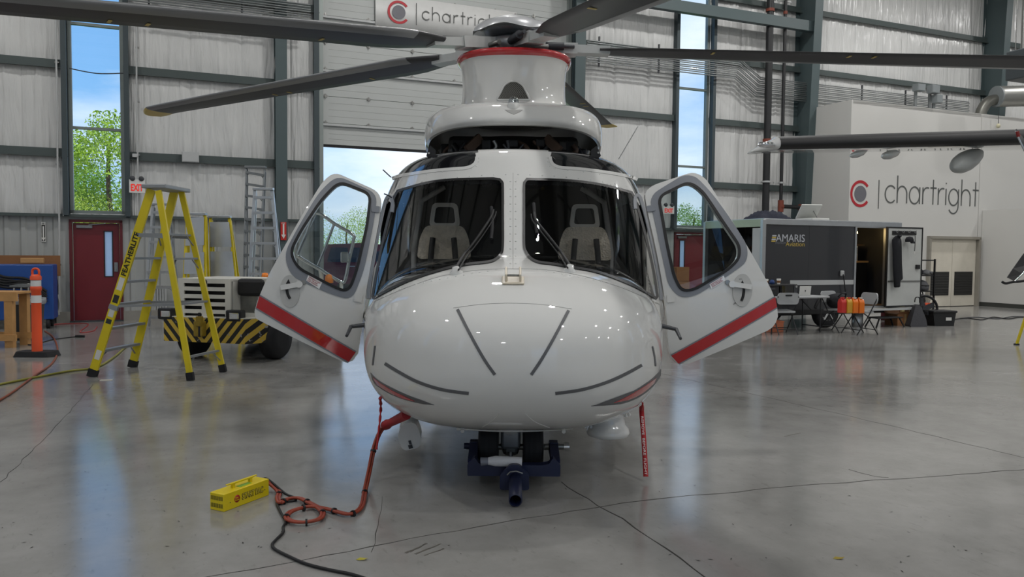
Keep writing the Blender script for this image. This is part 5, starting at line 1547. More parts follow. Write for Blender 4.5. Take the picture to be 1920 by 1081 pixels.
for x in (-.64, .47):
    h = pl_('headlight', MB().box((x, .06, .66), (.24, .14, .16), bev=.02), BLACK)
    pl_('headlight_lens', MB().box((x + .02, -.012, .66), (.15, .02, .09), bev=.015), CHROME, h)
pl_('tow_hook', MB().box((-.03, -.05, .47), (.14, .12, .22), bev=.02).box((-.0, -.1, .58), (.08, .07, .14), bev=.01), mat('hook_yellow', '#8a7420', .6, var=.3, scale=20))
pl_('hook_pin', MB().cyl((0, -.1, .36), (0, -.1, .70), .02, n=10), BLACK)
pl_('chassis', MB().box((0, 1.5, .45), (1.1, 2.4, .3)), DGREY)
pl_('rear_deck', MB().box((.05, 2.2, .78), (1.5, 1.3, .3), bev=.04), TRW)
for x, y, r in ((-.52, .52, .30), (.80, .55, .31), (-.6, 2.3, .33), (.75, 2.3, .33)):
    wz = pl_('wheel', MB().lathe([(.14, -.12), (r - .04, -.12), (r - .01, -.09), (r, -.05), (r, .05), (r - .01, .09), (r - .04, .12), (.14, .12)], (x, y, r), 32, T=Matrix.Rotation(pi / 2, 4, 'Y')), RUBBER)
    pl_('rim', MB().lathe([(.05, -.1), (.15, -.09), (.16, 0), (.15, .09), (.05, .1)], (x, y, r), 20, T=Matrix.Rotation(pi / 2, 4, 'Y')), mat('rim_dark', '#2a2a2c', .5), wz)
fr = [(592, 399), (627, 419), (661, 439), (663, 449), (655, 485), (647, 524), (638, 528), (600, 505), (562, 482), (559, 474), (575, 437)]
Ld = [aty(a, b, 12.9) for a, b in fr]
part('windshield_frame', MB().tube(smoothpts(Ld, 3, True), .028, 10, closed=True), CHROME, trc)
part('frame_bar', MB().tube([aty(626, 421, 12.9), aty(612, 458, 12.9), aty(596, 497, 12.9)], .022, 8), CHROME, trc)
part('frame_glass', MB().add(Ld, [tuple(range(len(Ld)))]), PANE, trc)
part('frame_stay', MB().tube([aty(594, 398, 12.9), aty(566, 455, 13.2), aty(556, 474, 13.2)], .014, 8), CHROME, trc)
part('frame_post', MB().tube([aty(600, 505, 12.9), aty(604, 530, 12.9), aty(606, 600, 12.9)], .03, 8), TRW, trc)
part('frame_post', MB().tube([aty(640, 528, 12.9), aty(640, 600, 12.9)], .03, 8), TRW, trc)
m_ = part('driving_mirror', MB().box(aty(646, 482, 12.8), (.13, .05, .17), bev=.02), CHROME, trc)
bp_ = aty(617, 523, 12.9)
part('beacon', MB().lathe([(.07, -.06), (.07, -.02), (.06, .05), (.03, .08), (0, .085)], bp_, 16), mat('amber_lens', '#e8801a', .3), trc)
bq = aty(497, 518, 12.3)
part('beacon', MB().lathe([(.05, -.08), (.055, .0), (.045, .05), (0, .06)], bq, 16), mat('amber_lens', '#e8801a', .3), trc)

# delineator post
dp = floorp(70, 667)
dl_ = thing('delineator_post', 'orange traffic delineator post with two white bands on black rubber base', 'traffic post', dp)
R6 = lambda s, z0, z1: None
part('base', MB().prism(roundpoly([(-.27, -.17), (.27, -.17), (.31, 0), (.27, .17), (-.27, .17), (-.31, 0)], .06, 3), lambda a, b, d: (a * (1 - d * 1.6), b * (1 - d * 1.6), d), 0, .075), RUBBER, dl_, world=False)
part('post', MB().lathe([(.075, .06), (.07, .1), (.066, .6), (.066, .96), (.075, .97), (.075, 1.02), (.066, 1.03), (.062, 1.1)], n=20), ORANGE, dl_, world=False)
WB = mat('reflective_white', '#d9dad8', .4)
for z in (.84, 1.06): part('white_band', MB().lathe([(.0685, z - .055), (.0685, z + .055)], n=20, cap=False), WB, dl_, world=False)
part('top_cap', MB().lathe([(.075, 1.12), (.075, 1.17), (.05, 1.2), (.0, 1.2)], n=20), ORANGE, dl_, world=False)
part('carry_handle', MB().tube(smoothpts([(-.045, 0, 1.18), (-.05, 0, 1.24), (-.03, 0, 1.28), (.03, 0, 1.28), (.05, 0, 1.24), (.045, 0, 1.18)], 4), .017, 8), ORANGE, dl_, world=False)

# wooden work stand at the left edge
wp0 = floorp(20, 651)
ws = thing('wooden_stand', 'rough pine work stand at the left edge of the floor', 'work stand', wp0)
Yw = wp0.y
for x in (0, -1.5):
    part('leg', MB().box((wp0.x + x, Yw, .42), (.13, .09, .84)), WOOD, ws)
part('top_rail', MB().box((wp0.x - .7, Yw - .03, .80), (1.68, .05, .12)), WOOD, ws)
part('top_board', MB().box((wp0.x - .72, Yw + .2, .87), (1.72, .5, .03)), WOOD, ws)
part('low_rail', MB().box((wp0.x - .68, Yw - .06, .16), (1.62, .04, .10)), WOOD, ws)
part('low_rail', MB().box((wp0.x - .68, Yw + .35, .16), (1.62, .04, .10)), WOOD, ws)
for x in (0, -1.5): part('leg', MB().box((wp0.x + x, Yw + .38, .42), (.13, .09, .84)), WOOD, ws)
# grey bin
gb = floorp(53, 636)
bn = thing('waste_bin', 'dark grey plastic waste bin with liner behind the delineator', 'bin', gb)
part('body', MB().lathe([(.20, 0), (.21, .02), (.26, .68), (.27, .7), (.25, .7), (.24, .66)], n=24), mat('bin_grey', '#3c4044', .6), bn, world=False)
part('liner', MB().lathe([(.275, .62), (.285, .66), (.28, .72), (.25, .71)], n=24, cap=False), mat('bin_liner', '#8d9196', .35, bump=.4), bn, world=False)
# blue cabinet with hoses
bc0 = floorp(20, 618)
BLUE = mat('blue_enamel', '#1d4a92', .4, var=.08)
bcb = thing('equipment_cart', 'blue service cart with black hoses against the ribbed wall', 'cart', bc0, WALL_ROT)
part('body', MB().box((-.1, .35, .72), (1.65, .6, 1.08), bev=.02), BLUE, bcb, world=False)
part('back_board', MB().box((-.15, .9, 1.22), (1.8, .06, .42)), CARD, bcb, world=False)
part('lid_box', MB().box((.3, .6, 1.33), (.4, .16, .1), bev=.01), WOOD, bcb, world=False)
r2 = random.Random(5)
for k in range(5):
    z = .95 + .05 * k
    part('hose', MB().tube(smoothpts([(-.9, -.02, z + .1), (-.5, -.06, z + r2.uniform(-.05, .1)), (-.1, -.05, z - .12), (.3, -.04, z - .2 + r2.uniform(-.1, .1)), (.62, -.03, z - .42)], 5), .025, 8), RUBBER, bcb, world=False)
part('manifold', MB().box((.25, -.03, .86), (.5, .07, .08), bev=.01), STEEL, bcb, world=False)
for k in range(4): part('valve', MB().cyl((.08 + .12 * k, -.05, .82), (.08 + .12 * k, -.05, .68), .02, n=8), CHROME, bcb, world=False)
for x in (-.7, .62): 
    for y in (.1, .6): part('caster', MB().lathe([(.06, -.03), (.09, -.03), (.09, .03), (.06, .03)], (x, y, .09), 16, T=Matrix.Rotation(pi / 2, 4, 'Y')), RUBBER, bcb, world=False)
# hanging coiled cables by the door
hp = MW @ Vector((wl(100, 560, -.12)[0], -.14, 0))
hc = thing('cable_coil', 'black cables coiled on a wall hook left of the maroon door', 'cable', hp)
for k in range(6):
    pts = []
    for j in range(17):
        a = 2 * pi * j / 16; pts.append((hp.x + (.10 + .012 * k) * cos(a) * .92, hp.y - .02 * k, .78 + .33 * sin(a) - .02 * k))
    part('loop', MB().tube(pts[:-1], .014, 6, closed=True), BLACK, hc)
part('hook_post', MB().cyl((hp.x + .03, hp.y + .02, .0), (hp.x + .03, hp.y + .02, 1.4), .02, n=8), BLACK, hc)
part('tail', MB().tube(smoothpts([(hp.x + .12, hp.y - .04, .6), (hp.x + .16, hp.y - .05, .35), (hp.x + .05, hp.y - .06, .12), (hp.x - .1, hp.y - .1, .02)], 5), .014, 6), LGREY, hc)
# hoses and leads on the floor
def floor_line(name, pts, r, m, label):
    L = smoothpts([floorp(a, b, r) for a, b in pts], 7)
    o = part(name, MB().tube(L, r, 8), m, None); tag(o, label, 'hose' if 'hose' in name else 'cable'); return o
floor_line('floor_hose', [(-20, 760), (20, 737), (62, 706), (98, 680), (108, 655), (100, 632), (84, 620)], .012, mat('hose_brown', '#8a4a34', .6), 'reddish brown air hose curving round the delineator base')
floor_line('floor_hose', [(-20, 724), (60, 708), (130, 695), (180, 688), (215, 668), (240, 645)], .014, mat('hose_olive', '#8f8a3a', .6), 'olive yellow hose running under the yellow stepladder')
floor_line('floor_cable', [(40, 640), (60, 646), (100, 636), (150, 630)], .008, BLACK, 'thin black cable ending in a plug near the maroon door')
floor_line('floor_hose', [(95, 608), (130, 606), (165, 607), (150, 622), (175, 620), (182, 612)], .009, mat('hose_red', '#a83a3a', .6), 'red air hose lying in front of the maroon door')
o = part('cable_plug', MB().box(floorp(150, 630, .02), (.16, .05, .04), bev=.01), BLACK, None); tag(o, 'black plug of the lead lying near the maroon door', 'plug')
o = part('paper_scrap', MB().box(floorp(199, 712, .003), (.13, .05, .006), rz=.2), mat('paper', '#c9c4b8', .8), None); tag(o, 'small scrap of card on the floor right of the ladder foot', 'scrap')

# ladders parked along the wall
def leaning(name, label, bl, brt, tl, trt, y0, y1, n, rw, m, sm, pans=()):
    a0, b0 = floorp(*bl), floorp(*brt); Y0, Y1 = y0, y1
    a0 = aty(bl[0], bl[1], Y0); b0 = aty(brt[0], brt[1], Y0); a0.z = b0.z = 0.02
    a1 = aty(tl[0], tl[1], Y1); b1 = aty(trt[0], trt[1], Y1)
    t = thing(name, label, 'ladder', ((a0.x + b0.x) / 2, Y0, 0))
    for p, q in ((a0, a1), (b0, b1)): part('rail', MB().bar(p, q, rw, .03, (0, 1, 0)), m, t)
    for k in range(n):
        f = (k + .7) / (n + .2); p, q = a0.lerp(a1, f), b0.lerp(b1, f)
        part('step', MB().bar(p, q, .09, .05).bar(p + Vector((0, -.02, -.09)), p.lerp(q, .2), .012, .012).bar(q + Vector((0, -.02, -.09)), q.lerp(p, .2), .012, .012), sm, t)
    part('top_cap', MB().box((a1 + b1) / 2 + Vector((0, 0, .02)), ((b1 - a1).length + .06, .12, .05), bev=.008), ALM if 0 else sm, t)
    # rear rails
    for p, q in ((a0, a1), (b0, b1)): part('rear_rail', MB().bar(p + Vector((0, .28, 0)), q + Vector((0, .06, -.05)), rw * .7, .025, (0, 1, 0)), m, t)
    for f0, f1 in pans:
        p = [a0.lerp(a1, f0), b0.lerp(b1, f0), b0.lerp(b1, f1), a0.lerp(a1, f1)]
        p = [v + Vector((0, -.05, 0)) for v in p]
        part('tread_plate', MB().add(p + [v + Vector((0, .02, 0)) for v in p], [(0, 1, 2, 3), (7, 6, 5, 4), (0, 4, 5, 1), (1, 5, 6, 2), (2, 6, 7, 3), (3, 7, 4, 0)]), ALU, t)
    return t
leaning('aluminium_ladder', 'tall bare aluminium stepladder behind the yellow stepladder', (268, 600), (330, 600), (287, 384), (315, 384), 15.6, 15.9, 8, .05, ALU, ALU)
leaning('aluminium_ladder', 'bare aluminium stepladder beside the steel column', (462, 590), (532, 590), (478, 356), (510, 356), 15.2, 15.5, 9, .06, ALU, ALU)
leaning('folding_ladder', 'folded yellow platform ladder left of its twin behind the tractor', (340, 590), (384, 590), (352, 404), (384, 402), 14.7, 15.05, 3, .055, YELLOW, ALU, ((.50, .68), (.74, .98)))
leaning('folding_ladder', 'folded yellow platform ladder right of its twin behind the tractor', (398, 590), (452, 590), (395, 408), (430, 408), 15.1, 15.45, 3, .055, YELLOW, ALU, ((.48, .70), (.74, .96)))
leaning('extension_ladder', 'grey extension ladder leaning on the wall beside the column', (455, 595), (480, 595), (462, 312), (496, 318), 16.6, 17.35, 13, .035, mat('weathered_alu', '#7f8385', .5, metal=.6), mat('weathered_alu', '#7f8385'))
sg = floorp(295, 600)
sgt = thing('slatted_grille', 'white slatted grille panel leaning at the wall behind the ladder', 'panel', sg)
for k in range(6): part('slat', MB().box((sg.x - .15 + .06 * k, sg.y + .1, .36), (.035, .02, .70)), LGREY, sgt)
for z in (.02, .70): part('rail', MB().box((sg.x, sg.y + .1, z + .01), (.36, .025, .03)), LGREY, sgt)
# signs and boxes on the wall
def wall_sign(name, px0, py0, px1, py1, off, m, label, cat, th=.02):
    s0, z1 = wl(px0, py0, off); s1, z0 = wl(px1, py1, off)
    c = MW @ Vector(((s0 + s1) / 2, off, (z0 + z1) / 2))
    t = thing(name, label, cat, c, WALL_ROT)
    part('panel', MB().box((0, 0, 0), (s1 - s0, th, z1 - z0), bev=.004), m, t, world=False)
    return t, s1 - s0, z1 - z0
def ltext(t, txt, x, z, wd, h, m, th=.012, nm='lettering', **kw):
    me = text_mesh(txt, wd, h, **kw); me.transform(frame3((x, -th, z), (1, 0, 0), (0, 0, 1))); me.materials.clear(); return link(nm, me, m, t, world=False)
SIGNW = mat('sign_white', '#dcdcd8', .5); EXR = mat('exit_red', '#d8281e', .5, emit=.5)
for args, lab in (((242, 336, 272, 362), 'EXIT sign with twin emergency lamps near the left strip window'), ((1243, 385, 1263, 401), 'EXIT sign seen through the open right cockpit door window')):
    t, W_, H_ = wall_sign('exit_sign', *args, -.32, SIGNW, lab, 'sign', .06)
    ltext(t, 'EXIT', 0, -H_ * .1, W_ * .78, H_ * .52, EXR, .034, bold=.03)
    for s in (-1, 1): part('emergency_lamp', MB().lathe([(.0, -.03), (.05, -.03), (.055, .02), (.04, .03), (0, .03)], (s * W_ * .28, -.02, H_ * .5 + .02), 14, T=Matrix.Rotation(pi / 2, 4, 'X')), DGREY, t, world=False)
    part('bracket', MB().box((W_ * .3, .16, 0), (.04, .26, .04)), DGREY, t, world=False)
t, W_, H_ = wall_sign('fire_sign', 77, 416, 86, 453, -.07, SIGNW, 'narrow fire extinguisher arrow sign on the ribbed wall at far left', 'sign')
part('black_field', MB().box((0, -.011, -.02), (W_ * .8, .004, H_ * .82)), BLACK, t, world=False)
part('arrow', MB().prism([(-.012, .12), (.012, .12), (.012, -.12), (.035, -.12), (0, -.19), (-.035, -.12), (-.012, -.12)], lambda a, b, d: (a, d, b), -.016, -.013), SIGNW, t, world=False)
me = text_mesh('FIRE', W_ * .5, .03); me.transform(frame3((0, -.0135, H_ * .42), (1, 0, 0), (0, 0, 1))); me.materials.clear(); link('lettering', me, BLACK, t, world=False)
t, W_, H_ = wall_sign('fire_sign', 526, 416, 537, 450, -.36, mat('sign_red', '#c0281e', .5), 'red fire extinguisher arrow sign on the steel column', 'sign')
part('arrow', MB().prism([(-.018, .16), (.018, .16), (.018, -.08), (.05, -.08), (0, -.18), (-.05, -.08), (-.018, -.08)], lambda a, b, d: (a, d, b), -.016, -.011), SIGNW, t, world=False)
me = text_mesh('FIRE', W_ * .6, .04); me.transform(frame3((0, -.0125, H_ * .43), (1, 0, 0), (0, 0, 1))); me.materials.clear(); link('lettering', me, SIGNW, t, world=False)
t, W_, H_ = wall_sign('junction_box', 341, 284, 373, 305, -.2, LGREY, 'pale grey electrical box on the girt right of the left window', 'electrical box', .14)
part('box_lid', MB().box((0, -.075, 0), (W_ * .94, .012, H_ * .92), bev=.004), LGREY, t, world=False)
t, W_, H_ = wall_sign('junction_box', 248, 288, 258, 295, -.16, LGREY, 'tiny grey conduit box beside the left window frame', 'electrical box', .08)
part('box_lid', MB().box((0, -.045, 0), (W_ * .9, .01, H_ * .9)), LGREY, t, world=False)
def wall_pipe(name, pts, r, m, label, off=-.2, cat='pipe', clamps=0):
    P = [MW @ Vector((wl(a, b, off)[0], off, wl(a, b, off)[1])) for a, b in pts]
    t = thing(name, label, cat, P[-1])
    part('pipe_run', MB().tube(P, r, 8), m, t)
    for k in range(clamps):
        q = P[0].lerp(P[-1], (k + .5) / clamps); part('clamp', MB().box(q + Vector((0, .03, 0)), (r * 4, .06, .03), rz=WALL_ROT), STEEL, t)
    return t
wall_pipe('conduit', [(104, 20), (107, 200), (108, 320), (111, 410), (110, 590)], .02, LGREY, 'thin grey conduit running down the wall left of the left window', -.18, 'conduit', 3)
wall_pipe('conduit', [(256, 38), (256, 180), (258, 285), (258, 340)], .018, LGREY, 'thin grey conduit running down to the left EXIT sign', -.18, 'conduit', 3)
wall_pipe('conduit', [(118, 250), (118, 330), (119, 405)], .012, LGREY, 'short thin conduit beside the left window post', -.15, 'conduit', 2)
for k, (a, b) in enumerate((((130, 128), (233, 137)),)):
    P = [MW @ Vector((wl(x, y, -.2)[0], -.2, wl(x, y, -.2)[1])) for x, y in (a, ((a[0] + b[0]) / 2, (a[1] + b[1]) / 2 + 5), b)]
    o = part('window_cable', MB().tube(smoothpts(P, 6), .012, 6), DGREY, None); tag(o, 'dark cable slung across the left strip window', 'cable')
# conduit banks along the wall, interrupted by the overhead door
GALV = mat('galvanised', '#8d9191', .4, metal=.6, var=.12)
def conduit_bank(label, s_a, s_b, drop):
    cb = thing('conduit_bank', label, 'conduit bank', MW @ Vector((s_a, -.4, 6.7)))
    for k in range(11):
        z = 6.70 + .055 * k; y = -.40 - .02 * (k % 2)
        P = [MW @ Vector((s_a, y, z)), MW @ Vector((s_b + (.02 * k if drop else 0), y, z))]
        if drop: P += [MW @ Vector((s_b + .02 * k + .75, y, z - .45)), MW @ Vector((S4 - 1.2, y, z - .45))]
        part('conduit', MB().tube(P, .017, 6), GALV, cb)
    s = s_a + .4
    while s < (S4 - 2 if drop else s_b):
        dz = 0 if s < s_b else -.45
        part('hanger_strut', MB().box(MW @ Vector((s, -.36, 7.0 + dz)), (.04, .04, .8), rz=WALL_ROT), DGREY, cb); s += 1.9
conduit_bank('bank of parallel steel conduits left of the overhead door', wl(240, 0, -.45)[0], OD[0] - .25, False)
conduit_bank('bank of parallel steel conduits right of the overhead door, stepping down', OD[1] + .35, wl(1380, 130, -.45)[0], True)
# strut beam high between the columns
o = part('strut_beam', MB().box((MW @ Vector(((S2 + S3) / 2, -.62, 8.42))), (S3 - S2, .18, .3), rz=WALL_ROT), COLM, None)
o['kind'] = 'structure'
o.name = 'trim_1'
# lettering banner on the overhead door
def stroke(mb, pts, w_, fn):
    P = [Vector(p) for p in pts]
    poly = ribbon_px([(p.x, p.y) for p in P], w_)
    n = len(P); 
    vs = [fn(a, b, 0) for a, b in poly] + [fn(a, b, .004) for a, b in poly]
    m = len(poly)
    fs = [(i, i + 1, m - 2 - i, m - 1 - i) for i in range(n - 1)] + [(m + m - 1 - i, m + m - 2 - i, m + i + 1, m + i) for i in range(n - 1)]
    fs += [(i, m + i, m + (i + 1) % m, (i + 1) % m) for i in range(m)]
    mb.add(vs, fs)
def arc(cx, cy, rx, ry, a0, a1, n=18): return [(cx + rx * cos(radians(a0 + (a1 - a0) * i / n)), cy + ry * sin(radians(a0 + (a1 - a0) * i / n))) for i in range(n + 1)]
def thin_letter(c):
    """strokes in units of x-height, width returned"""
    if c == 'c': return [arc(.5, .5, .5, .5, 42, 318)], 1.08
    if c == 'h': return [[(.06, 0), (.06, 1.62)], arc(.5, .55, .44, .45, 180, 0) + [(.94, 0)]], 1.2
    if c == 'a': return [arc(.5, .5, .48, .5, 0, 360, 26), [(.98, 0), (.98, 1.0)]], 1.26
    if c == 'r': return [[(.06, 0), (.06, 1.0)], arc(.48, .55, .42, .45, 180, 70)], .78
    if c == 't': return [[(.3, 0.0), (.3, 1.5)], [(.02, 1.0), (.62, 1.0)]], .78
    if c == 'i': return [[(.06, 0), (.06, 1.0)], [(.06, 1.28), (.06, 1.36)]], .36
    if c == 'g': return [arc(.5, .5, .48, .5, 0, 360, 26), [(.98, 1.0), (.98, .0)] + arc(.5, -.02, .48, .48, 0, -150)], 1.26
def chartright(t, x0, z0, xh, gap, M, fn, wt=.085, sq=1.0):
    x = x0
    for ch_ in 'chartright':
        st, w_ = thin_letter(ch_); mb = MB()
        for s_ in st: stroke(mb, [(x + a * xh * sq, z0 + b * xh) for a, b in s_], wt * xh, fn)
        part('letter', mb, M, t); x += (w_ * sq + gap) * xh
    return x
def clen(gap): return sum(thin_letter(c)[1] + gap for c in 'chartright')
LOGOR = mat('logo_red', '#b0202c', .5); LOGOG = mat('logo_grey', '#6a6a70', .5); LOGOD = mat('logo_letters', '#5a5c5a', .5)
def logo_mark(t, cx, cz, R, ph_, fn):
    mb = MB(); n = 44
    P = arc(cx, cz, R * .87, R * .87, 38 - 0, 322, n)
    poly = ribbon_px(P, R * .2); m = len(poly); k = n + 1
    vs = [fn(a, b, 0) for a, b in poly] + [fn(a, b, .004) for a, b in poly]
    mb.add(vs, [(i, i + 1, m - 2 - i, m - 1 - i) for i in range(k - 1)] + [(2 * m - 1 - i, 2 * m - 2 - i, m + i + 1, m + i) for i in range(k - 1)] + [(i, m + i, m + (i + 1) % m, (i + 1) % m) for i in range(m)])
    part('logo_ring', mb, LOGOR, t)
    mb = MB(); mb.prism(arc(cx, cz, R * .58, R * .58, 0, 350, 35), fn, 0, .004); part('logo_disc', mb, LOGOG, t)
bo = -.16
s0, s1 = wl(705, 30, bo)[0], wl(970, 60, bo)[0]; zbn = wl(705.6, 49.7, bo)[1]; ztn = wl(970, 22, bo)[1]
bnr = thing('door_banner', 'white vinyl banner with company logo hung on the overhead door', 'banner', MW @ Vector((s0, bo, zbn)))
vs = []; nb = 20
for i in range(nb + 1):
    s = s0 + (s1 - s0) * i / nb
    for z in (zbn, ztn):
        for dy in (0, .008): vs.append(MW @ Vector((s, bo + .06 + dy + .012 * sin(i * 1.3) * (1 if z == zbn else .3), z)))
fs = []
for i in range(nb):
    a = 4 * i; b = a + 4; fs += [(a, b, b + 2, a + 2), (a + 1, a + 3, b + 3, b + 1), (a, a + 1, b + 1, b), (a + 2, b + 2, b + 3, a + 3)]
part('vinyl', MB().add(vs, fs, True), mat('banner_white', '#cfcfcd', .5, bump=.05), bnr)
fnb = lambda a, b, d: MW @ Vector((a, bo + .045 - d, b))
bw, bh = s1 - s0, ztn - zbn
logo_mark(bnr, s0 + bw * .155, zbn + bh * .52, bh * .355, 0, fnb)
mb = MB(); mb.prism([(s0 + bw * .272, zbn + bh * .2), (s0 + bw * .277, zbn + bh * .2), (s0 + bw * .277, zbn + bh * .86), (s0 + bw * .272, zbn + bh * .86)], fnb, 0, .004); part('logo_bar', mb, LOGOD, bnr)
xh = bw * .60 / (clen(.14)); chartright(bnr, s0 + bw * .315, zbn + bh * .40, xh, .14, LOGOD, fnb, .11)
for s in (s0 + .04, s1 - .04):
    for z in (zbn + .04, ztn - .04): part('eyelet', MB().cyl(MW @ Vector((s, bo + .03, z)), MW @ Vector((s, bo + .06, z)), .015, n=10), STEEL, bnr)

# ------------------------------------------------------------------ maroon car outdoors
CARM = mat('maroon_paint', '#5c1a2e', .25, var=.05, coat=1)
cx0 = (588 - 960) / FPX * 27; car = thing('parked_car', 'maroon sport utility car parked outside the open hangar door', 'car', (cx0, 27, -.04))
prof = [(0, .55), (.02, .95), (.12, 1.12), (.30, 1.72), (.42, 1.82), (1.6, 1.88), (2.5, 1.82), (3.3, 1.22), (4.5, 1.08), (4.75, .9), (4.8, .5), (4.7, .38), (.1, .38)]
part('body', MB().prism(roundpoly(prof, .08, 3), lambda a, b, d: (a, d + (b > 1.2) * (.12 if d < .5 else -.12) * (b - 1.2) / .6, b), 0, 1.85), CARM, car, world=False)
GLD = glass('car_glass', (.12, .16, .24), 3.0)
for a0, a1 in ((.45, 1.15), (1.25, 2.05), (2.12, 2.95)):
    zt = 1.72 if a1 < 2.5 else 1.60
    part('side_window', MB().prism(roundpoly([(a0, 1.22), (a1, 1.22), (a1 - (.0 if a1 < 2.5 else .45), zt), (a0 + (.12 if a0 < .6 else 0), zt)], .05, 3), lambda a, b, d: (a, d + .12 * (b - 1.2) / .6, b), -.012, -.004), mat('car_window', '#16233a', .1, coat=1), car, world=False)
for x in (.95, 3.85):
    wz = part('wheel', MB().lathe([(.2, -.11), (.34, -.11), (.37, -.06), (.37, .06), (.34, .11), (.2, .11)], (x, .12, .37), 28, T=Matrix.Rotation(pi / 2, 4, 'X')), RUBBER, car, world=False)
    part('rim', MB().lathe([(.0, .09), (.2, .1), (.22, .06)], (x, .12, .37), 20, T=Matrix.Rotation(pi / 2, 4, 'X')), ALU, wz, world=False)
for x in (1.32, 2.2): part('door_handle', MB().box((x, -.02, 1.08), (.2, .03, .035), bev=.01), CHROME, car, world=False)
part('sill', MB().box((2.4, .0, .42), (3.2, .06, .1)), BLACK, car, world=False)
part('tail_lamp', MB().box((.05, .06, 1.02), (.1, .12, .3), bev=.02), mat('tail_red', '#a01018', .3), car, world=False)
# ------------------------------------------------------------------ office block at the right
op = floorp(1783, 574.3)
OY = (MWI @ op).y
def ol(px, py, off=0.0):
    p = MWI @ plane_hit(px, py, MW @ Vector((0, OY + off, 0)), WN); return p.x, p.z
OS0 = ol(1594, 300)[0]; OZ = ol(1594, 186)[1]
DS0, DS1 = ol(1739, 500)[0], ol(1830, 500)[0]; DZ = ol(1785, 446)[1]
mb = MB()
mb.box(((OS0 + DS0) / 2, OY + .08, OZ / 2), (DS0 - OS0, .16, OZ)).box(((DS1 + HR) / 2, OY + .08, OZ / 2), (HR - DS1 - .05, .16, OZ)).box(((DS0 + DS1) / 2, OY + .08, (OZ + DZ) / 2), (DS1 - DS0, .16, OZ - DZ))
struct('wall_office', mb, DRYW, T=MW)
struct('wall_office_side', MB().box((OS0 + .08, (OY + .16 - .2) / 2, OZ / 2), (.16, -.2 - OY - .16, OZ)), DRYW, T=MW)
struct('ceiling_office', MB().box(((OS0 + HR) / 2, (OY - .2) / 2, OZ - .06), (HR - OS0 - .1, -OY - .2, .1)), DRYW, T=MW)
PS = ol(1838, 500)[0]; PZ = ol(1838, 394)[1]
struct('wall_partition', MB().box((PS + .08, OY - 4.0, PZ / 2), (.16, 7.98, PZ)), DRYW, T=MW)
BASEB = mat('baseboard_dark', '#3a3c38', .6)
struct('baseboard_partition', MB().box((PS - .01, OY - 4.0, .065), (.02, 7.96, .13)), BASEB, T=MW)
struct('baseboard_office', MB().box(((OS0 + DS0) / 2 - .05, OY - .01, .065), (DS0 - OS0 - .12, .02, .13)), BASEB, T=MW)
TAUPE = mat('door_frame_taupe', '#8e8a80', .5)
d4 = struct('door_4', MB().box((DS0 - .02, OY - .005, DZ / 2), (.08, .2, DZ)).box((DS1 + .02, OY - .005, DZ / 2), (.08, .2, DZ)).box(((DS0 + DS1) / 2, OY - .005, DZ + .01), (DS1 - DS0 + .12, .2, .08)), TAUPE, T=MW)
mid = ol(1785, 500)[0]
for a, b in ((DS0 + .03, mid - .006), (mid + .006, DS1 - .03)):
    o = link('door_leaf', MB().box(((a + b) / 2, OY + .03, DZ / 2), (b - a, .05, DZ - .04)).mesh('leaf'), mat('cream_door', '#cfc9bb', .55)); o.parent = d4
    z0, z1 = ol(1785, 553)[1], ol(1785, 509)[1]
    v = link('vent', MB().box(((a + b) / 2, OY - .0, (z0 + z1) / 2), (b - a - .24, .02, z1 - z0)).mesh('vent'), mat('vent_dark', '#232322', .6)); v.parent = o
    for k in range(9):
        sl_ = link('louvre', MB().box(((a + b) / 2, OY - .012, z0 + (z1 - z0) * (k + .5) / 9), (b - a - .26, .012, .02), R=Matrix.Rotation(.6, 4, 'X')).mesh('louvre'), mat('louvre_dark', '#2e2d2b', .6)); sl_.parent = o
# logo painted on the office wall
lg = thing('wall_logo', 'red ring logo and grey thin company lettering on the white office wall', 'sign', MW @ Vector((OS0 + .5, OY - .01, 3.2)))
fno = lambda a, b, d: MW @ Vector((a, OY - .004 - d, b))
lc = ol(1613, 363); Rl = (ol(1613, 337)[1] - ol(1613, 389)[1]) / 2
logo_mark(lg, lc[0], lc[1], Rl, 0, fno)
b0, b1 = ol(1646.5, 391), ol(1646.5, 337)
mb = MB(); mb.prism([(b0[0] - .015, b0[1]), (b0[0] + .015, b0[1]), (b0[0] + .015, b1[1]), (b0[0] - .015, b1[1])], fno, 0, .004); part('logo_bar', mb, LOGOD, lg)
sA, sB = ol(1659, 380)[0], ol(1836, 385)[0]; xh = ol(1668, 349)[1] - ol(1668, 381)[1]
raw = clen(0) * .88; gap = ((sB - sA) / xh - raw) / 10
chartright(lg, sA, ol(1668, 381)[1] + .02, xh, gap, LOGOD, fno, .09, .88)
# pull string pendant
q0, q1 = ol(1872, 208, -.1), ol(1872, 233, -.1)
pn = thing('pull_pendant', 'small cream pull pendant hanging on a cord before the office wall', 'pendant', MW @ Vector((q1[0], OY - .1, q1[1])))
part('cord', MB().tube([MW @ Vector((q0[0], OY - .1, q0[1])), MW @ Vector((q1[0], OY - .1, q1[1]))], .008, 6), DGREY, pn)
part('knob', MB().lathe([(.0, -.12), (.05, -.1), (.06, -.03), (.03, .02), (0, .03)], MW @ Vector((q1[0], OY - .1, q1[1])), 14), mat('cream_plastic', '#c9c4a6', .5), pn)
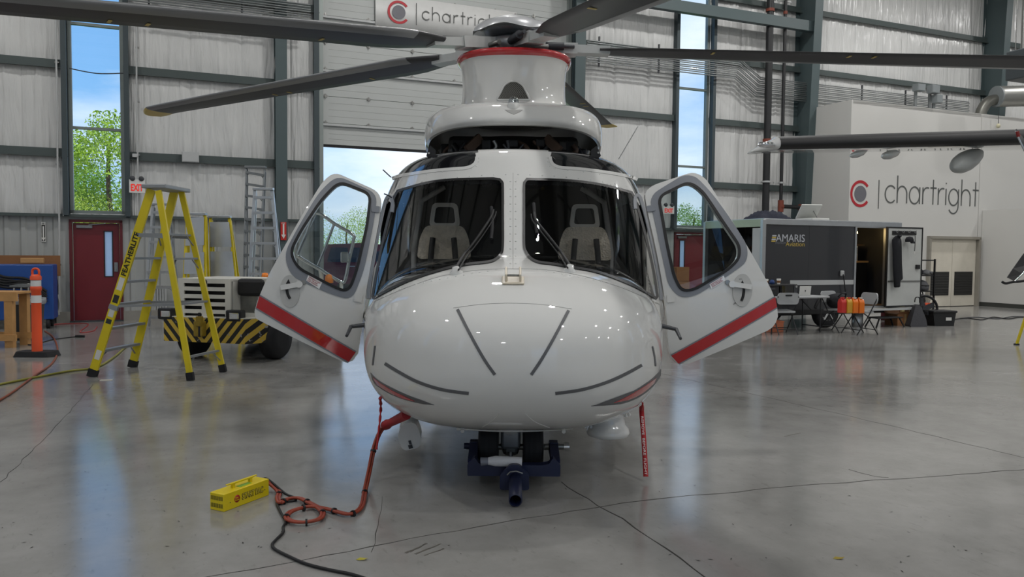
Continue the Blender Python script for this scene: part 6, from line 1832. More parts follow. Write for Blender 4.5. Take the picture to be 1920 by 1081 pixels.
# electrical gear and ducts standing on the office roof
def roofp(px, py, off):
    s, z = ol(px, py, off); return MW @ Vector((s, OY + off, z))
for (x0, y0, x1, y1, lab) in ((1721, 156, 1735, 171, 'upper left grey switch box on the conduit bank above the office'), (1748, 158, 1762, 175, 'middle grey switch box on the conduit bank above the office'), (1757, 176, 1767, 193, 'small lower grey switch box on the conduit bank above the office')):
    s0, z1 = ol(x0, y0, 1.1); s1, z0 = ol(x1, y1, 1.1); c = MW @ Vector(((s0 + s1) / 2, OY + 1.1, (z0 + z1) / 2))
    t = thing('switch_box', lab, 'electrical box', c, WALL_ROT)
    part('enclosure', MB().box((0, .1, 0), (s1 - s0, .22, z1 - z0), bev=.008), mat('box_grey', '#7e8486', .5), t, world=False)
    part('cover', MB().box((0, -.015, 0), ((s1 - s0) * .9, .012, (z1 - z0) * .9), bev=.004), mat('box_grey', '#7e8486'), t, world=False)
    part('post', MB().box((0, .22, -.35), (.1, .05, z1 - z0 + .7)), GALV, t, world=False)
dc = roofp(1869, 181, .7)
rd_ = MW.to_3x3() @ Vector((1, -.25, .06)).normalized()
du = thing('round_duct', 'large round spiral duct with flat end cap above the office', 'duct', dc)
Rr = 21 / FPX * 23.5
L = [dc + rd_ * (.06 * k) for k in range(50)]
part('spiral_duct', MB().tube(L, [Rr * (1 + .025 * (k % 2)) for k in range(50)], 28), mat('spiral_galv', '#9c9c98', .35, metal=.7, var=.1), du)
part('end_cap', MB().cyl(dc - rd_ * .04, dc + rd_ * .005, Rr * 1.03, n=28), mat('box_grey', '#7e8486'), du)
e0 = dc + rd_ * .5 + Vector((0, 0, -.1))
el = [e0 + (MW.to_3x3() @ Vector(v)) for v in ((0, .1, .0), (-.45, .15, -.02), (-.8, .2, -.12), (-1.0, .25, -.4), (-1.05, .25, -.62))]
part('branch_elbow', MB().tube(smoothpts(el, 5), .17, 18), mat('duct_dark', '#6c6c66', .4, metal=.5), du)
hb = roofp(1935, 60, -1.5); hb = aty(1932, 122, 22)
ht = thing('unit_heater', 'dark unit heater hanging at the top right edge of the picture', 'heater', hb)
part('casing', MB().box(hb, (.9, .8, .8), rz=WALL_ROT, bev=.03), mat('heater_grey', '#3c4245', .5), ht)
part('flue', MB().tube([hb + Vector((-.2, 0, .4)), hb + Vector((-.2, 0, 2.2))], .08, 12), STEEL, ht)
for k in range(5): part('louvre', MB().box(hb + Vector((-.12, -.42, -.28 + .14 * k)), (.7, .03, .05), rz=WALL_ROT), DGREY, ht)
for x in (-.3, .3): part('hanger_rod', MB().cyl(hb + Vector((x, .2, .4)), hb + Vector((x, .2, 4.5)), .012, n=6), STEEL, ht)
# tall black pipes in front of the wall
def tall_pipe(label, top, bot, r, off, m):
    st, zt = wl(*top, off); sb_, _ = wl(*bot, off); s = (st + sb_) / 2
    P0_ = MW @ Vector((s, off, .0))
    t = thing('standpipe', label, 'pipe', P0_)
    part('pipe', MB().cyl(P0_, P0_ + Vector((0, 0, HH)), r, n=18), m, t)
    for z in (4.9, 8.7): part('coupling', MB().cyl(P0_ + Vector((0, 0, z)), P0_ + Vector((0, 0, z + .09)), r * 1.22, n=18), mat('coupling_red', '#7a3a2a', .6), t)
    for z in (3.7, 9.1): part('pipe_clamp', MB().cyl(P0_ + Vector((0, 0, z)), P0_ + Vector((0, 0, z + .05)), r * 1.35, n=18).box(P0_ + Vector((0, .12, z + .02)), (.5, .04, .04), rz=WALL_ROT), LGREY, t)
    return t, P0_
BPIPE = mat('black_pipe', '#1d1e20', .5, var=.1)
tall_pipe('thick black standpipe in front of the back wall left of the column', (1443, 10), (1437, 380), .105, -.55, BPIPE)
t, p0 = tall_pipe('thinner black standpipe between the thick pipe and the column', (1472, 10), (1465, 380), .05, -.55, BPIPE)
rp = mat('coupling_red', '#7a3a2a')
part('branch', MB().tube([p0 + Vector((0, 0, 3.02)), p0 + MW.to_3x3() @ Vector((.75, -.05, 3.0))], .06, 12), BPIPE, t)
for f in (0, .72): part('flange', MB().cyl(p0 + MW.to_3x3() @ Vector((f - .03, -.05 * f, 3.01)), p0 + MW.to_3x3() @ Vector((f + .05, -.05 * f, 3.0)), .1, n=14), rp, t)
part('tee', MB().cyl(p0 + Vector((0, 0, 2.85)), p0 + Vector((0, 0, 3.2)), .085, n=14), rp, t)

# ------------------------------------------------------------------ enclosed trailer
tp_ = floorp(1555, 614.0)
TP = MW.to_3x3() @ Vector((0, 1, 0))
pc = plane_hit(1430, 500, tp_, TP); MT = Matrix.Translation((pc.x, pc.y, 0)) @ Matrix.Rotation(WALL_ROT, 4, 'Z'); MTI = MT.inverted()
def tl(px, py, off=0.0):
    p = MTI @ plane_hit(px, py, MT @ Vector((0, off, 0)), TP); return p.x, p.z
TZ = tl(1430, 411)[1]; TB = tl(1590, 578)[1]; TLn = tl(1686, 500)[0]; TW = 1.95
CHAR = mat('charcoal_skin', '#2c2d31', .3, var=.06, coat=.5)
tr = thing('cargo_trailer', 'charcoal enclosed cargo trailer with its side door standing open', 'trailer', (pc.x, pc.y, 0), WALL_ROT)
tp2 = lambda nm, mb, m, par=None, lb=None: part(nm, mb, m, par or tr, world=False, label=lb)
d0x, d1x = tl(1604, 500)[0], tl(1659, 500)[0]; dz0, dz1 = tl(1630, 573)[1], tl(1630, 427)[1]
xs1 = tl(1517, 460)[0]
def pan(x0, x1, z0, z1, nm='side_panel', m=CHAR, y=0): return tp2(nm, MB().box(((x0 + x1) / 2, y + .02, (z0 + z1) / 2), (x1 - x0 - .004, .04, z1 - z0)), m)
pan(0, xs1, TB, TZ - .06); pan(xs1, d0x, TB, TZ - .06); pan(d1x, TLn, TB, TZ - .06); pan(d0x, d1x, dz1, TZ - .06); pan(d0x, d1x, TB, dz0)
tp2('far_side', MB().box((TLn / 2, TW - .02, (TB + TZ) / 2), (TLn, .04, TZ - TB)), CHAR)
tp2('nose_wall', MB().box((TLn - .02, TW / 2, (TB + TZ) / 2), (.04, TW - .09, TZ - TB)), CHAR)
tp2('trailer_roof', MB().box((TLn / 2, TW / 2, TZ + .01), (TLn + .02, TW + .02, .03)), ALU)
tp2('trailer_floor', MB().box((TLn / 2, TW / 2, TB + .02), (TLn, TW - .1, .06)), mat('ply_floor', '#5a4630', .8))
tp2('top_rail', MB().box((TLn / 2, -.01, TZ - .04), (TLn + .04, .03, .12), bev=.006), ALU)
tp2('corner_post', MB().box((.0, .01, (TB + TZ) / 2), (.09, .08, TZ - TB), bev=.006), ALU)
tp2('corner_post', MB().box((.0, TW - .01, (TB + TZ) / 2), (.09, .08, TZ - TB), bev=.006), ALU)
tp2('end_header', MB().box((-.0, TW / 2, TZ - .07), (.07, TW, .16), bev=.006), mat('end_frame', '#a9b29a', .4, metal=.4))
tp2('end_door', MB().box((-.03, .16, (TB + TZ) / 2 - .05), (.03, .26, TZ - TB - .25), bev=.005), LGREY)
st0 = tl(1500, 534)[1]; st1 = tl(1500, 525)[1]
tp2('side_stripe', MB().box(((tl(1480, 530)[0] + d0x) / 2, -.004, (st0 + st1) / 2), (d0x - tl(1480, 530)[0] - .03, .01, st1 - st0)), LGREY)
tp2('lower_skirt', MB().box((d0x / 2, .03, TB - .04), (d0x, .05, .12)), BLACK)
tp2('chassis_rail', MB().box((TLn / 2, .3, TB - .08), (TLn + .5, .08, .12)), BLACK)
tp2('chassis_rail', MB().box((TLn / 2, TW - .3, TB - .08), (TLn + .5, .08, .12)), BLACK)
tp2('tongue', MB().bar((TLn, .4, TB - .06), (TLn + 1.1, TW / 2, TB - .06), .08, .1).bar((TLn, TW - .4, TB - .06), (TLn + 1.1, TW / 2, TB - .06), .08, .1), BLACK)
tp2('jack_stand', MB().cyl((TLn + .95, TW / 2, 0), (TLn + .95, TW / 2, TB + .2), .03, n=10).box((TLn + .95, TW / 2, .02), (.2, .2, .03)), STEEL)
wxx, wzz = tl(1555, 600)
wz = tp2('trailer_wheel', MB().lathe([(.19, -.1), (.30, -.1), (.335, -.06), (.335, .06), (.30, .1), (.19, .1)], (wxx, .13, .335), 30, T=Matrix.Rotation(pi / 2, 4, 'X')), RUBBER)
rim = tp2('rim', MB().lathe([(.0, .06), (.05, .075), (.06, .06), (.165, .05), (.19, .09), (.2, .09), (.2, .0)], (wxx, .13, .335), 24, T=Matrix.Rotation(pi / 2, 4, 'X'), cap=False), mat('rim_black', '#202124', .4), wz)
for k in range(5):
    a = 2 * pi * k / 5 + .3
    tp2('spoke', MB().bar((wxx + .03 * cos(a), .04, .335 + .03 * sin(a)), (wxx + .19 * cos(a), .035, .335 + .19 * sin(a)), .05, .02, (0, 1, 0)), CHROME, wz)
tp2('rim_ring', MB().lathe([(.175, .1), (.2, .1), (.2, .08), (.175, .08), (.175, .1)], (wxx, .13, .335), 24, T=Matrix.Rotation(pi / 2, 4, 'X'), cap=False), CHROME, wz)
wf = tp2('trailer_wheel', MB().lathe([(.19, -.1), (.30, -.1), (.335, -.06), (.335, .06), (.30, .1), (.19, .1)], (wxx, TW - .13, .335), 30, T=Matrix.Rotation(pi / 2, 4, 'X')), RUBBER)
tp2('wheel_arch', MB().tube([(wxx + .42 * cos(radians(a)), .0, .335 + .40 * sin(radians(a))) for a in range(10, 175, 12)], .035, 6), BLACK)
# lettering
LWH = mat('letter_silver', '#b9bcc2', .4); LGO = mat('letter_gold', '#b9a04a', .45)
def side_text(txt, x0, y0, x1, y1, m, nm, **kw):
    a = tl((x0 + x1) / 2, (y0 + y1) / 2); wd = tl(x1, y0)[0] - tl(x0, y0)[0]; h = tl(x0, y0)[1] - tl(x0, y1)[1]
    me = text_mesh(txt, wd, h, **kw); me.transform(frame3((a[0], -.003, a[1]), (1, 0, 0), (0, 0, 1))); me.materials.clear(); link(nm, me, m, tr, world=False)
side_text('AMARIS', 1455, 439, 1509, 453, LWH, 'lettering')
side_text('PREMIUM', 1454, 453.5, 1473, 457, mat('letter_dim', '#6e7076', .5), 'lettering')
side_text('Aviation', 1473, 453, 1508.5, 461.5, LGO, 'lettering')
for k in range(4):
    a = tl(1449.5 + 2 - k * .0, 441.5 + k * 3.4); x, z = a
    tp2('emblem_bar', MB().prism([(x - .055 - .008 * k, z - .015), (x + .05 - .008 * k, z - .015), (x + .06 - .008 * k, z + .012), (x - .045 - .008 * k, z + .012)], lambda a, b, d: (a, d, b), -.006, 0), LGO if k % 2 else LWH)
# door leaf folded open against the front of the trailer
lx0, lx1 = tl(1663, 500, -.14)[0], tl(1727, 500, -.14)[0]; lz0, lz1 = tl(1690, 573, -.14)[1], tl(1690, 427, -.14)[1]
dlf = tp2('side_door', MB().box(((lx0 + lx1) / 2, -.12, (lz0 + lz1) / 2), (lx1 - lx0, .04, lz1 - lz0), bev=.006), mat('door_inner', '#b9bbb8', .5))
tp2('door_edge', MB().ring([(lx0 - .02, lz0 - .02), (lx1 + .02, lz0 - .02), (lx1 + .02, lz1 + .02), (lx0 - .02, lz1 + .02)], [(lx0 + .01, lz0 + .01), (lx1 - .01, lz0 + .01), (lx1 - .01, lz1 - .01), (lx0 + .01, lz1 - .01)], lambda a, b, d: (a, d, b), -.15, -.10), BLACK, dlf)
zz = tl(1690, 527, -.15)[1]; tp2('door_bar', MB().box(((lx0 + lx1) / 2, -.147, zz), (lx1 - lx0 - .06, .015, .03)), STEEL, dlf)
a = tl(1720, 500, -.15); tp2('door_latch', MB().box((a[0], -.16, a[1]), (.11, .05, .1), bev=.01), BLACK, dlf)
rk0, rk1 = tl(1674, 436, -.16), tl(1719, 436, -.16)
tp2('hook_rail', MB().box(((rk0[0] + rk1[0]) / 2, -.15, rk0[1]), (rk1[0] - rk0[0], .02, .09), bev=.008), BLACK, dlf)
for k in range(4):
    x = rk0[0] + (rk1[0] - rk0[0]) * (.12 + .25 * k); tp2('coat_hook', MB().tube([(x, -.16, rk0[1] + .03), (x, -.22, rk0[1] + .0), (x, -.23, rk0[1] + .06)], .008, 6), CHROME, dlf)
tp2('door_frame', MB().ring([(d0x - .05, dz0 - .05), (d1x + .05, dz0 - .05), (d1x + .05, dz1 + .05), (d0x - .05, dz1 + .05)], [(d0x, dz0), (d1x, dz0), (d1x, dz1), (d0x, dz1)], lambda a, b, d: (a, d, b), -.02, .06), ALU)
tp2('door_sill', MB().box(((d0x + d1x) / 2 + .4, -.1, dz0 - .07), (d1x - d0x + 1.0, .3, .04)), LGREY)
# interior fittings
INT = mat('trailer_lining', '#2a2622', .8, var=.1)
tp2('lining', MB().box(((TLn + d0x) / 2, 1.25, (TB + TZ) / 2), (TLn - d0x + .8, .04, TZ - TB - .1)), INT)
shz = tl(1630, 491)[1]
tp2('worktop', MB().box(((d0x + d1x) / 2, .95, shz), (1.4, .5, .04)), WOOD)
tp2('base_cabinet', MB().box(((d0x + d1x) / 2 + .1, .97, (shz + TB) / 2), (1.2, .45, shz - TB - .06)), mat('cabinet_black', '#131313', .6))
for k in range(4): tp2('tool_drawer', MB().box((d0x + .12, .72, TB + .15 + .22 * k), (.3, .05, .2), bev=.008), mat('drawer_dark', '#1c1d20', .4))
uz = tl(1630, 458)[1]; tp2('upper_shelf', MB().box(((d0x + d1x) / 2, 1.0, uz), (1.4, .35, .03)), mat('shelf_brown', '#4a3a2a', .7))
tp2('strip_lamp', MB().box(((d0x + d1x) / 2, .75, TZ - .2), (.7, .08, .04)), mat('strip_lens', '#ffd890', .5, emit=22.0))
# open rear end, reels and bins inside
for k, (y, z, r) in enumerate(((.9, 1.65, .2), (1.35, 1.85, .17), (.75, 1.2, .17))):
    rl = tp2('hose_reel', MB().lathe([(.05, -.06), (r, -.06), (r, -.05), (r * .6, -.04), (r * .6, .04), (r, .05), (r, .06), (.05, .06)], (.75, y, z), 24, T=Matrix.Rotation(pi / 2, 4, 'Y')), BLACK)
    tp2('reel_hose', MB().lathe([(r * .62, -.035), (r * .85, -.03), (r * .85, .03), (r * .62, .035)], (.75, y, z), 24, T=Matrix.Rotation(pi / 2, 4, 'Y')), mat('reel_rust', '#6a4030', .6), rl)
tp2('rear_panel', MB().box((1.1, TW / 2, (TB + TZ) / 2), (.03, TW - .12, TZ - TB - .1)), mat('rear_dark', '#1d1c1c', .8))
tp2('oil_drum', MB().lathe([(.22, .0), (.23, .3), (.22, .6), (0, .6)], (.55, .9, TB + .05), 20), LGREY)
tp2('red_case', MB().box((.5, .45, 1.9), (.3, .25, .3), bev=.03), mat('case_red', '#b02a20', .5))
tp2('red_tag', MB().box((.3, .55, 1.35), (.02, .08, .2)), mat('tag_red', '#c0201c', .5))
hk = tl(1577, 512); tp2('power_inlet', MB().box((hk[0], -.03, hk[1]), (.1, .05, .12), bev=.02), LGREY)
tp2('inlet_cord', MB().tube(smoothpts([(hk[0], -.06, hk[1] - .02), (hk[0] + .03, -.07, hk[1] - .2), (hk[0] + .09, -.06, hk[1] - .5), (hk[0] + .12, -.05, .3)], 5), .012, 6), BLACK)
# white drawer unit inside and crates on the roof
def loose(name, label, cat, mbs, group=None, loc=None, T=MT):
    """thing in the trailer frame from [(part, MB, material)]"""
    p = T @ Vector(loc if loc else (0, 0, 0))
    t = thing(name, label, cat, p, WALL_ROT, group)
    for nm, mb, m in mbs: part(nm, mb, m, t, world=False)
    return t
WPL = mat('white_plastic', '#cfcfcb', .45)
loose('drawer_unit', 'small white plastic drawer unit on the trailer worktop', 'drawers', [('case', MB().ring([(-.12, 0), (.12, 0), (.12, .34), (-.12, .34)], [(-.105, .015), (.105, .015), (.105, .325), (-.105, .325)], lambda a, b, d: (a, d, b), 0, .25), WPL)] + [('drawer', MB().box((0, -.005, .09 + .155 * k), (.2, .02, .135), bev=.01), mat('drawer_frost', '#8a8d8e', .4)) for k in range(2)], loc=(d1x - .14, .76, shz + .02))
TARP = mat('navy_cloth', '#14192c', .85, var=.2, bump=.5, bscale=8)
tx0, tx1 = tl(1394, 405, .3)[0], tl(1456, 405, .3)[0]
vs = []; nx, ny = 22, 12; r2 = random.Random(9)
hts = [[(.13 + .09 * r2.random()) * max(0, 1 - ((i - nx * .55) / (nx * .5)) ** 2) ** .6 * max(0, 1 - ((j - ny / 2) / (ny / 2)) ** 2) ** .5 for i in range(nx + 1)] for j in range(ny + 1)]
for j in range(ny + 1):
    for i in range(nx + 1): vs.append((-.45 + .9 * i / nx, -.3 + .6 * j / ny, hts[j][i]))
mbt = MB().add(vs, [(j * (nx + 1) + i, j * (nx + 1) + i + 1, (j + 1) * (nx + 1) + i + 1, (j + 1) * (nx + 1) + i) for j in range(ny) for i in range(nx)], True)
o = loose('folded_tarp', 'dark navy tarpaulin bundled on the trailer roof corner', 'tarp', [('cloth', mbt, TARP)], loc=(.05 + .4, .45, TZ + .025))
rx_ = tl(1530, 400, .5)[0]
loose('roof_hatch', 'open white roof hatch lid on the trailer roof', 'hatch', [('frame', MB().box((0, 0, .03), (.5, .5, .06), bev=.01), WPL), ('lid', MB().bar((-.0, .22, .06), (-.12, -.1, .36), .45, .03), mat('hatch_smoke', '#c4c6c2', .3)), ('stay', MB().bar((.05, -.1, .05), (.0, .02, .28), .015, .015), STEEL)], loc=(rx_, .6, TZ + .025))
# clothes on the door
JK = mat('navy_jacket', '#0f1118', .85, var=.2, bump=.4, bscale=10)
jx, jz = tl(1681, 441, -.24)
jk = []
prof_ = [(-.02, 0), (.05, -.02), (.12, -.12), (.15, -.3), (.19, -.6), (.23, -.98), (.13, -1.02), (.13, -1.15), (-.02, -1.16), (-.07, -.7), (-.09, -.3), (-.11, -.1), (-.06, -.03)]
vs = []; nlay = 5
for k in range(nlay):
    f = k / (nlay - 1); sc = 1 - .5 * abs(2 * f - 1) ** 2.5
    for a, b in roundpoly(prof_, .03, 2): vs.append((.05 + (a - .05) * sc, -.05 + .1 * f + .012 * sin(a * 40), b * (.94 + .06 * sc)))
m = len(vs) // nlay
mbj = MB().add(vs, [(k * m + i, k * m + (i + 1) % m, (k + 1) * m + (i + 1) % m, (k + 1) * m + i) for k in range(nlay - 1) for i in range(m)] + [tuple(range(m)), tuple(range((nlay - 1) * m, nlay * m))], True)
loose('navy_jacket', 'dark navy jacket hanging from the hook rail on the trailer door', 'jacket', [('garment', mbj, JK), ('collar', MB().tube([(-.02, -.05, -.0), (.03, -.07, -.03), (.07, -.05, -.01)], .025, 8), JK)], loc=(jx, -.24, jz))
cxk, czk = tl(1704, 443, -.24)
loose('baseball_cap', 'small dark cap hanging right of the navy jacket', 'cap', [('crown', MB().lathe([(0, .06), (.07, .04), (.09, -.02), (.085, -.06)], (0, 0, -.06), 16), JK), ('peak', MB().box((.03, -.05, -.12), (.13, .08, .015), R=Matrix.Rotation(.9, 4, 'X')), JK)], loc=(cxk, -.26, czk))
lxk, lzk = tl(1716, 442, -.24)
loose('key_lanyard', 'thin dark lanyard hanging at the right end of the hook rail', 'lanyard', [('strap', MB().tube([(0, 0, 0), (.005, 0, -.2), (-.008, 0, -.34)], .008, 6), BLACK), ('tag', MB().box((-.008, 0, -.37), (.03, .008, .06)), WPL)], loc=(lxk, -.24, lzk))

# ------------------------------------------------------------------ folding table, chairs and clutter before the trailer
def fl_(px, py): return floorp(px, py)
BLKT = mat('black_tube', '#1b1b1d', .5)
CHW = mat('chair_grey', '#a5a7a8', .5, var=.04)
def folding_chair(loc, rz, label):
    t = thing('folding_chair', label, 'chair', loc, rz, 'folding chairs at the trailer')
    # faces local -y; back at +y
    vs = []; n = 12
    bp = roundpoly([(-.21, .60), (.21, .60), (.235, .72), (.20, .83), (-.20, .83), (-.235, .72)], .05, 4)
    slot_o = roundpoly([(-.07, .765), (.07, .765), (.07, .795), (-.07, .795)], .012, 4)
    part('backrest', MB().prism(bp, lambda a, b, d: (a, .20 + d + .10 * (b - .6) + .25 * a * a * -1, b), 0, .03), CHW, t, world=False)
    part('hand_slot', MB().prism(slot_o, lambda a, b, d: (a, .20 + d + .10 * (b - .6) - .25 * a * a, b), -.003, .033), BLACK, t, world=False)
    part('seat', MB().prism(roundpoly([(-.21, -.22), (.21, -.22), (.20, .18), (-.20, .18)], .05, 4), lambda a, b, d: (a, b, d + .02 * (b < -.1)), .43, .46), CHW, t, world=False)
    for s in (-1, 1):
        part('leg', MB().tube([(s * .225, -.26, 0), (s * .22, .0, .36), (s * .215, .235, .76)], .012, 8), BLKT, t, world=False)
        part('leg', MB().tube([(s * .20, .27, 0), (s * .195, .0, .38), (s * .19, -.1, .44)], .012, 8), BLKT, t, world=False)
    part('brace', MB().cyl((-.225, -.19, .1), (.225, -.19, .1), .009, n=8), BLKT, t, world=False)
    part('brace', MB().cyl((-.20, .2, .1), (.20, .2, .1), .009, n=8), BLKT, t, world=False)
    return t
c1 = (fl_(1457, 628) + fl_(1491, 627)) / 2
ch1 = folding_chair((c1.x, c1.y + .25, 0), pi + .15, 'grey folding chair nearest the open right cockpit door, back to the camera')
c2 = (fl_(1605, 628) + fl_(1637, 627)) / 2
dup(ch1, (c2.x - .02, c2.y + .18, 0), pi / 2 + pi + .3, 'grey folding chair holding the orange jugs')
c3 = fl_(1572, 622)
dup(ch1, (c3.x, c3.y + .12, 0), .5, 'grey folding chair with a dark bag, between table and jugs')
# folding table
ta = fl_(1540, 623); TT = Matrix.Translation((ta.x, ta.y, 0)) @ Matrix.Rotation(WALL_ROT, 4, 'Z')
tzt = aty(1540, 555, ta.y).z
tbl = thing('folding_table', 'long grey folding table against the trailer side', 'table', ta, WALL_ROT)
tx = -1.45
part('tabletop', MB().box((-.62, .30, tzt - .02), (1.65, .60, .04), bev=.012), CHW, tbl, world=False)
for x in (.0, -1.25):
    for y in (.04, .54): part('leg', MB().cyl((x, y, 0), (x, y, tzt - .04), .014, n=8), BLKT, tbl, world=False)
    part('cross_bar', MB().cyl((x, .04, .12), (x, .54, .12), .011, n=8), BLKT, tbl, world=False)
    part('diagonal', MB().bar((x, .3, tzt - .3), (x + (.3 if x < -.5 else -.3), .3, tzt - .05), .02, .012), BLKT, tbl, world=False)
def on_table(px, py): 
    p = plane_hit(px, py, (0, 0, tzt), Vector((0, 0, 1))) if py > 480 else None
    return p
def tbl_thing(name, label, cat, x, y, parts, group=None, z=None):
    p = TT @ Vector((x, y, tzt if z is None else z)); t = thing(name, label, cat, p, WALL_ROT, group)
    for nm, mb, m in parts: part(nm, mb, m, t, world=False)
    return t
tbl_thing('microwave_oven', 'black microwave oven at the middle of the folding table', 'microwave', -.64, .40, [('case', MB().box((0, 0, .12), (.44, .3, .23), bev=.01), BLACK), ('door', MB().box((-.05, -.155, .12), (.30, .012, .19), bev=.004), BLACKG), ('control_panel', MB().box((.165, -.155, .12), (.09, .012, .19), bev=.004), DGREY), ('dial', MB().cyl((.165, -.16, .19), (.165, -.18, .19), .025, n=14), CHROME)])
tbl_thing('black_crate', 'black plastic crate on the table beside the microwave', 'crate', -1.07, .40, [('body', MB().box((0, 0, .11), (.36, .3, .22), bev=.015), mat('crate_black', '#1a1b1f', .5)), ('rim', MB().box((0, 0, .215), (.39, .33, .03), bev=.008), BLACK), ('handle', MB().box((0, -.158, .15), (.12, .02, .03), bev=.005), DGREY)])
CUPW = mat('paper_cup', '#d6d3cc', .6)
for x, z_, lab in ((-1.10, .23, 'left white paper cup on top of the black crate'), (-.78, .235, 'right white paper cup on top of the microwave')):
    tbl_thing('paper_cup', lab, 'cup', x, .40, [('cup', MB().lathe([(.03, 0), (.042, .1), (.038, .1)], n=18), CUPW), ('lid', MB().lathe([(.044, .098), (.044, .108), (.038, .112), (0, .112)], n=18), WPL), ('sleeve', MB().lathe([(.035, .03), (.041, .075)], n=18, cap=False), CARD)], 'paper cups on the table', z=tzt + z_)
tbl_thing('blue_pouch', 'small blue pouch between the two paper cups', 'pouch', -.95, .40, [('pouch', MB().lathe([(.0, 0), (.05, .01), (.055, .05), (.035, .085), (0, .09)], n=14), mat('pouch_blue', '#1f3a6e', .7)), ('tie', MB().lathe([(.02, .08), (.03, .1), (.01, .1)], n=10), mat('pouch_blue', '#1f3a6e'))], z=tzt + .23)
tbl_thing('laptop', 'open white laptop seen from behind on the folding table', 'laptop', -.22, .26, [('base', MB().box((0, .1, .008), (.3, .21, .016), bev=.004), LGREY), ('lid', MB().box((0, -.01, .1), (.3, .012, .19), R=Matrix.Rotation(.12, 4, 'X'), bev=.004), WPL), ('emblem', MB().cyl((0, -.017, .1), (0, -.019, .1), .016, n=14), DGREY)])
tbl_thing('paper_bag', 'crumpled brown paper bag at the left end of the table', 'bag', -1.36, .14, [('bag', MB().lathe([(.05, 0), (.07, .03), (.06, .09), (.045, .13), (.02, .14)], n=9, smooth=False), CARD), ('fold', MB().box((0, 0, .14), (.1, .03, .03)), CARD)])
# jugs on the chair seat
def jug(loc, rz, m, cap, label):
    t = thing('plastic_jug', label, 'jug', loc, rz, 'coloured jugs on the chair')
    part('body', MB().prism(roundpoly([(-.075, 0), (.075, 0), (.075, .21), (.045, .265), (-.045, .265), (-.075, .21)], .02, 3), lambda a, b, d: (a, d, b), -.05, .05), m, t, world=False)
    part('neck', MB().cyl((-.03, 0, .255), (-.03, 0, .285), .024, n=12), m, t, world=False)
    part('cap', MB().cyl((-.03, 0, .28), (-.03, 0, .305), .028, n=12), cap, t, world=False)
    part('handle', MB().tube(smoothpts([(.0, 0, .265), (.04, 0, .29), (.075, 0, .26), (.078, 0, .2)], 4), .012, 8), m, t, world=False)
JO = mat('jug_orange', '#f07a1e', .3, var=.03); JR = mat('jug_red', '#d23a34', .3); JYl = mat('jug_yellow', '#d9a63a', .3)
jz0 = .462
cj = plane_hit(1604, 587, (0, 0, jz0), Vector((0, 0, 1)))
for dx, dy, m, lab in ((.112, -.03, JO, 'orange jug at the right end of the row on the chair'), (-.005, -.03, JO, 'orange jug left of the rightmost one on the chair'), (-.112, -.02, JYl, 'amber yellow jug between the red and orange jugs'), (-.22, .0, JR, 'red jug at the left end of the row on the chair')):
    jug((cj.x + dx, cj.y + .1 + dy, jz0), .15 + pi / 2, m, WPL if m is JO else JR, lab)
BAGB = mat('bag_black', '#16171c', .8, var=.2, bump=.4, bscale=14)
loose('duffel_bag', 'dark duffel bag slumped on the middle folding chair', 'bag', [('body', MB().tube([(-.2, 0, .15), (-.17, 0, .16), (.0, 0, .17), (.17, 0, .15), (.2, 0, .14)], [.05, .14, .16, .13, .05], 14), BAGB), ('strap', MB().tube(smoothpts([(-.1, -.1, .25), (-.06, -.17, .33), (.05, -.17, .33), (.1, -.1, .25)], 5), .015, 6), BLACK)], loc=tuple(MTI @ Vector((c3.x, c3.y + .08, .47))))
# things on the floor by the trailer front
sb = fl_(1607, 611)
t = thing('steel_bin', 'small brushed steel bin under the jug chair', 'bin', sb); part('body', MB().lathe([(.11, 0), (.12, .01), (.12, .3), (.115, .3)], n=22), ALU, t, world=False); part('lid', MB().lathe([(.122, .3), (.115, .33), (0, .35)], n=22), DGREY, t, world=False)
fs_ = fl_(1668, 612)
t = thing('foot_stool', 'low black folding step below the trailer door', 'step', fs_, WALL_ROT)
part('tread', MB().box((-.15, 0, .21), (.75, .3, .03), bev=.008), BLACK, t, world=False)
for x in (-.45, .15):
    part('leg', MB().bar((x, -.12, .2), (x + (.12 if x > 0 else -.12), -.15, 0), .03, .02), BLACK, t, world=False); part('leg', MB().bar((x, .12, .2), (x + (.12 if x > 0 else -.12), .15, 0), .03, .02), BLACK, t, world=False)
def carton(px, py, w_, d_, h_, label, rz=WALL_ROT, m=CARD):
    p = fl_(px, py); t = thing('cardboard_box', label, 'box', (p.x, p.y + d_ / 2, 0), rz, 'cardboard boxes at the trailer front')
    part('carton', MB().box((0, 0, h_ / 2), (w_, d_, h_)), m, t, world=False)
    for s in (-1, 1): part('flap', MB().bar((0, s * d_ * .5, h_), (0, s * d_ * .62, h_ + .06), w_ * .96, .006), m, t, world=False)
    part('tape', MB().box((0, -d_ / 2 - .001, h_ / 2), (.06, .003, h_)), mat('tape', '#a58a60', .4), t, world=False)
carton(1692, 610, .48, .35, .26, 'brown cardboard box in front of the others below the trailer door')
carton(1700, 599, .42, .4, .36, 'taller brown cardboard box behind the front carton', m=mat('cardboard_dark', '#6e4a30', .8))
t = thing('red_crate', 'dull red crate behind the step under the trailer', 'crate', tuple(fl_(1672, 600)), WALL_ROT); part('body', MB().ring([(-.2, -.15), (.2, -.15), (.2, .15), (-.2, .15)], [(-.18, -.13), (.18, -.13), (.18, .13), (-.18, .13)], lambda a, b, d: (a, b, d), 0, .28), mat('crate_red', '#7a2a2a', .6), t, world=False); part('base', MB().box((0, 0, .01), (.4, .3, .02)), mat('crate_red', '#7a2a2a'), t, world=False)
bgp = fl_(1722, 612)
t = thing('net_bag', 'grey mesh carry bag leaning by the black tote', 'bag', (bgp.x, bgp.y + .1, 0))
